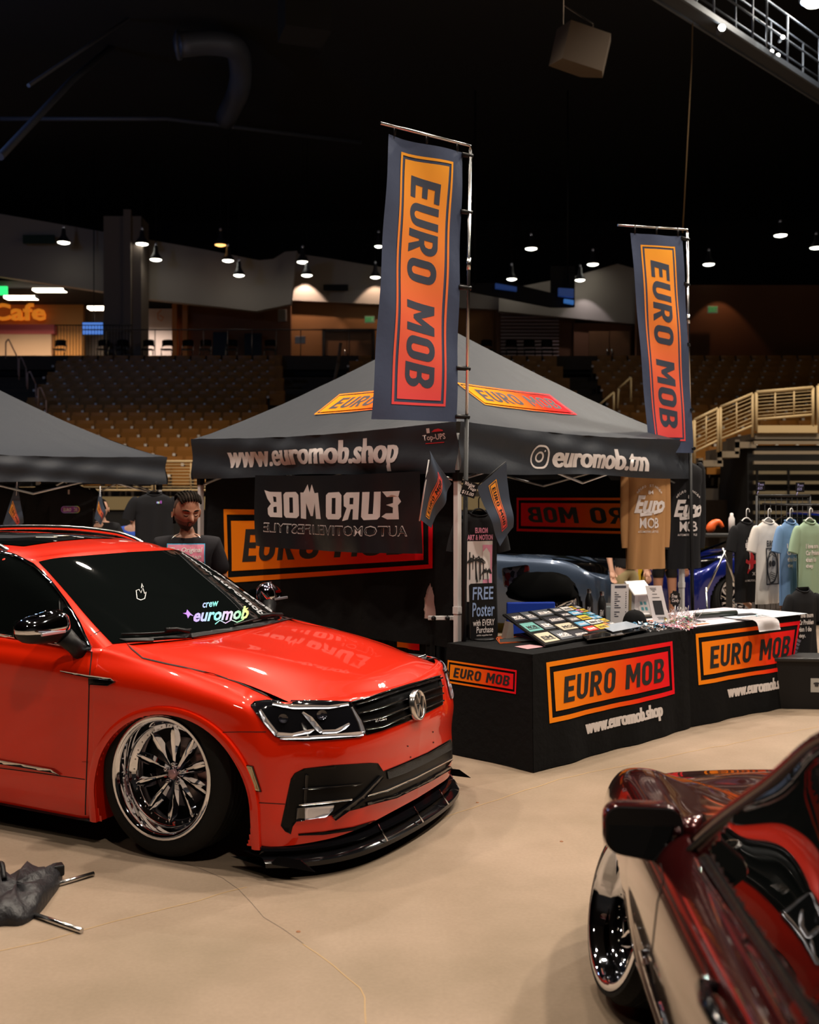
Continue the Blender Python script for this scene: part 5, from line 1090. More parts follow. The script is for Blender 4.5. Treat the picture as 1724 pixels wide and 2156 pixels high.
def pr3(bm, fn, L, H):
    def f2(x, y): return fn(.36+1.9-x, .24+y)
    for sh, mi, lv in badge(0, 0, 1.90, .355, 1, 2, .045): lay(bm, f2, sh, mi, .10, .002+.002*lv, (0, 0, 1.9, 1), flip=True)
TF = TN+(EL+ER)*TS
wall_banner('red to orange boxed lettering banner seen mirrored at the back of the booth', TF.lerp(TN+ER*TS, .26), TF.lerp(TN+ER*TS, .99), 1.165, 1.99, -.02, [BLACKC, ORRED, INKB], pr3, .012)

# ---- tables with fitted black cloths
def table(label, O, ang, L, Dp, top=.745):
    t = thing('folding_table', label, 'table', (O[0], O[1], 0), ang)
    bm = bmesh.new(); box(bm, (L/2, Dp/2, top-.025), (L-.03, Dp-.03, .04), bev=.008); obj('tabletop', bm, mat('table_plastic', (.5, .5, .5), .5), t)
    for x in (.15, L-.15):
        for y in (.08, Dp-.08):
            bm = bmesh.new(); tube(bm, [(x, y, 0), (x, y, top-.045)], .014, 8); obj('leg', bm, STEEL, t)
    return t
def table_cloth(label, O, ang, L, Dp, top, prints, group=None, tuck=0, cat='tablecloth'):
    """cloth over the top, hanging to the floor at the front and the near end"""
    bm = bmesh.new(); per = [(-.0, Dp), (0, 0), (L, 0), (L, Dp)]
    def drop(side):
        def fn(x, y):   # y: 0 floor .. top
            k = 1-y/top; o = .048*k
            if side == 0:   # near end: x from back to front
                e = max(0, 1-(Dp-x)/.14); wv = .012*math.sin(x*7+1)*k*(1-e)
                return Vector((-o-wv-.002, Dp-x-o*e*e, .006+y*(top-.004)/top))
            if side == 2:
                return Vector((L+.002+(.02-tuck)*k, x, .006+y*(top-.004)/top))
            e = max(0, 1-x/.14); e2 = max(0, 1-(L-x)/.14); wv = (.014*math.sin(x*6.5)+.006*math.sin(x*17+2))*k*(1-e)*(1-e2)
            return Vector((x-o*e*e+(.02-tuck)*k*(x/L)**3, -.002-o-wv if e2 == 0 else -.002-(o+wv)*(1-e2*.6), .006+y*(top-.004)/top))
        return fn
    LS = [(0, Dp), (1, L), (2, Dp)]
    for sd, w_ in LS:
        fn = drop(sd); cloth(bm, fn, w_, top, 50 if sd == 1 else 24, 20)
    G = [[Vector((-.002+(L+.004)*i/20, -.002+(Dp+.002)*j/8, top+.002+.0*i)) for i in range(21)] for j in range(9)]; gridmesh(bm, G)
    fnb = lambda x, y: Vector((L-x, Dp, .006+y*(top-.004)/top)); cloth(bm, fnb, L, top, 20, 6)
    ms = [BLACKC]+prints(bm, drop)
    o = obj('tablecloth', bm, ms, None, smooth=True, loc=(O[0], O[1], 0), rz=ang, angle=50); return tag(o, label, cat, group)
A1 = math.radians(44); O1 = (.79, 6.88)
def tp1(bm, drop):
    fn = drop(1)
    for sh, mi, lv in badge(0, 0, 1.50, .395, 1, 2, .05): lay(bm, lambda x, y: fn(.13+x, .285+y), sh, mi, .10, .002+.002*lv, (0, 0, 1.5, 1))
    for dx_ in (-.008, -.003, .003, .008): lay(bm, fn, text('www.euromob.shop', .012, 0, 1.0, 3).fit(.53, .12, 1.43, .25).tf(lambda x, y: (x+dx_, y)), 3, .07, .0024+dx_*.05)
    fn0 = drop(0)
    for sh, mi, lv in badge(0, 0, .62, .155, 1, 2, .05): lay(bm, lambda x, y: fn0(.02+x, .475+y), sh, mi, .08, .002+.002*lv, (0, 0, .62, 1))
    return [ORRED, INKB, PRINTW]
table('folding table under the nearer black printed cloth', O1, A1, 1.85, .76)
table_cloth('black cloth with orange to red boxed logo on the nearer table', O1, A1, 1.85, .76, .745, tp1)
A2 = math.radians(38); O2 = (2.10, 8.20)
def tp2(bm, drop):
    fn = drop(1)
    for sh, mi, lv in badge(0, 0, 1.46, .395, 1, 2, .05): lay(bm, lambda x, y: fn(.14+x, .305+y), sh, mi, .10, .002+.002*lv, (0, 0, 1.46, 1))
    for dx_ in (-.008, -.003, .003, .008): lay(bm, fn, text('www.euromob.shop', .012, 0, 1.0, 3).fit(.53, .13, 1.50, .26).tf(lambda x, y: (x+dx_, y)), 3, .07, .0024+dx_*.05)
    return [ORRED, INKB, PRINTW]
table('folding table under the farther cloth, spread with white posters', O2, A2, 1.6, .76)
table_cloth('black cloth with boxed logo on the farther table, under the posters', O2, A2, 1.6, .76, .745, tp2, tuck=.28)
# skirted table inside, along the left wall
t3 = thing('folding_table', 'folding table with a gathered black skirt behind the red car bonnet', 'table', (.20, 7.95, 0), math.atan2(1.72, -1.36))
bm = bmesh.new(); box(bm, (1.05, -.30, .73), (2.1, .60, .03), bev=.006); obj('tabletop', bm, BLACKP, t3)
bm = bmesh.new()
def fn(x, y): return Vector((x, .02+.012*math.sin(x*95)*(1-y/.72*.6)+.01*math.sin(x*31), y+.005))
cloth(bm, fn, 2.1, .735, 420, 5); ms = [BLACKC, ORRED, INKB]
def fne(x, y): return Vector((-.02+.008*math.sin(x*90), -.6+x, y+.005))
cloth(bm, fne, .62, .735, 110, 4)
lay(bm, lambda x, y: fn(.42-x, .60+y)+Vector((0, .012, 0)), rect(0, 0, .25, .07), 1, .05, .004); obj('table_skirt', bm, ms, t3, smooth=True)
for x in (.1, 2.0):
    for y in (-.08, -.5):
        bm = bmesh.new(); tube(bm, [(x, y, 0), (x, y, .72)], .014, 8); obj('leg', bm, STEEL, t3)
# ------------------------------------------------------------ goods on and around the tables
def Wh(px, py, h):
    Y = (CH-h)*FP/(py-1050) if abs(py-1050) > 1 else 8.5; return W(px, py, Y)
TT = .749
def slab(name, quad, th, m, label, cat, group=None, extra=None, mi=0):
    """a thin board through four corner points, with its thickness below"""
    q = [Vector(p) for p in quad]; n = (q[1]-q[0]).cross(q[3]-q[0]).normalized(); n = (n if n.y < 0 else -n) if abs(n.z) < .35 else (n if n.z > 0 else -n)
    L = sum(q, Vector())/4; bm = bmesh.new(); a = [bm.verts.new(p-L) for p in q]; b = [bm.verts.new(p-L-n*th) for p in q]
    bm.faces.new(a); bm.faces.new(b[::-1])
    for i in range(4): bm.faces.new((a[i], b[i], b[(i+1) % 4], a[(i+1) % 4]))
    bmesh.ops.recalc_face_normals(bm, faces=bm.faces[:])
    ms = [m]
    if extra:
        def fn(x, y): return (q[0].lerp(q[1], x).lerp(q[3].lerp(q[2], x), y))-L+n*.0022
        ms += extra(bm, fn)
    o = obj(name, bm, ms, None, loc=L); return tag(o, label, cat, group)
BRD = mat('board_black', (.010, .010, .010), .35)
# tilted display boards covered with stickers
boards = [((1058, 1293, .90), (1118, 1286, .90), (1222, 1344, .768), (1148, 1358, .768)), ((1112, 1287, .905), (1156, 1281, .905), (1262, 1338, .768), (1214, 1346, .768)),
          ((1152, 1282, .91), (1196, 1277, .91), (1290, 1322, .79), (1240, 1332, .79)), ((1192, 1278, .90), (1214, 1275, .90), (1302, 1316, .78), (1276, 1320, .78))]
SC_ = {'pink': (.75, .25, .45), 'teal': (.18, .45, .42), 'white': (.75, .72, .70), 'yellow': (.85, .55, .06), 'blue': (.12, .38, .62), 'red': (.75, .05, .03), 'green': (.15, .45, .2), 'grey': (.12, .13, .15), 'cream': (.70, .60, .45), 'dark grey': (.04, .04, .05), 'orange': (.85, .25, .03)}
rows = [['dark grey', 'teal', 'cream'], ['grey', 'dark grey', 'cream', 'dark grey'], ['grey', 'dark grey', 'grey', 'blue', 'red'], ['yellow', 'pink', 'green', 'blue', 'white', 'orange'], []]
rndm = random.Random(11)
for bi, b in enumerate(boards):
    Q = [Wh(*p) for p in b]; nm = ['leftmost', 'second', 'third', 'rightmost'][bi]
    slab('display_board', Q, .014, BRD, nm+' tilted black display board of stickers on the nearer table', 'display board', 'sticker display boards')
    cols = rows[bi] if bi < 3 else rows[3]
    nn = len(cols)
    for j, cl in enumerate(cols):
        for half in (0, 1) if bi != 1 else (0,):
            if half and bi in (0,) and j == 0: cl = 'white'
            cc = cl if half == 0 else rndm.choice(['dark grey', 'grey', 'dark grey', 'white', 'grey'] if bi < 2 else ['white', 'dark grey', 'grey', 'blue', 'yellow', 'white']); y0 = (j+.08)/nn; y1 = (j+.86)/nn; x0, x1 = ((.08, .92) if bi == 1 else (.06+.47*half, .47+.47*half))
            P = lambda x, y: Q[0].lerp(Q[1], x).lerp(Q[3].lerp(Q[2], x), y)
            n = (Q[1]-Q[0]).cross(Q[3]-Q[0]).normalized(); n = n if n.z > 0 else -n
            qq = [P(x0, y0)+n*.004, P(x1, y0)+n*.004, P(x1, y1)+n*.004, P(x0, y1)+n*.004]
            def ex(bm, fn, cc=cc):
                lay(bm, fn, text(rndm.choice(['EURO MOB', 'EM', 'euromob', 'MOB']), .03).fit(.15, .30, .85, .62).tf(lambda x, y: (x, 1-y)), 1, 0, .0006); lay(bm, fn, rect(.1, .74, .9, .80), 1, 0, .0006); return [PRINTW if 'gr' in cc and cc != 'green' or cc in ('red', 'blue') else INKB]
            slab('sticker', qq, .0025, mat('sticker_'+cc.replace(' ', '_'), SC_[cc], .35, coat=.4), '%s sticker, %s from the back on the %s board%s' % (cc, ['first', 'second', 'third', 'fourth', 'fifth', 'sixth'][j], nm, ['', ', right column'][half] if bi != 1 else ''), 'sticker', 'stickers on the display boards', ex)
# stacks of bagged stickers in front
for si, (x0, x1, yy, n_) in enumerate(((1238, 1312, 1346, 5), (1312, 1362, 1334, 4))):
    for k in range(n_):
        h = TT+.002+.0085*k; dx = rndm.uniform(-3, 3)
        q = [Wh(x0+dx-20, yy-20, h), Wh(x1+dx-22, yy-29, h), Wh(x1+dx+4, yy-11, h), Wh(x0+dx, yy, h)]
        def ex(bm, fn): lay(bm, fn, rect(.08, .1, .92, .5), 1, 0, .0006); lay(bm, fn, text('EURO MOB', .02).fit(.15, .2, .8, .42).tf(lambda x, y: (x, .6-y)), 2, 0, .0012); return [mat('sticker_dark_grey', (.04, .04, .05)), PRINTW]
        slab('sticker_pack', q, .006, mat('clear_bag', (.02, .02, .022), .12, coat=1), 'glossy bagged sticker pack, %s of the %s stack' % (['bottom', 'second from bottom', 'third from bottom', 'fourth from bottom', 'top'][k] if k < n_-1 else 'top', ['left', 'right'][si]), 'sticker pack', 'bagged sticker stacks', ex if k == n_-1 else None)
slab('sticker_sheet', [Wh(1262, 1318, .80), Wh(1318, 1308, .80), Wh(1352, 1318, .795), Wh(1290, 1330, .795)], .002, mat('sheet_blue_white', (.45, .52, .62), .3, coat=.5), 'blue and white glossy sticker sheet on the right stack', 'sticker sheet')
for k in range(4):
    slab('flyer', [Wh(1042+3*k, 1342+k, TT+.002+.002*k), Wh(1096, 1334+2*k, TT+.002+.002*k), Wh(1132-4*k, 1349, TT+.002+.002*k), Wh(1052, 1355-k, TT+.002+.002*k)], .0012, mat('flyer_orange', (.85, .14, .02), .5) if k % 2 == 0 else INKB, ['bottom orange flyer', 'black backed flyer low in the pile', 'upper orange flyer', 'topmost dark flyer'][k]+' beside the clear stand', 'flyer', 'orange flyers on the near table')
slab('card', [Wh(1083, 1361, TT+.003), Wh(1115, 1357, TT+.003), Wh(1149, 1361, TT+.003), Wh(1110, 1366.5, TT+.003)], .001, mat('pink_white_card', (.70, .38, .42), .6, noise=.6, nscale=120), 'pale pink patterned card at the front edge of the nearer table', 'card')
# clear wedge that props the left board
a = Wh(1068, 1345, TT); bm = bmesh.new(); prism(bm, [(-.035, 0), (.035, 0), (.03, .11), (.0, .125)], -.03, .03, Matrix.Rotation(.5, 4, 'Z') @ Matrix.Rotation(PI/2, 4, 'X')); tag(obj('stand', bm, mat('frosted_acrylic', (.36, .31, .27), .25, trans=.3), None, loc=a), 'frosted plastic wedge stand propping the leftmost sticker board', 'stand')
def bottle(px, py, label):
    a = Wh(px, py, TT); t = thing('water_bottle', label, 'bottle', a, -.5, 'black steel bottles on the near table')
    bm = bmesh.new(); lathe(bm, [(.001, 0), (.033, 0), (.035, .006), (.035, .13), (.033, .155), (.024, .19), (.017, .205), (.016, .215), (.001, .216)], 24); uv = 0
    lay(bm, lambda x, y: Vector((.0355*math.sin(x/.035), -.0355*math.cos(x/.035), y)), text('EM', .04, .2).fit(-.005, .05, .025, .10), 1, .006, .0006); obj('flask', bm, [mat('matte_black_steel', (.013, .013, .014), .35, .2), PRINTW], t, smooth=True)
    bm = bmesh.new(); lathe(bm, [(.018, .213), (.0185, .24), (.017, .246), (.001, .247)], 20); obj('cap', bm, STEEL, t, smooth=True, angle=40)
bottle(1240, 1302, 'black steel bottle with silver cap, left of the pair'); bottle(1267, 1309, 'black steel bottle with silver cap, right of the pair')
def upright(name, px0, px1, py0, py1, hb, m, label, cat, tilt=0, extra=None, th=.004, lean=.0):
    """an upright sheet standing on the table"""
    A = Wh(px0, py1, hb); B = W(px1, py1-(px1-px0)*.10, A.y+.02); B.z = hb; H = (py1-py0)/FP*A.y; s = Vector((tilt*H, lean, H))
    return slab(name, [A+s, B+s, B, A], th, m, label, cat, None, extra)
def lines(bm, fn, L, mi=1):
    for x0, y0, x1, y1 in L: lay(bm, fn, rect(x0, y0, x1, y1), mi, 0, .0006)
def ex(bm, fn):
    lines(bm, fn, [(.2, .04, .85, .10)]+[(.2, .20+.055*i, .2+.12+.12*((i*7) % 5)/2, .222+.055*i) for i in range(12) if i != 8]+[(.82, .20+.055*i, .88, .222+.055*i) for i in range(12) if i != 8])
    lay(bm, fn, text('EUROMOB', .02).fit(.32, .05, .75, .09).tf(lambda x, y: (x, .14-y)), 2, 0, .0012); return [mat('ink_grey', (.06, .06, .09)), PRINTW]
upright('price_list', 1285, 1322, 1230, 1313, TT, PAPER, 'white upright price list in a clear holder left of the card terminal', 'price list', .02, ex)
def ex(bm, fn):
    lines(bm, fn, [(.22, .06, .62, .075), (.26, .10, .6, .115), (.35, .14, .5, .155), (.3, .22, .6, .235), (.25, .31, .72, .325), (.22, .40, .78, .78), (.3, .84, .82, .855), (.34, .88, .78, .895)])
    for k in range(5): lay(bm, fn, loops([[(.30+.09*k, .52), (.34+.09*k, .50+.02*(k % 2)), (.36+.09*k, .66), (.33+.09*k, .72)]]), 2, 0, .0014)
    return [mat('ink_black', (.03, .03, .035)), mat('ink_mid', (.3, .3, .32))]
upright('sign', 1376, 1410, 1234, 1312, TT, PAPER, 'white upright sign with a small dark picture right of the terminal', 'sign', -.20, ex, lean=.03)
def ex(bm, fn):
    lines(bm, fn, [(.2, .12, .5, .2)]); 
    for i, cl in enumerate(((.1, .5, .4), (.7, .2, .05), (.6, .05, .05), (.2, .3, .6))): lay(bm, fn, rect(.2+.35*(i % 2), .45+.22*(i//2), .42+.35*(i % 2), .58+.22*(i//2)), 2, 0, .0006)
    lay(bm, fn, text('Square', .01).fit(.5, .12, .95, .2).tf(lambda x, y: (x, .32-y)), 1, 0, .0006); return [mat('ink_grey', (.06, .06, .09)), mat('ink_teal', (.1, .35, .4))]
upright('sign', 1349, 1372, 1243, 1296, TT, WHITE, 'small white tent card with payment marks in front of the card terminal', 'sign', -.25, ex)
a = Wh(1342, 1296, TT); t = thing('card_terminal', 'white tilted point of sale screen on a stand', 'card terminal', a, .55)
bm = bmesh.new(); box(bm, (0, 0, .012), (.16, .15, .022), bev=.008); obj('base', bm, WHITE, t); bm = bmesh.new(); prism(bm, [(-.035, 0), (.035, 0), (.028, .20), (-.028, .20)], -.02, .02, Matrix.Translation((0, .02, .02)) @ Matrix.Rotation(PI/2, 4, 'X')); obj('stand', bm, WHITE, t)
bm = bmesh.new(); box(bm, (.02, 0, .235), (.235, .018, .17), rx=-.85, bev=.008); lay(bm, lambda x, y: Vector((.02+x, -.012-.0+(y)*-.0-.07+.14*(.5-y*.0)*0, .30)), rect(0, 0, .001, .001), 0, 0, 0); obj('screen_back', bm, WHITE, t)
# cap
a = Wh(1336, 1318, TT); t = thing('baseball_cap', 'black cap with white stitched letters in front of the price list', 'cap', a, .35)
bm = bmesh.new(); G_ = [[Vector((.098*math.cos(p)*math.cos(q)**.8, .088*math.sin(p)*math.cos(q)**.8, .002+.125*math.sin(q)**.9 if q > 0 else .002)) for p in [2*PI*i/28 for i in range(29)]] for q in [PI/2*.999*j/9 for j in range(10)]]
gridmesh(bm, G_); lay(bm, lambda x, y: Vector((.09+.012*(1-y/.1)-.03*(y/.09)**2, -.03+x, y+.0)) if False else Vector((.101*math.cos(-.55+x*9)*math.cos(y*11), .091*math.sin(-.55+x*9)*math.cos(y*11), .002+.125*math.sin(y*11))), text('EM', .05, .2).fit(0, .035, .055, .085), 1, .01, .001); obj('crown', bm, [BLACKC, PRINTW], t, smooth=True)
bm = bmesh.new(); G_ = [[Vector(((.085+.075*j/4)*math.cos(p)*1.0, (.080+.03*j/4)*math.sin(p), .012-.004*j+.012*math.cos(p*1.2))) for p in [-.9+1.8*i/12 for i in range(13)]] for j in range(5)]; gridmesh(bm, G_); bmesh.ops.solidify(bm, geom=bm.faces[:], thickness=.003); obj('brim', bm, BLACKC, t, smooth=True); bm = bmesh.new(); lathe(bm, [(.001, .132), (.007, .130), (.009, .126)], 10); obj('button', bm, BLACKC, t)
# wrapped sweets: crinkled wrappers in small heaps
WR = mat('clear_wrapper', (.55, .50, .52), .12, .3, coat=1); WRS = [WR, mat('wrapper_pink', (.75, .28, .40), .25, .2, coat=1), mat('wrapper_gold', (.55, .40, .16), .2, .6), mat('wrapper_green', (.18, .40, .25), .25, .3), mat('wrapper_blue', (.15, .4, .65), .25, .3), mat('wrapper_silver', (.6, .6, .62), .15, .9)]
for hi, (x0, x1, y0, y1, n, cs, lb) in enumerate(((1322, 1402, 1311, 1326, 60, (0, 4, 5, 5), 'crumpled silver and blue wrappers along the front of the near table'), (1398, 1462, 1296, 1322, 110, (0, 0, 1, 1, 2, 3, 5), 'heap of bright wrapped sweets at the table corner'))):
    bm = bmesh.new()
    for k in range(n):
        p = Wh(rndm.uniform(x0, x1), rndm.uniform(y0, y1), TT+rndm.uniform(.005, .035)); s = rndm.uniform(.012, .028); R_ = Matrix.Translation(p) @ Matrix.Rotation(rndm.uniform(0, 6), 4, 'Z') @ Matrix.Rotation(rndm.uniform(-.8, .8), 4, 'X') @ Matrix.Rotation(rndm.uniform(-.6, .6), 4, 'Y')
        mi = rndm.choice(cs); V_ = [bm.verts.new(R_ @ Vector(q)) for q in ((-s*2, -s*.6, 0), (-s, 0, s*.2), (-s*2, s*.6, 0), (s, 0, s*.2), (0, s*.6, 0), (0, -s*.6, 0), (0, 0, s*.7), (s*2, s*.6, 0), (s*2, -s*.6, 0))]
        for f in ((0, 1, 2), (1, 5, 6), (1, 6, 4), (5, 3, 6), (6, 3, 4), (3, 8, 7)): bm.faces.new([V_[i] for i in f]).material_index = mi
    if hi:
        for k in range(40):
            p = Wh(rndm.uniform(1404, 1470), rndm.uniform(1293, 1306), TT+.02); tube(bm, [p, p+Vector((rndm.uniform(-.04, .06), rndm.uniform(-.03, .03), rndm.uniform(.03, .085)))], .0022, 4, mi=0)
    tag(obj('wrapped_sweets', bm, WRS), lb, 'sweets', kind='stuff')
a = Wh(1421, 1302, TT); t = thing('sign', 'small black scalloped sign on a stem reading Free Candy', 'sign', a, .3)
bm = bmesh.new(); tube(bm, [(0, 0, 0), (0, 0, .11)], .006, 8); lathe(bm, [(.001, 0), (.03, 0), (.03, .006), (.008, .012)], 14); obj('stem', bm, mat('clear_stem', (.4, .4, .42), .1, coat=1), t)
bm = bmesh.new(); sc = [((.048+.005*math.cos(k*PI/2*1.0))*math.cos(k*PI/20), .165+(.066+.005*math.cos(k*PI/2))*math.sin(k*PI/20)) for k in range(40)]; prism(bm, sc, -.004, .004, Matrix.Rotation(PI/2, 4, 'X'))
for tx, y0 in (('Free', .17), ('Candy', .13)): lay(bm, lambda x, y: Vector((x, -.005, y)), text(tx, .012, .15).fit(-.034, y0, .034 if tx == 'Candy' else .018, y0+.034), 1, 0, .0006)
obj('plaque', bm, [BLACKP, PRINTW], t)
# second table: posters, tube, hanging leaf
def tplane(u, v, z=.752): return Vector((O2[0]+math.cos(A2)*u-math.sin(A2)*v, O2[1]+math.sin(A2)*u+math.cos(A2)*v, z))
POST = mat('poster_paper', (.72, .66, .72), .5, noise=.15, nscale=5)
def ex(bm, fn):
    lay(bm, fn, rect(.04, .08, .50, .16), 1, 0, .0006); lay(bm, fn, rect(.10, .62, .9, .72), 1, 0, .0006); lay(bm, fn, rect(.05, .78, .7, .84), 1, 0, .0006)
    lay(bm, fn, text('EURO MOB', .03).fit(.12, .25, .62, .5), 2, 0, .0012); return [mat('coral_print', (.85, .22, .10), .5), INKB]
slab('poster', [tplane(.02, .03), tplane(.86, .02, .753), tplane(.82, .60, .753), tplane(.05, .62)], .0012, POST, 'pinkish poster with coral stripes on the near end of the farther table', 'poster', None, ex)
slab('poster', [tplane(.55, .25, .757), tplane(1.62, .22, .757), tplane(1.58, .76, .757), tplane(.60, .76, .757)], .0012, mat('poster_lilac', (.74, .70, .80), .5), 'broad white poster lying across the back of the farther table', 'poster')
slab('poster', [tplane(.80, -.02, .762), tplane(1.66, -.03, .762), tplane(1.64, .50, .764), tplane(.90, .40, .762)], .0012, mat('poster_bluewhite', (.68, .74, .82), .45), 'white poster with pale blue marks at the right end of the table', 'poster', None, lambda bm, fn: (lay(bm, fn, stripe([(.1, .3), (.3, -.0), (.5, -.3)], .02).tf(lambda x, y: (x, abs(y)+.2)), 1, 0, .0006), lay(bm, fn, text('NEXT', .03).fit(.12, .12, .5, .35), 2, 0, .0008), [mat('pale_cyan', (.3, .6, .75)), mat('ink_mid', (.3, .3, .32))])[2])
q = [tplane(.74, .06, .768), tplane(1.02, .02, .768)]; q += [W(1637, 1330, 8.98), W(1600, 1337, 8.86)]
bm = bmesh.new(); p0, p1 = tplane(.78, .10, .767), tplane(1.04, .10, .767); d0, d1 = tplane(.80, -.085, .765), tplane(1.10, -.085, .765); e0, e1 = Vector((d0.x+.04, d0.y+.00, .675)), Vector((d1.x+.04, d1.y, .672)); gridmesh(bm, patch([[p0, p1], [d0, d1], [e0, e1]], 12, 4)); bmesh.ops.solidify(bm, geom=bm.faces[:], thickness=.001)
tag(obj('poster', bm, PAPER, smooth=True), 'white leaf of paper drooping over the front edge of the farther table', 'poster')
bm = bmesh.new(); tube(bm, [tplane(.58, .33, .785), tplane(1.03, .25, .785)], .024, 14); tag(obj('poster_tube', bm, mat('tube_black_green', (.02, .025, .02), .35)), 'dark rolled tube lying on the posters', 'tube')
slab('envelope', [tplane(1.0, .2, .772), tplane(1.22, .16, .772), tplane(1.25, .25, .772), tplane(1.03, .29, .772)], .002, mat('dark_folder', (.05, .05, .06), .4), 'thin dark folder under the end of the rolled tube', 'folder')
# poster stand and its chalk board
a = Wh(1018, 1347, TT); t = thing('chalkboard_sign', 'tall black chalk sign offering a free poster, standing on the near table', 'sign', a, .42)
bm = bmesh.new(); P_ = rr(-.105, 0, .105, .40, .02); prism(bm, P_, -.006, .006, Matrix.Rotation(PI/2-.05, 4, 'X')); fnb_ = lambda x, y: Vector((x, -.0075+y*.05, y))
CHK = mat('chalk_blue', (.25, .36, .62), .7)
for tx, x0, x1, y0, y1, mi in (('FREE', -.085, .085, .285, .375, 2), ('Poster', -.09, .09, .165, .265, 2), ('with EVERY', -.085, .088, .10, .145, 1), ('Purchase', -.06, .075, .05, .095, 1), ('while supplies last', -.06, .065, .025, .04, 1)): lay(bm, fnb_, text(tx, .012, .1).fit(x0, y0, x1, y1), mi, 0, .001)
obj('board', bm, [BLACKP, PRINTW, CHK], t); bm = bmesh.new(); lathe(bm, [(.001, 0), (.085, 0), (.085, .008), (.07, .014), (.001, .014)], 24, Matrix.Translation((0, .01, 0))); obj('base', bm, BLACKP, t)
# ---- garments
def garment(name, label, cat, loc, yaw, wd, ln, m, prt=None, group=None, long=False, hang=None, dep=.045, seed=0, flare=0):
    t = thing(name, label, cat, loc, yaw, group); rnd = random.Random(seed); ph = rnd.uniform(0, 6)
    def half(z):   # z: 0 top .. ln down
        if z < .03: return .075+.02*z/.03
        if z < .085: return .095+(wd*.5-.095)*((z-.03)/.055)**.8
        if z < .22: return wd*.5+.012
        return wd*.5*(1-.03*math.sin(PI*(z-.2)/(ln-.2)))+flare*(z-.2)/ln
    def dp(x, z, w): u = min(abs(x)/w, 1); return dep*math.sqrt(max(0, 1-u**2.4))*(.35 if z < .03 else min(1, .45+z*4))+.010*math.sin(x*38+ph+z*3)*min(1, z*2.2)+.004*math.sin(x*90+z*9)*min(1, z*1.5)
    def fn(x, y): z = -y; w = half(z); return Vector((x, -dp(x, z, w)-.002, -z))
    bm = bmesh.new(); nz, nx = 34, 22
    for sg in (-1, 1):
        G_ = []
        for i in range(nz+1):
            z = ln*i/nz; w = half(z); row = []
            for j in range(nx+1):
                x = w*math.sin((j/nx-.5)*PI); y = dp(x, z, w)*(-1 if sg < 0 else .8); 
                dz = 0 if not (z < .04 and sg < 0) else -.045*(1-(x/.1)**2)*(1-z/.04)
                row.append(Vector((x, y, -z+dz)))
            G_.append(row)
        gridmesh(bm, G_, flip=sg > 0)
    ms = [m]
    if prt: ms += prt(bm, fn)
    obj('cloth_body', bm, ms, t, smooth=True)
    for s in (-1, 1):
        bm = bmesh.new(); L_ = .62*ln+.12 if long else .22
        pts = [(s*wd*.40, 0, -.075), (s*wd*.49, 0, -.12), (s*(wd*.60 if not long else wd*.53), 0, -.085-L_*.62), (s*(wd*.66 if not long else wd*.52), 0, -.085-L_)]
        tube(bm, crs(pts, 12), [.030, .045, .055, .060, .064, .066, .067, .068, .068, .068, .068, .068] if not long else [.035, .05, .056, .058, .058, .056, .054, .052, .05, .048, .045, .04], 12, cap=False)
        for v in bm.verts: v.co.y *= .42
        obj('sleeve', bm, m, t, smooth=True)
    bm = bmesh.new(); tube(bm, [(.078*math.cos(a_), .030*math.sin(a_), -.012-.030*(math.sin(a_) < 0)*abs(math.sin(a_))) for a_ in [2*PI*k/20 for k in range(20)]], .006, 6, closed=True); obj('collar', bm, m, t, smooth=True)
    if hang:
        h = thing('clothes_hanger', hang[1], 'hanger', Vector(loc), yaw, 'hangers'); 
        bm = bmesh.new(); tube(bm, crs([(-wd*.40, 0, -.085), (-.05, 0, -.008), (0, 0, .012), (.05, 0, -.008), (wd*.40, 0, -.085)], 20), .006, 6); obj('arms', bm, hang[0], h)
        bm = bmesh.new(); tube(bm, [(0, 0, .01), (0, 0, .06)]+[(.022-.022*math.cos(a_), 0, .075+.026*math.sin(a_)) for a_ in [k*.35 for k in range(11)]], .0045, 6); obj('hook', bm, hang[0], h)
    return t
TEEB = mat('tee_black', (.012, .012, .014), .85, spec=.2); TEEW = mat('tee_white', (.70, .66, .62), .85, spec=.2); TEEBL = mat('tee_blue', (.16, .28, .50), .85, spec=.2); TEEG = mat('tee_sage', (.30, .42, .30), .85, spec=.2); TAN = mat('hoodie_tan', (.42, .22, .09), .85, spec=.2)
HW = mat('hanger_white', (.75, .74, .74), .4)
def L_(bm, fn, sh, mi, step=.05, off=.004): lay(bm, fn, sh, mi, step, off)
def pr_em(bm, fn0):
    fn = lambda x, y: fn0(x, y-.17)
    L_(bm, fn, text('Euro', .04, .35).fit(-.155, -.37, .165, -.21), 1); L_(bm, fn, stripe([(-.10, .385), (0, .372), (.10, .352), (.13, .33)], [.03, .035, .03, .01]), 1)
    L_(bm, fn, text('MOB', .015).fit(-.10, -.505, .095, -.41), 1); L_(bm, fn, text('AUTOMOTIVE LIFESTYLE', .01).fit(-.12, -.545, .09, -.525), 1); L_(bm, fn, text('84', .02).fit(-.02, -.20, .03, -.165), 1)
    for i, ch in enumerate('*EURO STANCE*'):
        if ch == ' ': continue
        a_ = PI*.80-PI*.60*i/12; L_(bm, fn, text(ch, .01).fit(.155*math.cos(a_)-.008, -.27+.145*math.sin(a_)-.01, .155*math.cos(a_)+.010, -.27+.145*math.sin(a_)+.012), 1)
    return [PRINTW]
garment('hoodie', 'tan long sleeved top with white script lettering hanging under the booth valance', 'sweatshirt', (2.125, 9.62, 2.16), .35, .40, 1.04, TAN, pr_em, None, True, seed=2, dep=.07)
garment('hoodie', 'black long sleeved top with white script, hanging behind the tan one', 'sweatshirt', (2.56, 9.98, 2.12), .45, .40, 1.02, TEEB, pr_em, None, True, seed=3, dep=.07)
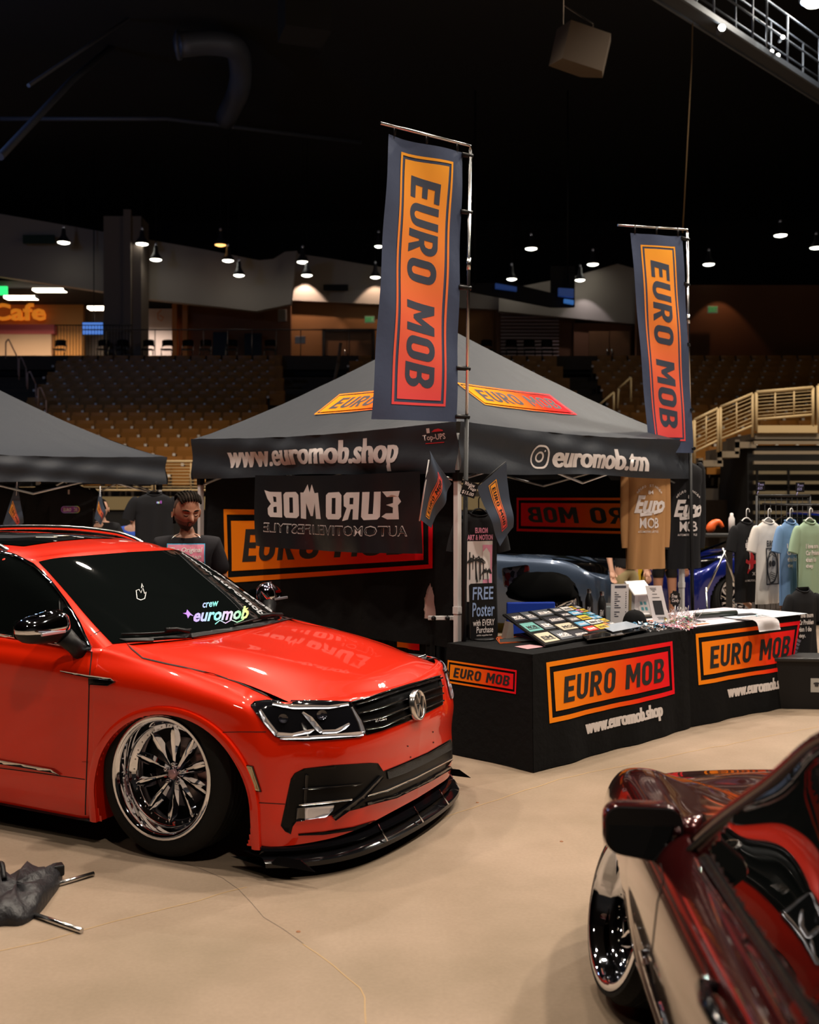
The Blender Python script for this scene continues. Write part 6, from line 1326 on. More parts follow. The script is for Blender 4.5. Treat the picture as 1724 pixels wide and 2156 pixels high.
def pr_skull(bm, fn):
    for i, ch in enumerate('EUROMOB'): a_ = PI*.9-PI*.8*i/6; L_(bm, fn, text(ch, .04).fit(.02+.075*math.cos(a_)-.016, -.28+.09*math.sin(a_)-.022, .02+.075*math.cos(a_)+.016, -.28+.09*math.sin(a_)+.022), 1)
    L_(bm, fn, stripe([(-.01, .28), (.03, .36), (.02, .46), (-.03, .52)], [.02, .05, .05, .02]), 2); L_(bm, fn, stripe([(-.06, .40), (.0, .42), (.09, .41)], .035), 2); L_(bm, fn, stripe([(0, .30), (.02, .40), (0, .48)], .018), 1, .05, .006); L_(bm, fn, text('x', .03).fit(.03, -.54, .07, -.51), 1); L_(bm, fn, text('AUTOMOTIVE LIFE', .01).fit(-.07, -.60, .10, -.58), 1)
    return [PRINTW, mat('red_print', (.6, .02, .03))]
def pr_mask(bm, fn):
    L_(bm, fn, text('EUROMOB', .04).fit(-.08, -.26, .09, -.20), 1); L_(bm, fn, frame(-.09, -.62, .09, -.27, .012, .012), 1)
    L_(bm, fn, loops([[(.085*math.cos(t_), -.45+.165*math.sin(t_)) for t_ in [k*.3 for k in range(21)]], [(.068*math.cos(t_), -.45+.145*math.sin(t_)) for t_ in [k*.3 for k in range(21)]]]), 1)
    for s in (-1, 1): L_(bm, fn, loops([[(s*.03+.024*math.cos(t_), -.42+.03*math.sin(t_)+s*.0) for t_ in [k*.5 for k in range(12)]]]), 1)
    for k in range(4): L_(bm, fn, stripe([(-.05, .52+.02*k), (0, .50+.02*k), (.05, .52+.02*k)], .006), 1); L_(bm, fn, stripe([(-.06, .36-.02*k), (0, .33-.02*k), (.06, .36-.02*k)], .006), 1)
    return [mat('ink_black', (.03, .03, .035))]
def pr_txt(bm, fn):
    for i, s_ in enumerate(('I love more', 'Car Problems', 'than I do', 'they.')): L_(bm, fn, text(s_, .035).fit(-.10, -.27-.062*i, -.10+.19*len(s_)/12, -.225-.062*i), 1)
    return [PRINTW]
ZR = 1.60
for i, (px, Y, wd, m, pf, yw, lb) in enumerate(((1571, 10.30, .33, TEEB, pr_skull, .55, 'black T-shirt with a red and white skeletal hand print on the rack'), (1617, 10.15, .37, TEEW, pr_mask, .60, 'white T-shirt with a dark framed mask print on the rack'), (1663, 10.0, .33, TEEBL, pr_txt, .65, 'blue T-shirt with white slogan lettering on the rack'), (1704, 9.9, .37, TEEG, pr_txt, .6, 'sage green T-shirt at the right end of the rack'))):
    p = W(px, 1093, Y); garment('t_shirt', lb, 'T-shirt', p, yw, wd, .80, m, pf, 'T-shirts on the rack', hang=(HW, 'white hanger holding the %s T-shirt' % ['black', 'white', 'blue', 'sage green'][i]), seed=10+i, dep=.04, flare=-.01)
p = W(1690, 1236, 9.6); garment('t_shirt', 'black T-shirt with white slogan hanging low below the green one', 'T-shirt', p, .5, .34, .62, TEEB, pr_txt, None, seed=20)
t = thing('clothes_rack', 'black wire grid rack behind the hanging T-shirts', 'rack', Vector((W(1650, 0, 10.6).x, 10.6, 0)), .60)
for x in (-.42, .42): bm = bmesh.new(); tube(bm, [(x, 0, 0), (x, 0, 1.78)], .012, 8); obj('upright', bm, BLACKP, t)
for k in range(9): bm = bmesh.new(); tube(bm, [(-.42, 0, .3+.18*k), (.42, 0, .3+.18*k)], .004, 4); obj('grid_wire', bm, BLACKP, t)
for k in range(10): bm = bmesh.new(); tube(bm, [(-.38+.085*k, 0, .3), (-.38+.085*k, 0, 1.76)], .003, 4); obj('grid_wire', bm, BLACKP, t)
for x in (-.33, -.12, .08, .27): bm = bmesh.new(); tube(bm, [(x, 0, 1.70), (x-.05, -.44, 1.685)], .008, 6); obj('hook_arm', bm, BLACKP, t)
bm = bmesh.new(); tube(bm, [(-.42, 0, 1.78), (.42, 0, 1.78)], .012, 8); obj('top_bar', bm, BLACKP, t)
for i, (px, py) in enumerate(((1601, 1024), (1684, 1026))):
    a = W(px, py, 9.4); bm = bmesh.new(); box(bm, (0, 0, 0), (.075, .006, .085)); lay(bm, lambda x, y: Vector((x, -.005, y)), text('Tees\n$25', .01, .2).fit(-.028, -.03, .028, .03), 1, 0, .001); tube(bm, [(-.02, 0, -.04), (-.03, 0, -.07)], .004, 5, mi=1); tag(obj('price_tag', bm, [BLACKP, mat('chalk_violet', (.3, .3, .6), .7)], None, loc=a), 'small black clipped price tag with chalk writing above the rack, '+['left', 'right'][i], 'price tag', 'price tags over the rack')
# pink print T-shirt on the near pole
def pr_pink(bm, fn):
    PK = mat('pink_print', (.75, .28, .42), .6)
    L_(bm, fn, text('EUROM', .04).fit(-.055, -.165, .045, -.125), 2); L_(bm, fn, text('ART & MOTION', .03).fit(-.115, -.215, .09, -.175), 2); L_(bm, fn, rect(-.115, -.66, .09, -.222), 1)
    L_(bm, fn, rect(.0, -.64, .088, -.25), 2, .05, .0055); L_(bm, fn, loops([[(.0, -.30), (.03, -.27), (.06, -.31), (.07, -.50), (0, -.50)]]), 1, .05, .007)
    for k in range(5): L_(bm, fn, rect(-.10+.025*k, -.50, -.092+.025*k, -.30-.02*k), 3, .05, .0075)
    for cx, cy, s in ((-.05, -.36, 1), (.035, -.44, .7)):
        L_(bm, fn, stripe([(cx, -cy), (cx+.01, -cy+.16*s)], .008), 3, .05, .009)
        for a_ in (.3, 1.0, 1.9, 2.7, 3.4, 5.9): L_(bm, fn, stripe([(cx, -cy), (cx+.04*s*math.cos(a_), -cy-.03*s*math.sin(a_)), (cx+.075*s*math.cos(a_), -cy-.01*s*math.sin(a_)+.02)], [.006, .016, .003]), 3, .05, .009)
    L_(bm, fn, loops([[(-.09, -.60), (-.07, -.565), (-.03, -.545), (.04, -.545), (.07, -.57), (.08, -.60)]]), 2, .05, .009); L_(bm, fn, rect(-.09, -.625, .08, -.60), 3, .05, .009)
    return [PRINTW, PK, INKB]
garment('t_shirt', 'black T-shirt with a tall pink street print hanging at the near tent pole', 'T-shirt', (.505, 7.80, 1.665), .42, .30, .92, TEEB, pr_pink, None, hang=(BLACKP, 'black hanger holding the pink print T-shirt'), seed=31, dep=.05)
# shirts in the left tent
for i, (px, Y, wd, yw, lb) in enumerate(((15, 12.2, .44, .2, 'black T-shirt hanging at the left edge inside the plain tent'), (100, 12.0, .50, .1, 'black T-shirt on the left, half behind the one with the small bright logo'), (150, 11.9, .48, .15, 'black T-shirt with a small bright oval logo in the plain tent'), (325, 11.6, .42, .3, 'black T-shirt hanging beside the plain tent right pole'))):
    def pf(bm, fn, i=i):
        if i == 2: L_(bm, fn, loops([rr(-.10, -.33, .10, -.25, .035)]), 1); L_(bm, fn, loops([rr(-.09, -.322, .09, -.258, .03)]), 2, .05, .006); L_(bm, fn, text('EUROMOB', .03).fit(-.075, -.31, .075, -.27), 3, .05, .008); L_(bm, fn, rect(-.03, -.12, -.01, -.07), 3)
        if i == 3: L_(bm, fn, rect(.02, -.13, .05, -.11), 1); L_(bm, fn, rect(.055, -.13, .075, -.10), 2)
        return [HOLO, mat('violet_print', (.25, .05, .35), .5), PRINTW]
    garment('t_shirt', lb, 'T-shirt', W(px, 1018 if i < 3 else 1035, Y), yw, wd, .72, TEEB, pf, 'black T-shirts inside the plain tent', hang=(BLACKP, 'black hanger of T-shirt %s' % ['at the left edge', 'left of the bright logo one', 'with the bright logo', 'by the plain tent right pole'][i]), seed=40+i)
# ---- small window flags
def wflag(label, stick, quad, u0=.0, rev=False, fold=.06):
    A, B = Vector(stick[0]), Vector(stick[1]); t = thing('window_flag', label, 'flag', (A+B)/2, 0, 'window flags at the near tent pole'); L0 = Vector(t.location)
    bm = bmesh.new(); tube(bm, [A-L0, B-L0], .005, 6); obj('staff', bm, WHITEP if not rev else BLACKP, t)
    q = [Vector(p)-L0 for p in quad]   # top at staff, top outer, bottom outer, bottom at staff
    n = (q[1]-q[0]).cross(q[3]-q[0]).normalized()
    def fn(x, y): u, v = x/.45, 1-y/.30; p = q[0].lerp(q[1], u).lerp(q[3].lerp(q[2], u), v); return p+n*(fold*math.sin(u*5.5+v*1.5)*u*(1.2-u)+.01*math.sin(u*13+v*4)*u)
    bm = bmesh.new(); cloth(bm, fn, .45, .30, 30, 20)
    for sh, mi, lv in badge(0, 0, .34, .085, 1, 2, .05):
        for fl in (False, True): lay(bm, lambda x, y: fn(.05+x, .10+y), sh, mi, .03, .0012+.0012*lv, (0, 0, .34, 1), flip=fl)
    obj('flag_cloth', bm, [FLAGB, ORPINK, INKB], t, smooth=True)
F_ = lambda px, py, Y: W(px, py, Y)
wflag('small slate blue window flag tied to the left of the white pole', (F_(903, 968, 7.25), F_(883, 1097, 7.3)), (F_(885, 1094, 7.3), F_(904, 948, 7.22), F_(950, 1018, 7.45), F_(908, 1112, 7.45)), fold=.05)
wflag('small dark window flag on a slanting staff right of the white pole', (F_(1064, 972, 7.7), F_(1003, 1024, 7.6)), (F_(1066, 974, 7.7), F_(1080, 1110, 7.75), F_(1052, 1150, 7.7), F_(1004, 1026, 7.6)), rev=True, fold=.05)
bm = bmesh.new(); a = W(988, 1030, 7.45); box(bm, (0, 0, 0), (.105, .005, .105), ry=.32)
R_ = Matrix.Rotation(.32, 4, 'Y')
for tx, y0, x0, x1 in (('Window', .018, -.045, .03), ('Flags', -.008, -.01, .045), ('$15.00', -.045, -.045, .04)): lay(bm, lambda x, y: R_ @ Vector((x, -.004, y)), text(tx, .012, .1).fit(x0, y0, x1, y0+.028), 1, 0, .0006)
tag(obj('price_sign', bm, [BLACKP, PRINTW], None, loc=a, rz=.1), 'tilted black card with chalk price for window flags by the near pole', 'sign')
# plastic bag hanging from the inner pole
t = thing('plastic_bag', 'crumpled pale pink plastic bag hanging beside the white pole', 'bag', W(918, 1262, 7.95)); bm = bmesh.new(); G_ = []
for i in range(15):
    z = .16-.30*i/14; w_ = .02+.065*math.sin(min(1, i/9)*PI/2); G_.append([Vector(((w_+.008*math.sin(k*2.3+i*1.7))*math.cos(k*2*PI/18), (w_*.5+.006*math.sin(k*3.1+i))*math.sin(k*2*PI/18), z)) for k in range(19)])
gridmesh(bm, G_); lay(bm, lambda x, y: Vector((x, -.045, y)), text('M', .05).fit(.01, -.12, .05, -.07), 1, 0, .004); obj('bag_body', bm, [mat('thin_plastic', (.52, .36, .33), .3, trans=.25), mat('red_print', (.6, .02, .03))], t, smooth=True)
for s in (-1, 1): bm = bmesh.new(); tube(bm, crs([(s*.015, 0, .16), (s*.03, 0, .24), (0, 0, .30)], 8), .006, 5); obj('handle', bm, mat('thin_plastic', (.5, .4, .38)), t)
a = W(930, 1301, 7.75); t = thing('pole_clamp', 'white bracket bar clamped across the near pole above the table', 'clamp', a); bm = bmesh.new(); box(bm, (.0, 0, 0), (.20, .025, .03), bev=.004); obj('bar', bm, WHITEP, t)
for x in (-.06, .04): bm = bmesh.new(); lathe(bm, [(.001, .03), (.018, .03), (.018, 0), (.01, -.01)], 8, Matrix.Translation((x, -.02, 0)) @ Matrix.Rotation(PI/2, 4, 'X')); obj('knob', bm, BLACKP, t)
# chair with a coat, cushion, bins behind the near table
t = thing('camping_chair', 'bright blue folding camping chair behind the nearer table', 'chair', (.96, 8.93, 0), .1)
BLU = mat('chair_blue', (.01, .06, .55), .7)
bm = bmesh.new(); box(bm, (0, 0, .44), (.50, .44, .02), bev=.005); obj('seat', bm, BLU, t); bm = bmesh.new(); box(bm, (0, -.24, .69), (.40, .03, .44), rx=.04, bev=.01); obj('backrest', bm, BLU, t)
for x in (-.25, .25):
    for y in (-.22, .22): bm = bmesh.new(); tube(bm, [(x, y, 0), (x, -y*.9, .62)], .011, 6); obj('leg', bm, BLACKP, t)
bm = bmesh.new(); G_ = []
for i in range(17):
    q_ = PI*i/16; row = []
    for k in range(29):
        p_ = 2*PI*k/28; row.append(Vector(((.285+.02*math.sin(k*1.3+i))*math.cos(p_)*math.sin(q_)**.7+.04, .15*math.sin(p_)*math.sin(q_)**.7, .175*math.cos(q_)*(1 if math.cos(q_) > 0 else .45)+.015*math.sin(k*.9)*math.sin(q_))))
    G_.append(row)
gridmesh(bm, G_); bmesh.ops.remove_doubles(bm, verts=bm.verts[:], dist=1e-5); tag(obj('coat', bm, mat('coat_black', (.004, .004, .004), .95, spec=.1), None, smooth=True, loc=(W(1131, 0, 8.90).x, 8.90, .965)), 'big rounded black coat heaped over the blue chair back', 'coat')
CHK2 = mat('argyle', (.6, .58, .56), .6); nt = CHK2.node_tree; ck = nt.nodes.new('ShaderNodeTexVoronoi'); ck.inputs['Scale'].default_value = 24; cr_ = nt.nodes.new('ShaderNodeValToRGB'); cr_.color_ramp.interpolation = 'CONSTANT'
tcx = nt.nodes.new('ShaderNodeTexCoord'); nt.links.new(tcx.outputs['Object'], ck.inputs['Vector']); sx = nt.nodes.new('ShaderNodeSeparateColor'); nt.links.new(ck.outputs['Color'], sx.inputs[0]); nt.links.new(sx.outputs[0], cr_.inputs[0])
e = cr_.color_ramp.elements; e[0].color = (.06, .06, .07, 1); e[1].position = .3; e[1].color = (.62, .6, .58, 1); q = e.new(.7); q.color = (.35, .34, .34, 1); q = e.new(.86); q.color = (.6, .03, .03, 1); nt.links.new(cr_.outputs[0], nt.nodes['Principled BSDF'].inputs['Base Color'])
t = thing('cushion', 'white black and red patterned cushion behind the black coat', 'cushion', W(1087, 1213, 9.3), .2); bm = bmesh.new(); box(bm, (0, 0, 0), (.24, .07, .17), ry=-.12, bev=.02); obj('cover', bm, CHK2, t)
bm = bmesh.new(); box(bm, (0, 0, 0), (.20, .30, .16), bev=.01); tag(obj('storage_bin', bm, mat('clear_bin', (.30, .34, .36), .2, coat=.5), None, loc=W(1290, 1292, 9.3)), 'translucent plastic bin behind the steel bottles', 'bin')
bm = bmesh.new(); box(bm, (0, 0, .18), (.5, .4, .36), bev=.01); tag(obj('cardboard_box', bm, mat('cardboard', (.12, .07, .04), .8), None, loc=(W(1215, 0, 9.6).x, 9.6, .0), rz=.4), 'brown box on the floor behind the nearer table', 'box')
# tote on the floor at the right
a = Wh(1680, 1492, 0); t = thing('storage_tote', 'black storage tote with a white taped label on the floor, right edge', 'box', (a.x+.16, a.y+.12, 0), -.09)
bm = bmesh.new(); prism(bm, [(-.38, -.15), (.5, -.15), (.5, .15), (-.38, .15)], 0, .40); obj('tub', bm, BLACKP, t); bm = bmesh.new(); box(bm, (.06, 0, .41), (.92, .34, .03), bev=.008); obj('lid', bm, mat('tote_lid', (.008, .008, .008), .5), t)
bm = bmesh.new(); box(bm, (.03, -.153, .20), (.165, .004, .115)); lay(bm, lambda x, y: Vector((x, -.157, y)), loops([rr(-.02, .19, .01, .225, .006)]), 1, 0, .001); lay(bm, lambda x, y: Vector((x, -.157, y)), rect(-.03, .212, .09, .222), 1, 0, .001); lay(bm, lambda x, y: Vector((x, -.157, y)), rect(.02, .185, .035, .212), 1, 0, .001); lay(bm, lambda x, y: Vector((x, -.157, y)), rect(.055, .185, .07, .212), 1, 0, .001); obj('label', bm, [mat('tape_label', (.42, .42, .40), .5), mat('ink_black', (.03, .03, .035))], t)
bm = bmesh.new()
for k in range(4): box(bm, (.01*k, 0, .03*k), (.05, .01, .022), ry=.5, mi=0)
tag(obj('price_clip', bm, mat('violet_clip', (.28, .28, .4), .3, .5), None, loc=W(1672, 1370, 9.2)), 'small shiny clip tag hanging below the farther table end', 'price tag')
# weight bag with steel rods, lower left
t = thing('weight_bag', 'black sand weight bag lying on the floor at the lower left', 'bag', (G(60, 1905)[0], G(60, 1905)[1], 0)); L0 = Vector(t.location)
out = [(-60, 1880), (-10, 1858), (30, 1862), (60, 1845), (100, 1846), (129, 1848), (126, 1866), (108, 1892), (82, 1925), (48, 1948), (10, 1950), (-50, 1948)]
ctr_ = Vector((*G(35, 1900), 0)); bm = bmesh.new(); G_ = []
op = [Vector((*G(x, y), 0)) for x, y in out]; op = [cr([op[(i+k) % len(op)] for k in (-1, 0, 1, 2)], 1+f) for i in range(len(op)) for f in (0, .33, .66)]
for r_, z in ((1, .0), (1.01, .02), (.97, .045), (.88, .065), (.72, .075), (.5, .08), (.25, .078), (.0, .076)):
    row = [ctr_.lerp(p, r_)+Vector((0, 0, z+(.012*math.sin(i*.9)*(r_ < .98)+.008*math.sin(i*2.1+r_*9)*(r_ < .9)) if z > .03 else z))-L0 for i, p in enumerate(op)]; G_.append(row+[row[0]])
gridmesh(bm, G_); bmesh.ops.remove_doubles(bm, verts=bm.verts[:], dist=1e-4); obj('bag_body', bm, mat('bag_nylon', (.011, .011, .014), .5, bump=.5, bscale=25), t, smooth=True)
bm = bmesh.new(); p = Vector((*G(122, 1856), .055))-L0; box(bm, p, (.05, .06, .05), rz=.5, bev=.008); obj('flap', bm, BLACKP, t); bm = bmesh.new(); tube(bm, crs([Vector((*G(-12, 1868), .08))-L0, Vector((*G(3, 1880), .13))-L0, Vector((*G(9, 1895), .09))-L0], 10), .012, 6); obj('handle', bm, BLACKP, t)
for i, (p0, p1) in enumerate((((118, 1868), (197, 1845)), ((60, 1928), (172, 1966)))):
    a, b = Vector((*G(*p0), .012)), Vector((*G(*p1), .012)); bm = bmesh.new(); tube(bm, [a, b], .011, 12); tag(obj('steel_rod', bm, STEEL, None), ['shiny steel rod poking out behind the weight bag', 'shiny steel rod poking out in front of the weight bag'][i], 'rod', 'steel rods by the weight bag')
# ---- vehicles beyond the booth, sharing the coupe's shell
def back_car(label, loc, rz, paint, sc=(1, 1, 1)):
    r = thing('car', label, 'car', loc, rz); r.scale = sc
    for ch in list(dc.children):
        if ch.name.split('.')[0] in ('body', 'cabin', 'underbody', 'wheel', 'side_window', 'window_seal', 'windscreen'):
            q = ch.copy(); COL.objects.link(q); q.parent = r
            if ch.name.split('.')[0] in ('body', 'cabin'): q.data = ch.data.copy(); q.data.materials[0] = paint
            for g_ in ch.children:
                if g_.name.split('.')[0] in ('rim', 'spoke'): d = g_.copy(); COL.objects.link(d); d.parent = q
    for sd in (1, -1):
        bm = bmesh.new(); gg = [[Vector((.62-.55*i/6-.10*j/3*(i/6), sd*(.60+.20*(i/6)**.6+.01), .60+.055*j+.05*i/6)) for j in range(4)] for i in range(7)]; gridmesh(bm, gg); bmesh.ops.solidify(bm, geom=bm.faces[:], thickness=.02); obj('headlamp', bm, GLOSSB, r, smooth=True)
    return r
back_car('slate blue car behind the booth, its nose pointing right', (W(1205, 0, 13.6).x, 13.6+.7, 0), -.30, mat('slate_blue_paint', (.05, .075, .125), .25, .4, coat=1), (1.05, 1, 1.22))
back_car('dark blue car right of the booth behind the T-shirt rack', (W(1490, 0, 15.2).x, 15.2, 0), PI+.15, mat('deep_blue_paint', (.006, .014, .17), .2, .4, coat=1), (1, 1, 1.2))
back_car('bright yellow car seen in the gap behind the hanging tops', (W(1430, 0, 19).x, 19.5, 0), -.5, mat('yellow_paint', (.75, .48, .01), .3, coat=1), (1, 1, 1.1))
# odds and ends behind the rack
bm = bmesh.new(); lathe(bm, [(.001, 0), (.035, 0), (.035, .17), (.02, .20), (.018, .23), (.001, .235)], 14); tag(obj('bottle', bm, WHITE, None, smooth=True, loc=Vector((W(1540, 0, 12.3).x, 12.3, 1.352))), 'white squeeze bottle on a far counter left of the T-shirt rack', 'bottle')
bm = bmesh.new(); tube(bm, crs([(-.08, 0, -.06), (-.04, 0, .03), (.03, 0, .06), (.08, 0, .0)], 10), [.02, .05, .055, .05, .045, .04, .035, .03, .025, .02], 10); tag(obj('hose_reel', bm, mat('orange_plastic', (.8, .12, .02), .4), None, smooth=True, loc=Vector((W(1507, 0, 12.3).x, 12.3, 1.42))), 'orange tool on a far counter beside the white bottle', 'tool')
bm = bmesh.new(); box(bm, (0, 0, 1.33), (.62, .34, .04), bev=.01); box(bm, (0, 0, .66), (.06, .06, 1.32)); box(bm, (0, 0, .02), (.4, .3, .04)); tag(obj('counter', bm, mat('dark_counter', (.012, .012, .012), .6), None, loc=(W(1535, 0, 12.3).x, 12.3, 0)), 'tall dark stand holding the orange tool and white bottle', 'counter')
t = thing('folding_chair', 'folded metal chair frame leaning behind the black T-shirt', 'chair', (W(1512, 0, 11.5).x, 11.5, 0), .3)
for a, b in (((-.15, 0, .75), (.12, 0, 1.25)), ((.05, 0, 1.22), (.25, 0, .75)), ((-.10, 0, 0), (-.15, 0, .8)), ((.25, 0, 0), (.22, 0, .8))): bm = bmesh.new(); tube(bm, [a, b], .012, 6); obj('frame_tube', bm, STEEL, t)
wflag('slate window flag hanging point up at the far left, in front of the black T-shirts', (F_(36, 1012, 10.9), F_(30, 1110, 11.0)), (F_(36, 1012, 10.9), F_(50, 1100, 11.0), F_(34, 1118, 11.0), F_(6, 1104, 10.9)), fold=.04)
wflag('narrow furled slate flag between the T-shirts of the plain tent', (F_(211, 1024, 11.2), F_(208, 1105, 11.3)), (F_(211, 1024, 11.2), F_(222, 1085, 11.3), F_(212, 1105, 11.3), F_(199, 1092, 11.2)), fold=.03)
for o_ in bpy.data.objects:
    if o_.get('group') == 'window flags at the near tent pole' and o_.location.x < -2: o_['group'] = 'window flags in the plain tent'
# ------------------------------------------------------------ people
def skinned(pts, edges, radii, sub=2):
    me = bpy.data.meshes.new('p'); me.from_pydata([Vector(p) for p in pts], edges, []); o = bpy.data.objects.new('p', me); COL.objects.link(o)
    sk_ = o.modifiers.new('s', 'SKIN'); sk_.use_smooth_shade = True; ss = o.modifiers.new('u', 'SUBSURF'); ss.levels = sub; ss.render_levels = sub
    for v, r in zip(me.skin_vertices[0].data, radii): v.radius = (r, r) if not isinstance(r, tuple) else r
    me.skin_vertices[0].data[0].use_root = True
    dg = bpy.context.evaluated_depsgraph_get(); dg.update(); m2 = bpy.data.meshes.new_from_object(o.evaluated_get(dg)); bpy.data.objects.remove(o); return m2
def addmesh(bm, me, M=None):
    n = len(bm.verts); bm.from_mesh(me); bm.verts.ensure_lookup_table()
    if M is not None:
        for v in bm.verts[n:]: v.co = M @ v.co
    bpy.data.meshes.remove(me)
def hand(s, wrist, d, curl=.5, sc=1.0):
    """palm and five fingers as joined chains; d: forward direction of the hand (unit), returns points, edges, radii"""
    d = Vector(d).normalized(); side = d.cross(Vector((0, 1, 0))); side = side.normalized() if side.length > .1 else Vector((1, 0, 0)); nrm = side.cross(d).normalized()*s
    P = [Vector(wrist), Vector(wrist)+d*.045*sc, Vector(wrist)+d*.085*sc]; E_ = [(0, 1), (1, 2)]; R = [(.026, .018), (.038, .016), (.036, .014)]
    for k, (off, ln) in enumerate(((-.030, .062), (-.010, .075), (.011, .072), (.030, .055))):
        b = P[1]+d*.050*sc+side*off; n0 = len(P); p1 = b+d*.015; p2 = p1+(d*math.cos(curl*.5)+nrm*math.sin(curl*.5))*ln*.5; p3 = p2+(d*math.cos(curl*1.4)+nrm*math.sin(curl*1.4))*ln*.45
        P += [p1, p2, p3]; E_ += [(1, n0), (n0, n0+1), (n0+1, n0+2)]; R += [.010, .0088, .0075]
    n0 = len(P); b = P[0]+d*.025-side*.030*s; P += [b, b+(d*.7-side*s*.6)*.035, b+(d*.95-side*s*.3+nrm*.2)*.062]; E_ += [(0, n0), (n0, n0+1), (n0+1, n0+2)]; R += [.014, .011, .009]
    return P, E_, R
def head_bm(bm, M, beard=True, mi_b=1, n=56):
    def disp(x, y, z):   # x, y, z on a unit head (y<0 is the face)
        k = 0
        g = lambda cx, cz, sx, sz: math.exp(-((x-cx)/sx)**2-((z-cz)/sz)**2)
        if y < .2:
            k += .030*g(0, -.10, .13, .13)+.018*g(0, .02, .08, .20)+.014*g(0, -.16, .20, .08)
            for s in (-1, 1): k += -.016*g(s*.38, .10, .17, .09)+.007*g(s*.38, .045, .13, .05)+.007*g(s*.36, .24, .24, .06)+.008*g(s*.5, -.18, .2, .2)-.004*g(s*.2, -.2, .06, .1)
            k += .010*g(0, -.43, .20, .05)+.009*g(0, -.53, .17, .045)-.006*g(0, -.48, .22, .022)-.006*g(0, -.34, .10, .07)+.012*g(0, -.80, .24, .14)-.005*g(0, -.63, .2, .05)
            k *= max(0, min(1, (.3-y)*1.6))
        return k
    rows = []
    for i in range(n+1):
        la = -PI/2+PI*i/n; row = []
        for j in range(n+1):
            lo = 2*PI*j/n+PI/2; ux, uy, uz = math.cos(la)*math.cos(lo), math.cos(la)*math.sin(lo), math.sin(la)
            jw = 1-.30*max(0, -uz-.15)-.04*max(0, uz); back = 1.0 if uy > 0 else 1.0
            p = Vector((ux*.078*jw, uy*(.100 if uy > 0 else .094)*(1-.12*max(0, -uz)), uz*.122)); q = Vector((ux, uy, uz)); p += q*disp(ux, uy, uz); row.append((p, (ux, uy, uz)))
        rows.append(row)
    V_ = [[bm.verts.new(M @ p) for p, _ in r] for r in rows]
    for i in range(n):
        for j in range(n):
            try: f = bm.faces.new((V_[i][j], V_[i][j+1], V_[i+1][j+1], V_[i+1][j]))
            except ValueError: continue
            f.smooth = True; ux, uy, uz = rows[i][j][1]
            if beard and uy < .1 and (-1 < uz < -.36) and not (abs(ux) < .17 and -.56 < uz < -.42) and (uz < -.60 or abs(ux) > .18 or uz > -.42):
                f.material_index = mi_b if (uz < -.62 or abs(ux) < .26) else mi_b+1
            elif beard and abs(ux) < .17 and -.56 < uz < -.42 and uy < 0: f.material_index = mi_b+2
    for s in (-1, 1):   # ears
        for k in range(3): pass
        G_ = [[M @ Vector((s*(.074+.016*math.sin(PI*i/6)*(1 if j > 2 else .4)), .004+.020*math.cos(2*PI*j/8)+.006*i/6, .0-.012+.033*math.sin(2*PI*j/8)*abs(math.sin(PI*(i+.01)/6))**.5*1.0)) for j in range(9)] for i in range(7)]
        gridmesh(bm, G_)
def body_pts(h, pose):
    """skeleton for a standing adult of height h facing -y; pose: elbows and wrists"""
    k = h/1.78; P = {}
    P['pelvis'] = (0, 0, .93*k); P['waist'] = (0, .01, 1.07*k); P['chest'] = (0, .015, 1.26*k); P['upper'] = (0, .01, 1.40*k); P['neck'] = (0, 0, 1.48*k); P['skull'] = (0, -.02, 1.555*k)
    for s, n in ((-1, 'r'), (1, 'l')):
        P['sh'+n] = (s*.175*k, .01, 1.395*k); P['el'+n] = pose.get('el'+n, (s*.25*k, .03, 1.14*k)); P['wr'+n] = pose.get('wr'+n, (s*.26*k, -.06, .90*k))
        P['hip'+n] = (s*.09*k, 0, .88*k); P['kn'+n] = (s*.10*k, -.015, .49*k); P['an'+n] = (s*.11*k, .02, .09*k); P['to'+n] = (s*.12*k, -.13*k, .035*k)
    return P
RAD = dict(pelvis=(.145, .11), waist=(.135, .105), chest=(.155, .115), upper=(.13, .09), neck=.055, skull=.05, sh=.062, el=.042, wr=.028, hip=.085, kn=.055, an=.038, to=.030)
def rad(n, k): r = RAD.get(n) or RAD[n[:2]] if n in RAD or n[:2] in RAD else RAD[n[:3]]; return tuple(x*k for x in r) if isinstance(r, tuple) else r*k
HEAD_DZ = 0
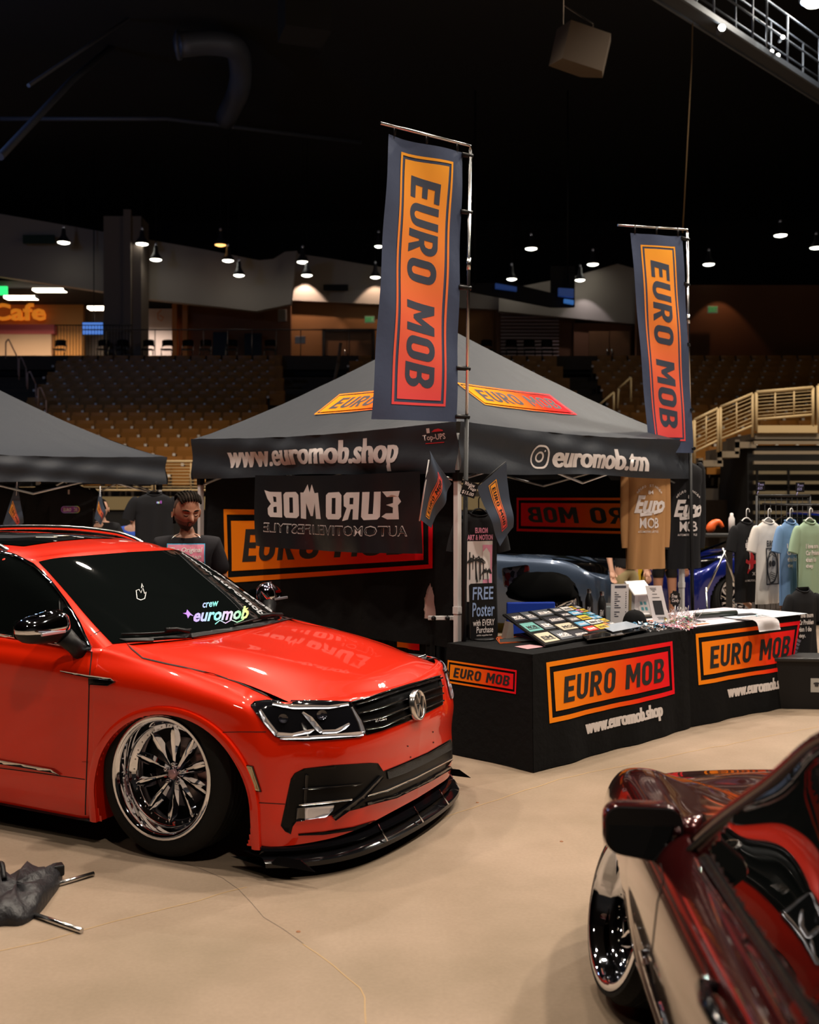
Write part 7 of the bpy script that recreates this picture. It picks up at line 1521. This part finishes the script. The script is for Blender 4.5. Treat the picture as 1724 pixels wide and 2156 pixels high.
def person(label, loc, rz, h, skin, top, bottom, hairm, pose={}, headrot=(0, 0, 0), beard=False, shorts=False, fat=1.0, shirtprint=None, braids=False):
    t = thing('person', label, 'person', loc, rz); P = body_pts(h, pose); k = h/1.78
    chain = [('pelvis', 'waist'), ('waist', 'chest'), ('chest', 'upper'), ('upper', 'neck'), ('neck', 'skull')]
    for n in 'rl': chain += [('upper', 'sh'+n), ('sh'+n, 'el'+n), ('el'+n, 'wr'+n), ('pelvis', 'hip'+n), ('hip'+n, 'kn'+n), ('kn'+n, 'an'+n), ('an'+n, 'to'+n)]
    names = list(P); idx = {n: i for i, n in enumerate(names)}; pts = [P[n] for n in names]; ed = [(idx[a], idx[b]) for a, b in chain]; rd = [rad(n, k) for n in names]
    for s, n in ((-1, 'r'), (1, 'l')):
        w_, e_ = Vector(P['wr'+n]), Vector(P['el'+n]); hp_, he, hr = hand(s, w_, (w_-e_), .6, k); n0 = len(pts)
        pts += [tuple(q) for q in hp_[1:]]; m_ = lambda i: idx['wr'+n] if i == 0 else n0+i-1; ed += [(m_(a), m_(b)) for a, b in he]; rd += hr[1:]
    bm = bmesh.new(); addmesh(bm, skinned(pts, ed, rd)); hc = Vector((0, -.045*k, 1.642*k+HEAD_DZ)); HM = Matrix.Translation(hc) @ Matrix.Rotation(headrot[2], 4, 'Z') @ Matrix.Rotation(headrot[0], 4, 'X') @ Matrix.Rotation(headrot[1], 4, 'Y') @ Matrix.Scale(k*(1.12 if braids else 1.04), 4)
    head_bm(bm, HM, beard); obj('body', bm, [skin, mat('beard_dark', (.035, .018, .012), .8), mat('stubble', (.17, .08, .052), .7), mat('lips', (.30, .11, .08), .5)], t, smooth=True)
    # hair
    bm = bmesh.new(); G_ = []
    for i in range(15):
        la = .18+(PI/2-.18)*i/14; row = []
        for j in range(33):
            lo = 2*PI*j/32; ux, uy, uz = math.cos(la)*math.cos(lo), math.cos(la)*math.sin(lo), math.sin(la); lo_ = la if uy > -.25 else max(la, .72 if i else .72)
            z0 = math.sin(max(la, .80) if uy < -.1 else la); c0_ = math.sqrt(max(0, 1-z0*z0)); row.append(HM @ Vector((math.cos(lo)*c0_*.081, math.sin(lo)*c0_*(.104 if uy > 0 else .096), z0*.126)))
        G_.append(row)
    for i in range(8):   # nape
        pass
    gridmesh(bm, G_)
    G_ = [[HM @ Vector((.0805*math.cos(lo)*(1-.05*i), .1035*math.sin(lo)*(1-.04*i), .126*.18-.022*i)) for lo in [.08+(PI-.16)*j/20 for j in range(21)]] for i in range(5)]; gridmesh(bm, G_)
    if braids:
        for b in range(-4, 5):
            th = b*.24; pts_ = []
            for i in range(12):
                a = .78+(PI-.91)*i/11; rr_ = 1.0; pts_.append(HM @ Vector((math.sin(th)*.082*max(0, math.sin(a))**.35*1.0+math.sin(th)*.0, -math.cos(a)*.098, math.sin(a)*.128*math.cos(th)**.4+.002)))
            tube(bm, pts_, [.0068+.0018*(i % 2) for i in range(12)], 7, mi=1)
        for s in (-1, 1): tube(bm, crs([HM @ Vector((s*.03, .10, -.02)), HM @ Vector((s*.035, .115, -.07)), HM @ Vector((s*.03, .11, -.12))], 10), [.010, .012]*5, 7, mi=1)
    obj('hair', bm, [mat('parted_scalp', (.075, .040, .025), .8) if braids else hairm, hairm], t, smooth=True)
    if beard:
        for s in (-1, 1):
            bm = bmesh.new(); tube(bm, crs([HM @ Vector((s*.014, -.091, .030)), HM @ Vector((s*.034, -.088, .037)), HM @ Vector((s*.054, -.072, .030))], 8), [.003, .0045, .005, .005, .005, .0045, .0035, .002], 6); obj('eyebrow', bm, hairm, t)
            bm = bmesh.new(); tube(bm, crs([HM @ Vector((s*.018, -.0885, .004)), HM @ Vector((s*.031, -.0895, -.001)), HM @ Vector((s*.046, -.081, .003))], 8), .0022, 5); obj('eyelashes', bm, hairm, t)
    # clothes: torso with sleeves, then trousers
    ns = ['waist', 'chest', 'upper', 'neckb', 'shr', 'shl', 'er', 'el', 'hipc']; lerp = lambda a, b, f: tuple(Vector(a).lerp(Vector(b), f))
    cp = [P['waist'], P['chest'], P['upper'], lerp(P['upper'], P['neck'], .85), P['shr'], P['shl'], lerp(P['shr'], P['elr'], .85), lerp(P['shl'], P['ell'], .85), lerp(P['pelvis'], P['waist'], -.05)]
    ce = [(0, 1), (1, 2), (2, 3), (2, 4), (2, 5), (4, 6), (5, 7), (0, 8)]; q_ = 1.12*fat
    cr2 = [(.145*k*q_, .118*k*q_), (.165*k*q_, .128*k*q_), (.135*k*q_, .10*k*q_), (.070*k, .072*k), .070*k*q_, .070*k*q_, .062*k*q_, .062*k*q_, (.155*k*q_, .122*k*q_)]
    bm = bmesh.new(); addmesh(bm, skinned(cp, ce, cr2)); tm = [top]
    if shirtprint: 
        bm.faces.ensure_lookup_table(); bv = BVHTree.FromBMesh(bm)
        def fn(x, y): r = bv.ray_cast(Vector((x, -1, y)), Vector((0, 1, 0))); return (r[0] if r[0] else Vector((x, -.13, y)))
        tm += shirtprint(bm, fn, k)
    obj('shirt', bm, tm, t, smooth=True)
    f_ = .45 if shorts else .97
    cp = [P['pelvis'], lerp(P['pelvis'], P['waist'], .5)]; ce = [(0, 1)]; cr2 = [(.155*k*fat, .12*k*fat), (.145*k*fat, .115*k*fat)]
    for n in 'rl':
        b = len(cp); cp += [P['hip'+n], lerp(P['hip'+n], P['kn'+n], .5 if shorts else 1)]; ce += [(0, b), (b, b+1)]; cr2 += [.100*k*fat, .088*k if shorts else .068*k]
        if not shorts: cp.append(lerp(P['kn'+n], P['an'+n], .93)); ce.append((b+1, b+2)); cr2.append(.058*k)
    bm = bmesh.new(); addmesh(bm, skinned(cp, ce, cr2)); obj('shorts' if shorts else 'trousers', bm, bottom, t, smooth=True)
    for s, n in ((-1, 'r'), (1, 'l')):
        a = Vector(P['an'+n]); bm = bmesh.new(); tube(bm, [a+Vector((0, .05, -.055)), a+Vector((0, .02, -.04)), a+Vector((0, -.06, -.052)), a+Vector((0, -.15, -.062)), a+Vector((0, -.18, -.066))], [.03, .046, .042, .036, .018], 10); obj('shoe', bm, BLACKP, t, smooth=True)
    return t, HM, P
def pr_man(bm, fn, k):
    PK = mat('pink_print_soft', (.75, .22, .33), .6); CY = mat('cyan_print', (.03, .36, .62), .6)
    f = lambda x, y: fn(x, y)
    lay(bm, f, rect(-.132, 1.17, .132, 1.432), 2, .03, .004); lay(bm, f, rect(-.126, 1.28, .126, 1.425), 1, .03, .0055)
    lay(bm, f, text('The Original', .02, .25).fit(-.112, 1.36, .115, 1.405), 3, .03, .008); lay(bm, f, text('SWAG FAIR', .015).fit(-.06, 1.325, .11, 1.348), 3, .03, .008)
    lay(bm, f, loops([[(-.09, 1.20), (-.10, 1.23), (-.05, 1.255), (.04, 1.255), (.09, 1.23), (.10, 1.20)]]), 4, .03, .007); lay(bm, f, rect(.10, 1.285, .126, 1.305), 4, .03, .007)
    return [PK, CY, PRINTW, mat('dark_red_print', (.12, .03, .05), .6)]
t, HM, P = person('man in a black T-shirt with pink print, looking down behind the red car', (-1.585, 7.62, 0), .12, 1.80, SKIN, mat('man_tee', (.010, .009, .012), .85, spec=.2), mat('dark_jeans', (.03, .04, .07), .8), HAIR, headrot=(.34, 0, .42), beard=True, fat=1.13, shirtprint=pr_man, braids=True)
bm = bmesh.new(); ch_ = [Vector((.105*math.sin(a)*(1-.35*max(0, -math.cos(a))), -.045-.085*max(0, (1-math.cos(a))/2)**.6+.03, 1.50-.13*((1-math.cos(a))/2)**1.3)) for a in [2*PI*i/40 for i in range(40)]]; tube(bm, ch_, .0035, 5, closed=True); tag(obj('necklace', bm, mat('silver_chain', (.75, .73, .72), .2, 1), t), None)
BLUEP = mat('blue_top', (.02, .08, .45), .8); LBL = mat('light_blue_top', (.25, .36, .55), .8); KH = mat('khaki', (.30, .24, .12), .85)
person('person in a black top with bare forearms raised between the black T-shirts', (W(205, 0, 13.4).x, 13.6, 0), .2, 1.76, SKINL, TEEB, mat('dark_jeans', (.03, .04, .07)), HAIR, pose={'elr': (-.30, -.05, 1.30), 'wrr': (-.12, -.22, 1.62), 'ell': (.28, 0, 1.15), 'wrl': (.30, -.1, .95)})
person('person in a blue top behind the T-shirts near the plain tent pole', (W(283, 0, 14.0).x, 14.0, 0), -.3, 1.70, SKINL, BLUEP, BLACKP, HAIR)
person('short person in a light blue top at the far left', (W(50, 0, 13.5).x, 13.6, 0), .3, 1.52, SKINL, LBL, BLACKP, mat('brown_hair', (.06, .03, .015), .7))
person('person with bare legs and shorts standing behind the hanging tan top', (W(1407, 0, 14).x, 14.2, 0), .1, 1.75, SKIN, TEEB, BLACKP, HAIR, shorts=True)
person('person in khaki trousers behind the tan top, left of the bare legs', (W(1322, 0, 13).x, 13.1, 0), .4, 1.72, SKINL, TEEB, KH, HAIR)
# someone seated behind the farther table
old_bp = body_pts
def body_pts(h, pose):
    P = old_bp(h, pose)
    for n in list(P): x, y, z = P[n]; P[n] = (x, y, z-.46)
    for s, n in ((-1, 'r'), (1, 'l')): P['kn'+n] = (s*.14, -.42, .47); P['an'+n] = (s*.14, -.40, .09); P['to'+n] = (s*.14, -.55, .035); P['el'+n] = (s*.27, -.02, .70); P['wr'+n] = (s*.16, -.28, .57)
    return P
HEAD_DZ = -.46
ps = (W(1612, 0, 11.4).x, 11.4, 0)
person('person in a grey T-shirt seated low behind the farther table', ps, PI-.3, 1.70, SKINL, mat('grey_tee', (.11, .10, .10), .85), BLACKP, HAIR)
HEAD_DZ = 0; body_pts = old_bp
t = thing('stool', 'low stool under the seated person in grey', 'stool', ps)
bm = bmesh.new(); lathe(bm, [(.001, .36), (.19, .36), (.19, .33), (.001, .33)], 20); obj('seat', bm, BLACKP, t)
for k in range(4): bm = bmesh.new(); a = PI/4+k*PI/2; tube(bm, [(.12*math.cos(a), .12*math.sin(a), .34), (.18*math.cos(a), .18*math.sin(a), 0)], .012, 6); obj('leg', bm, BLACKP, t)
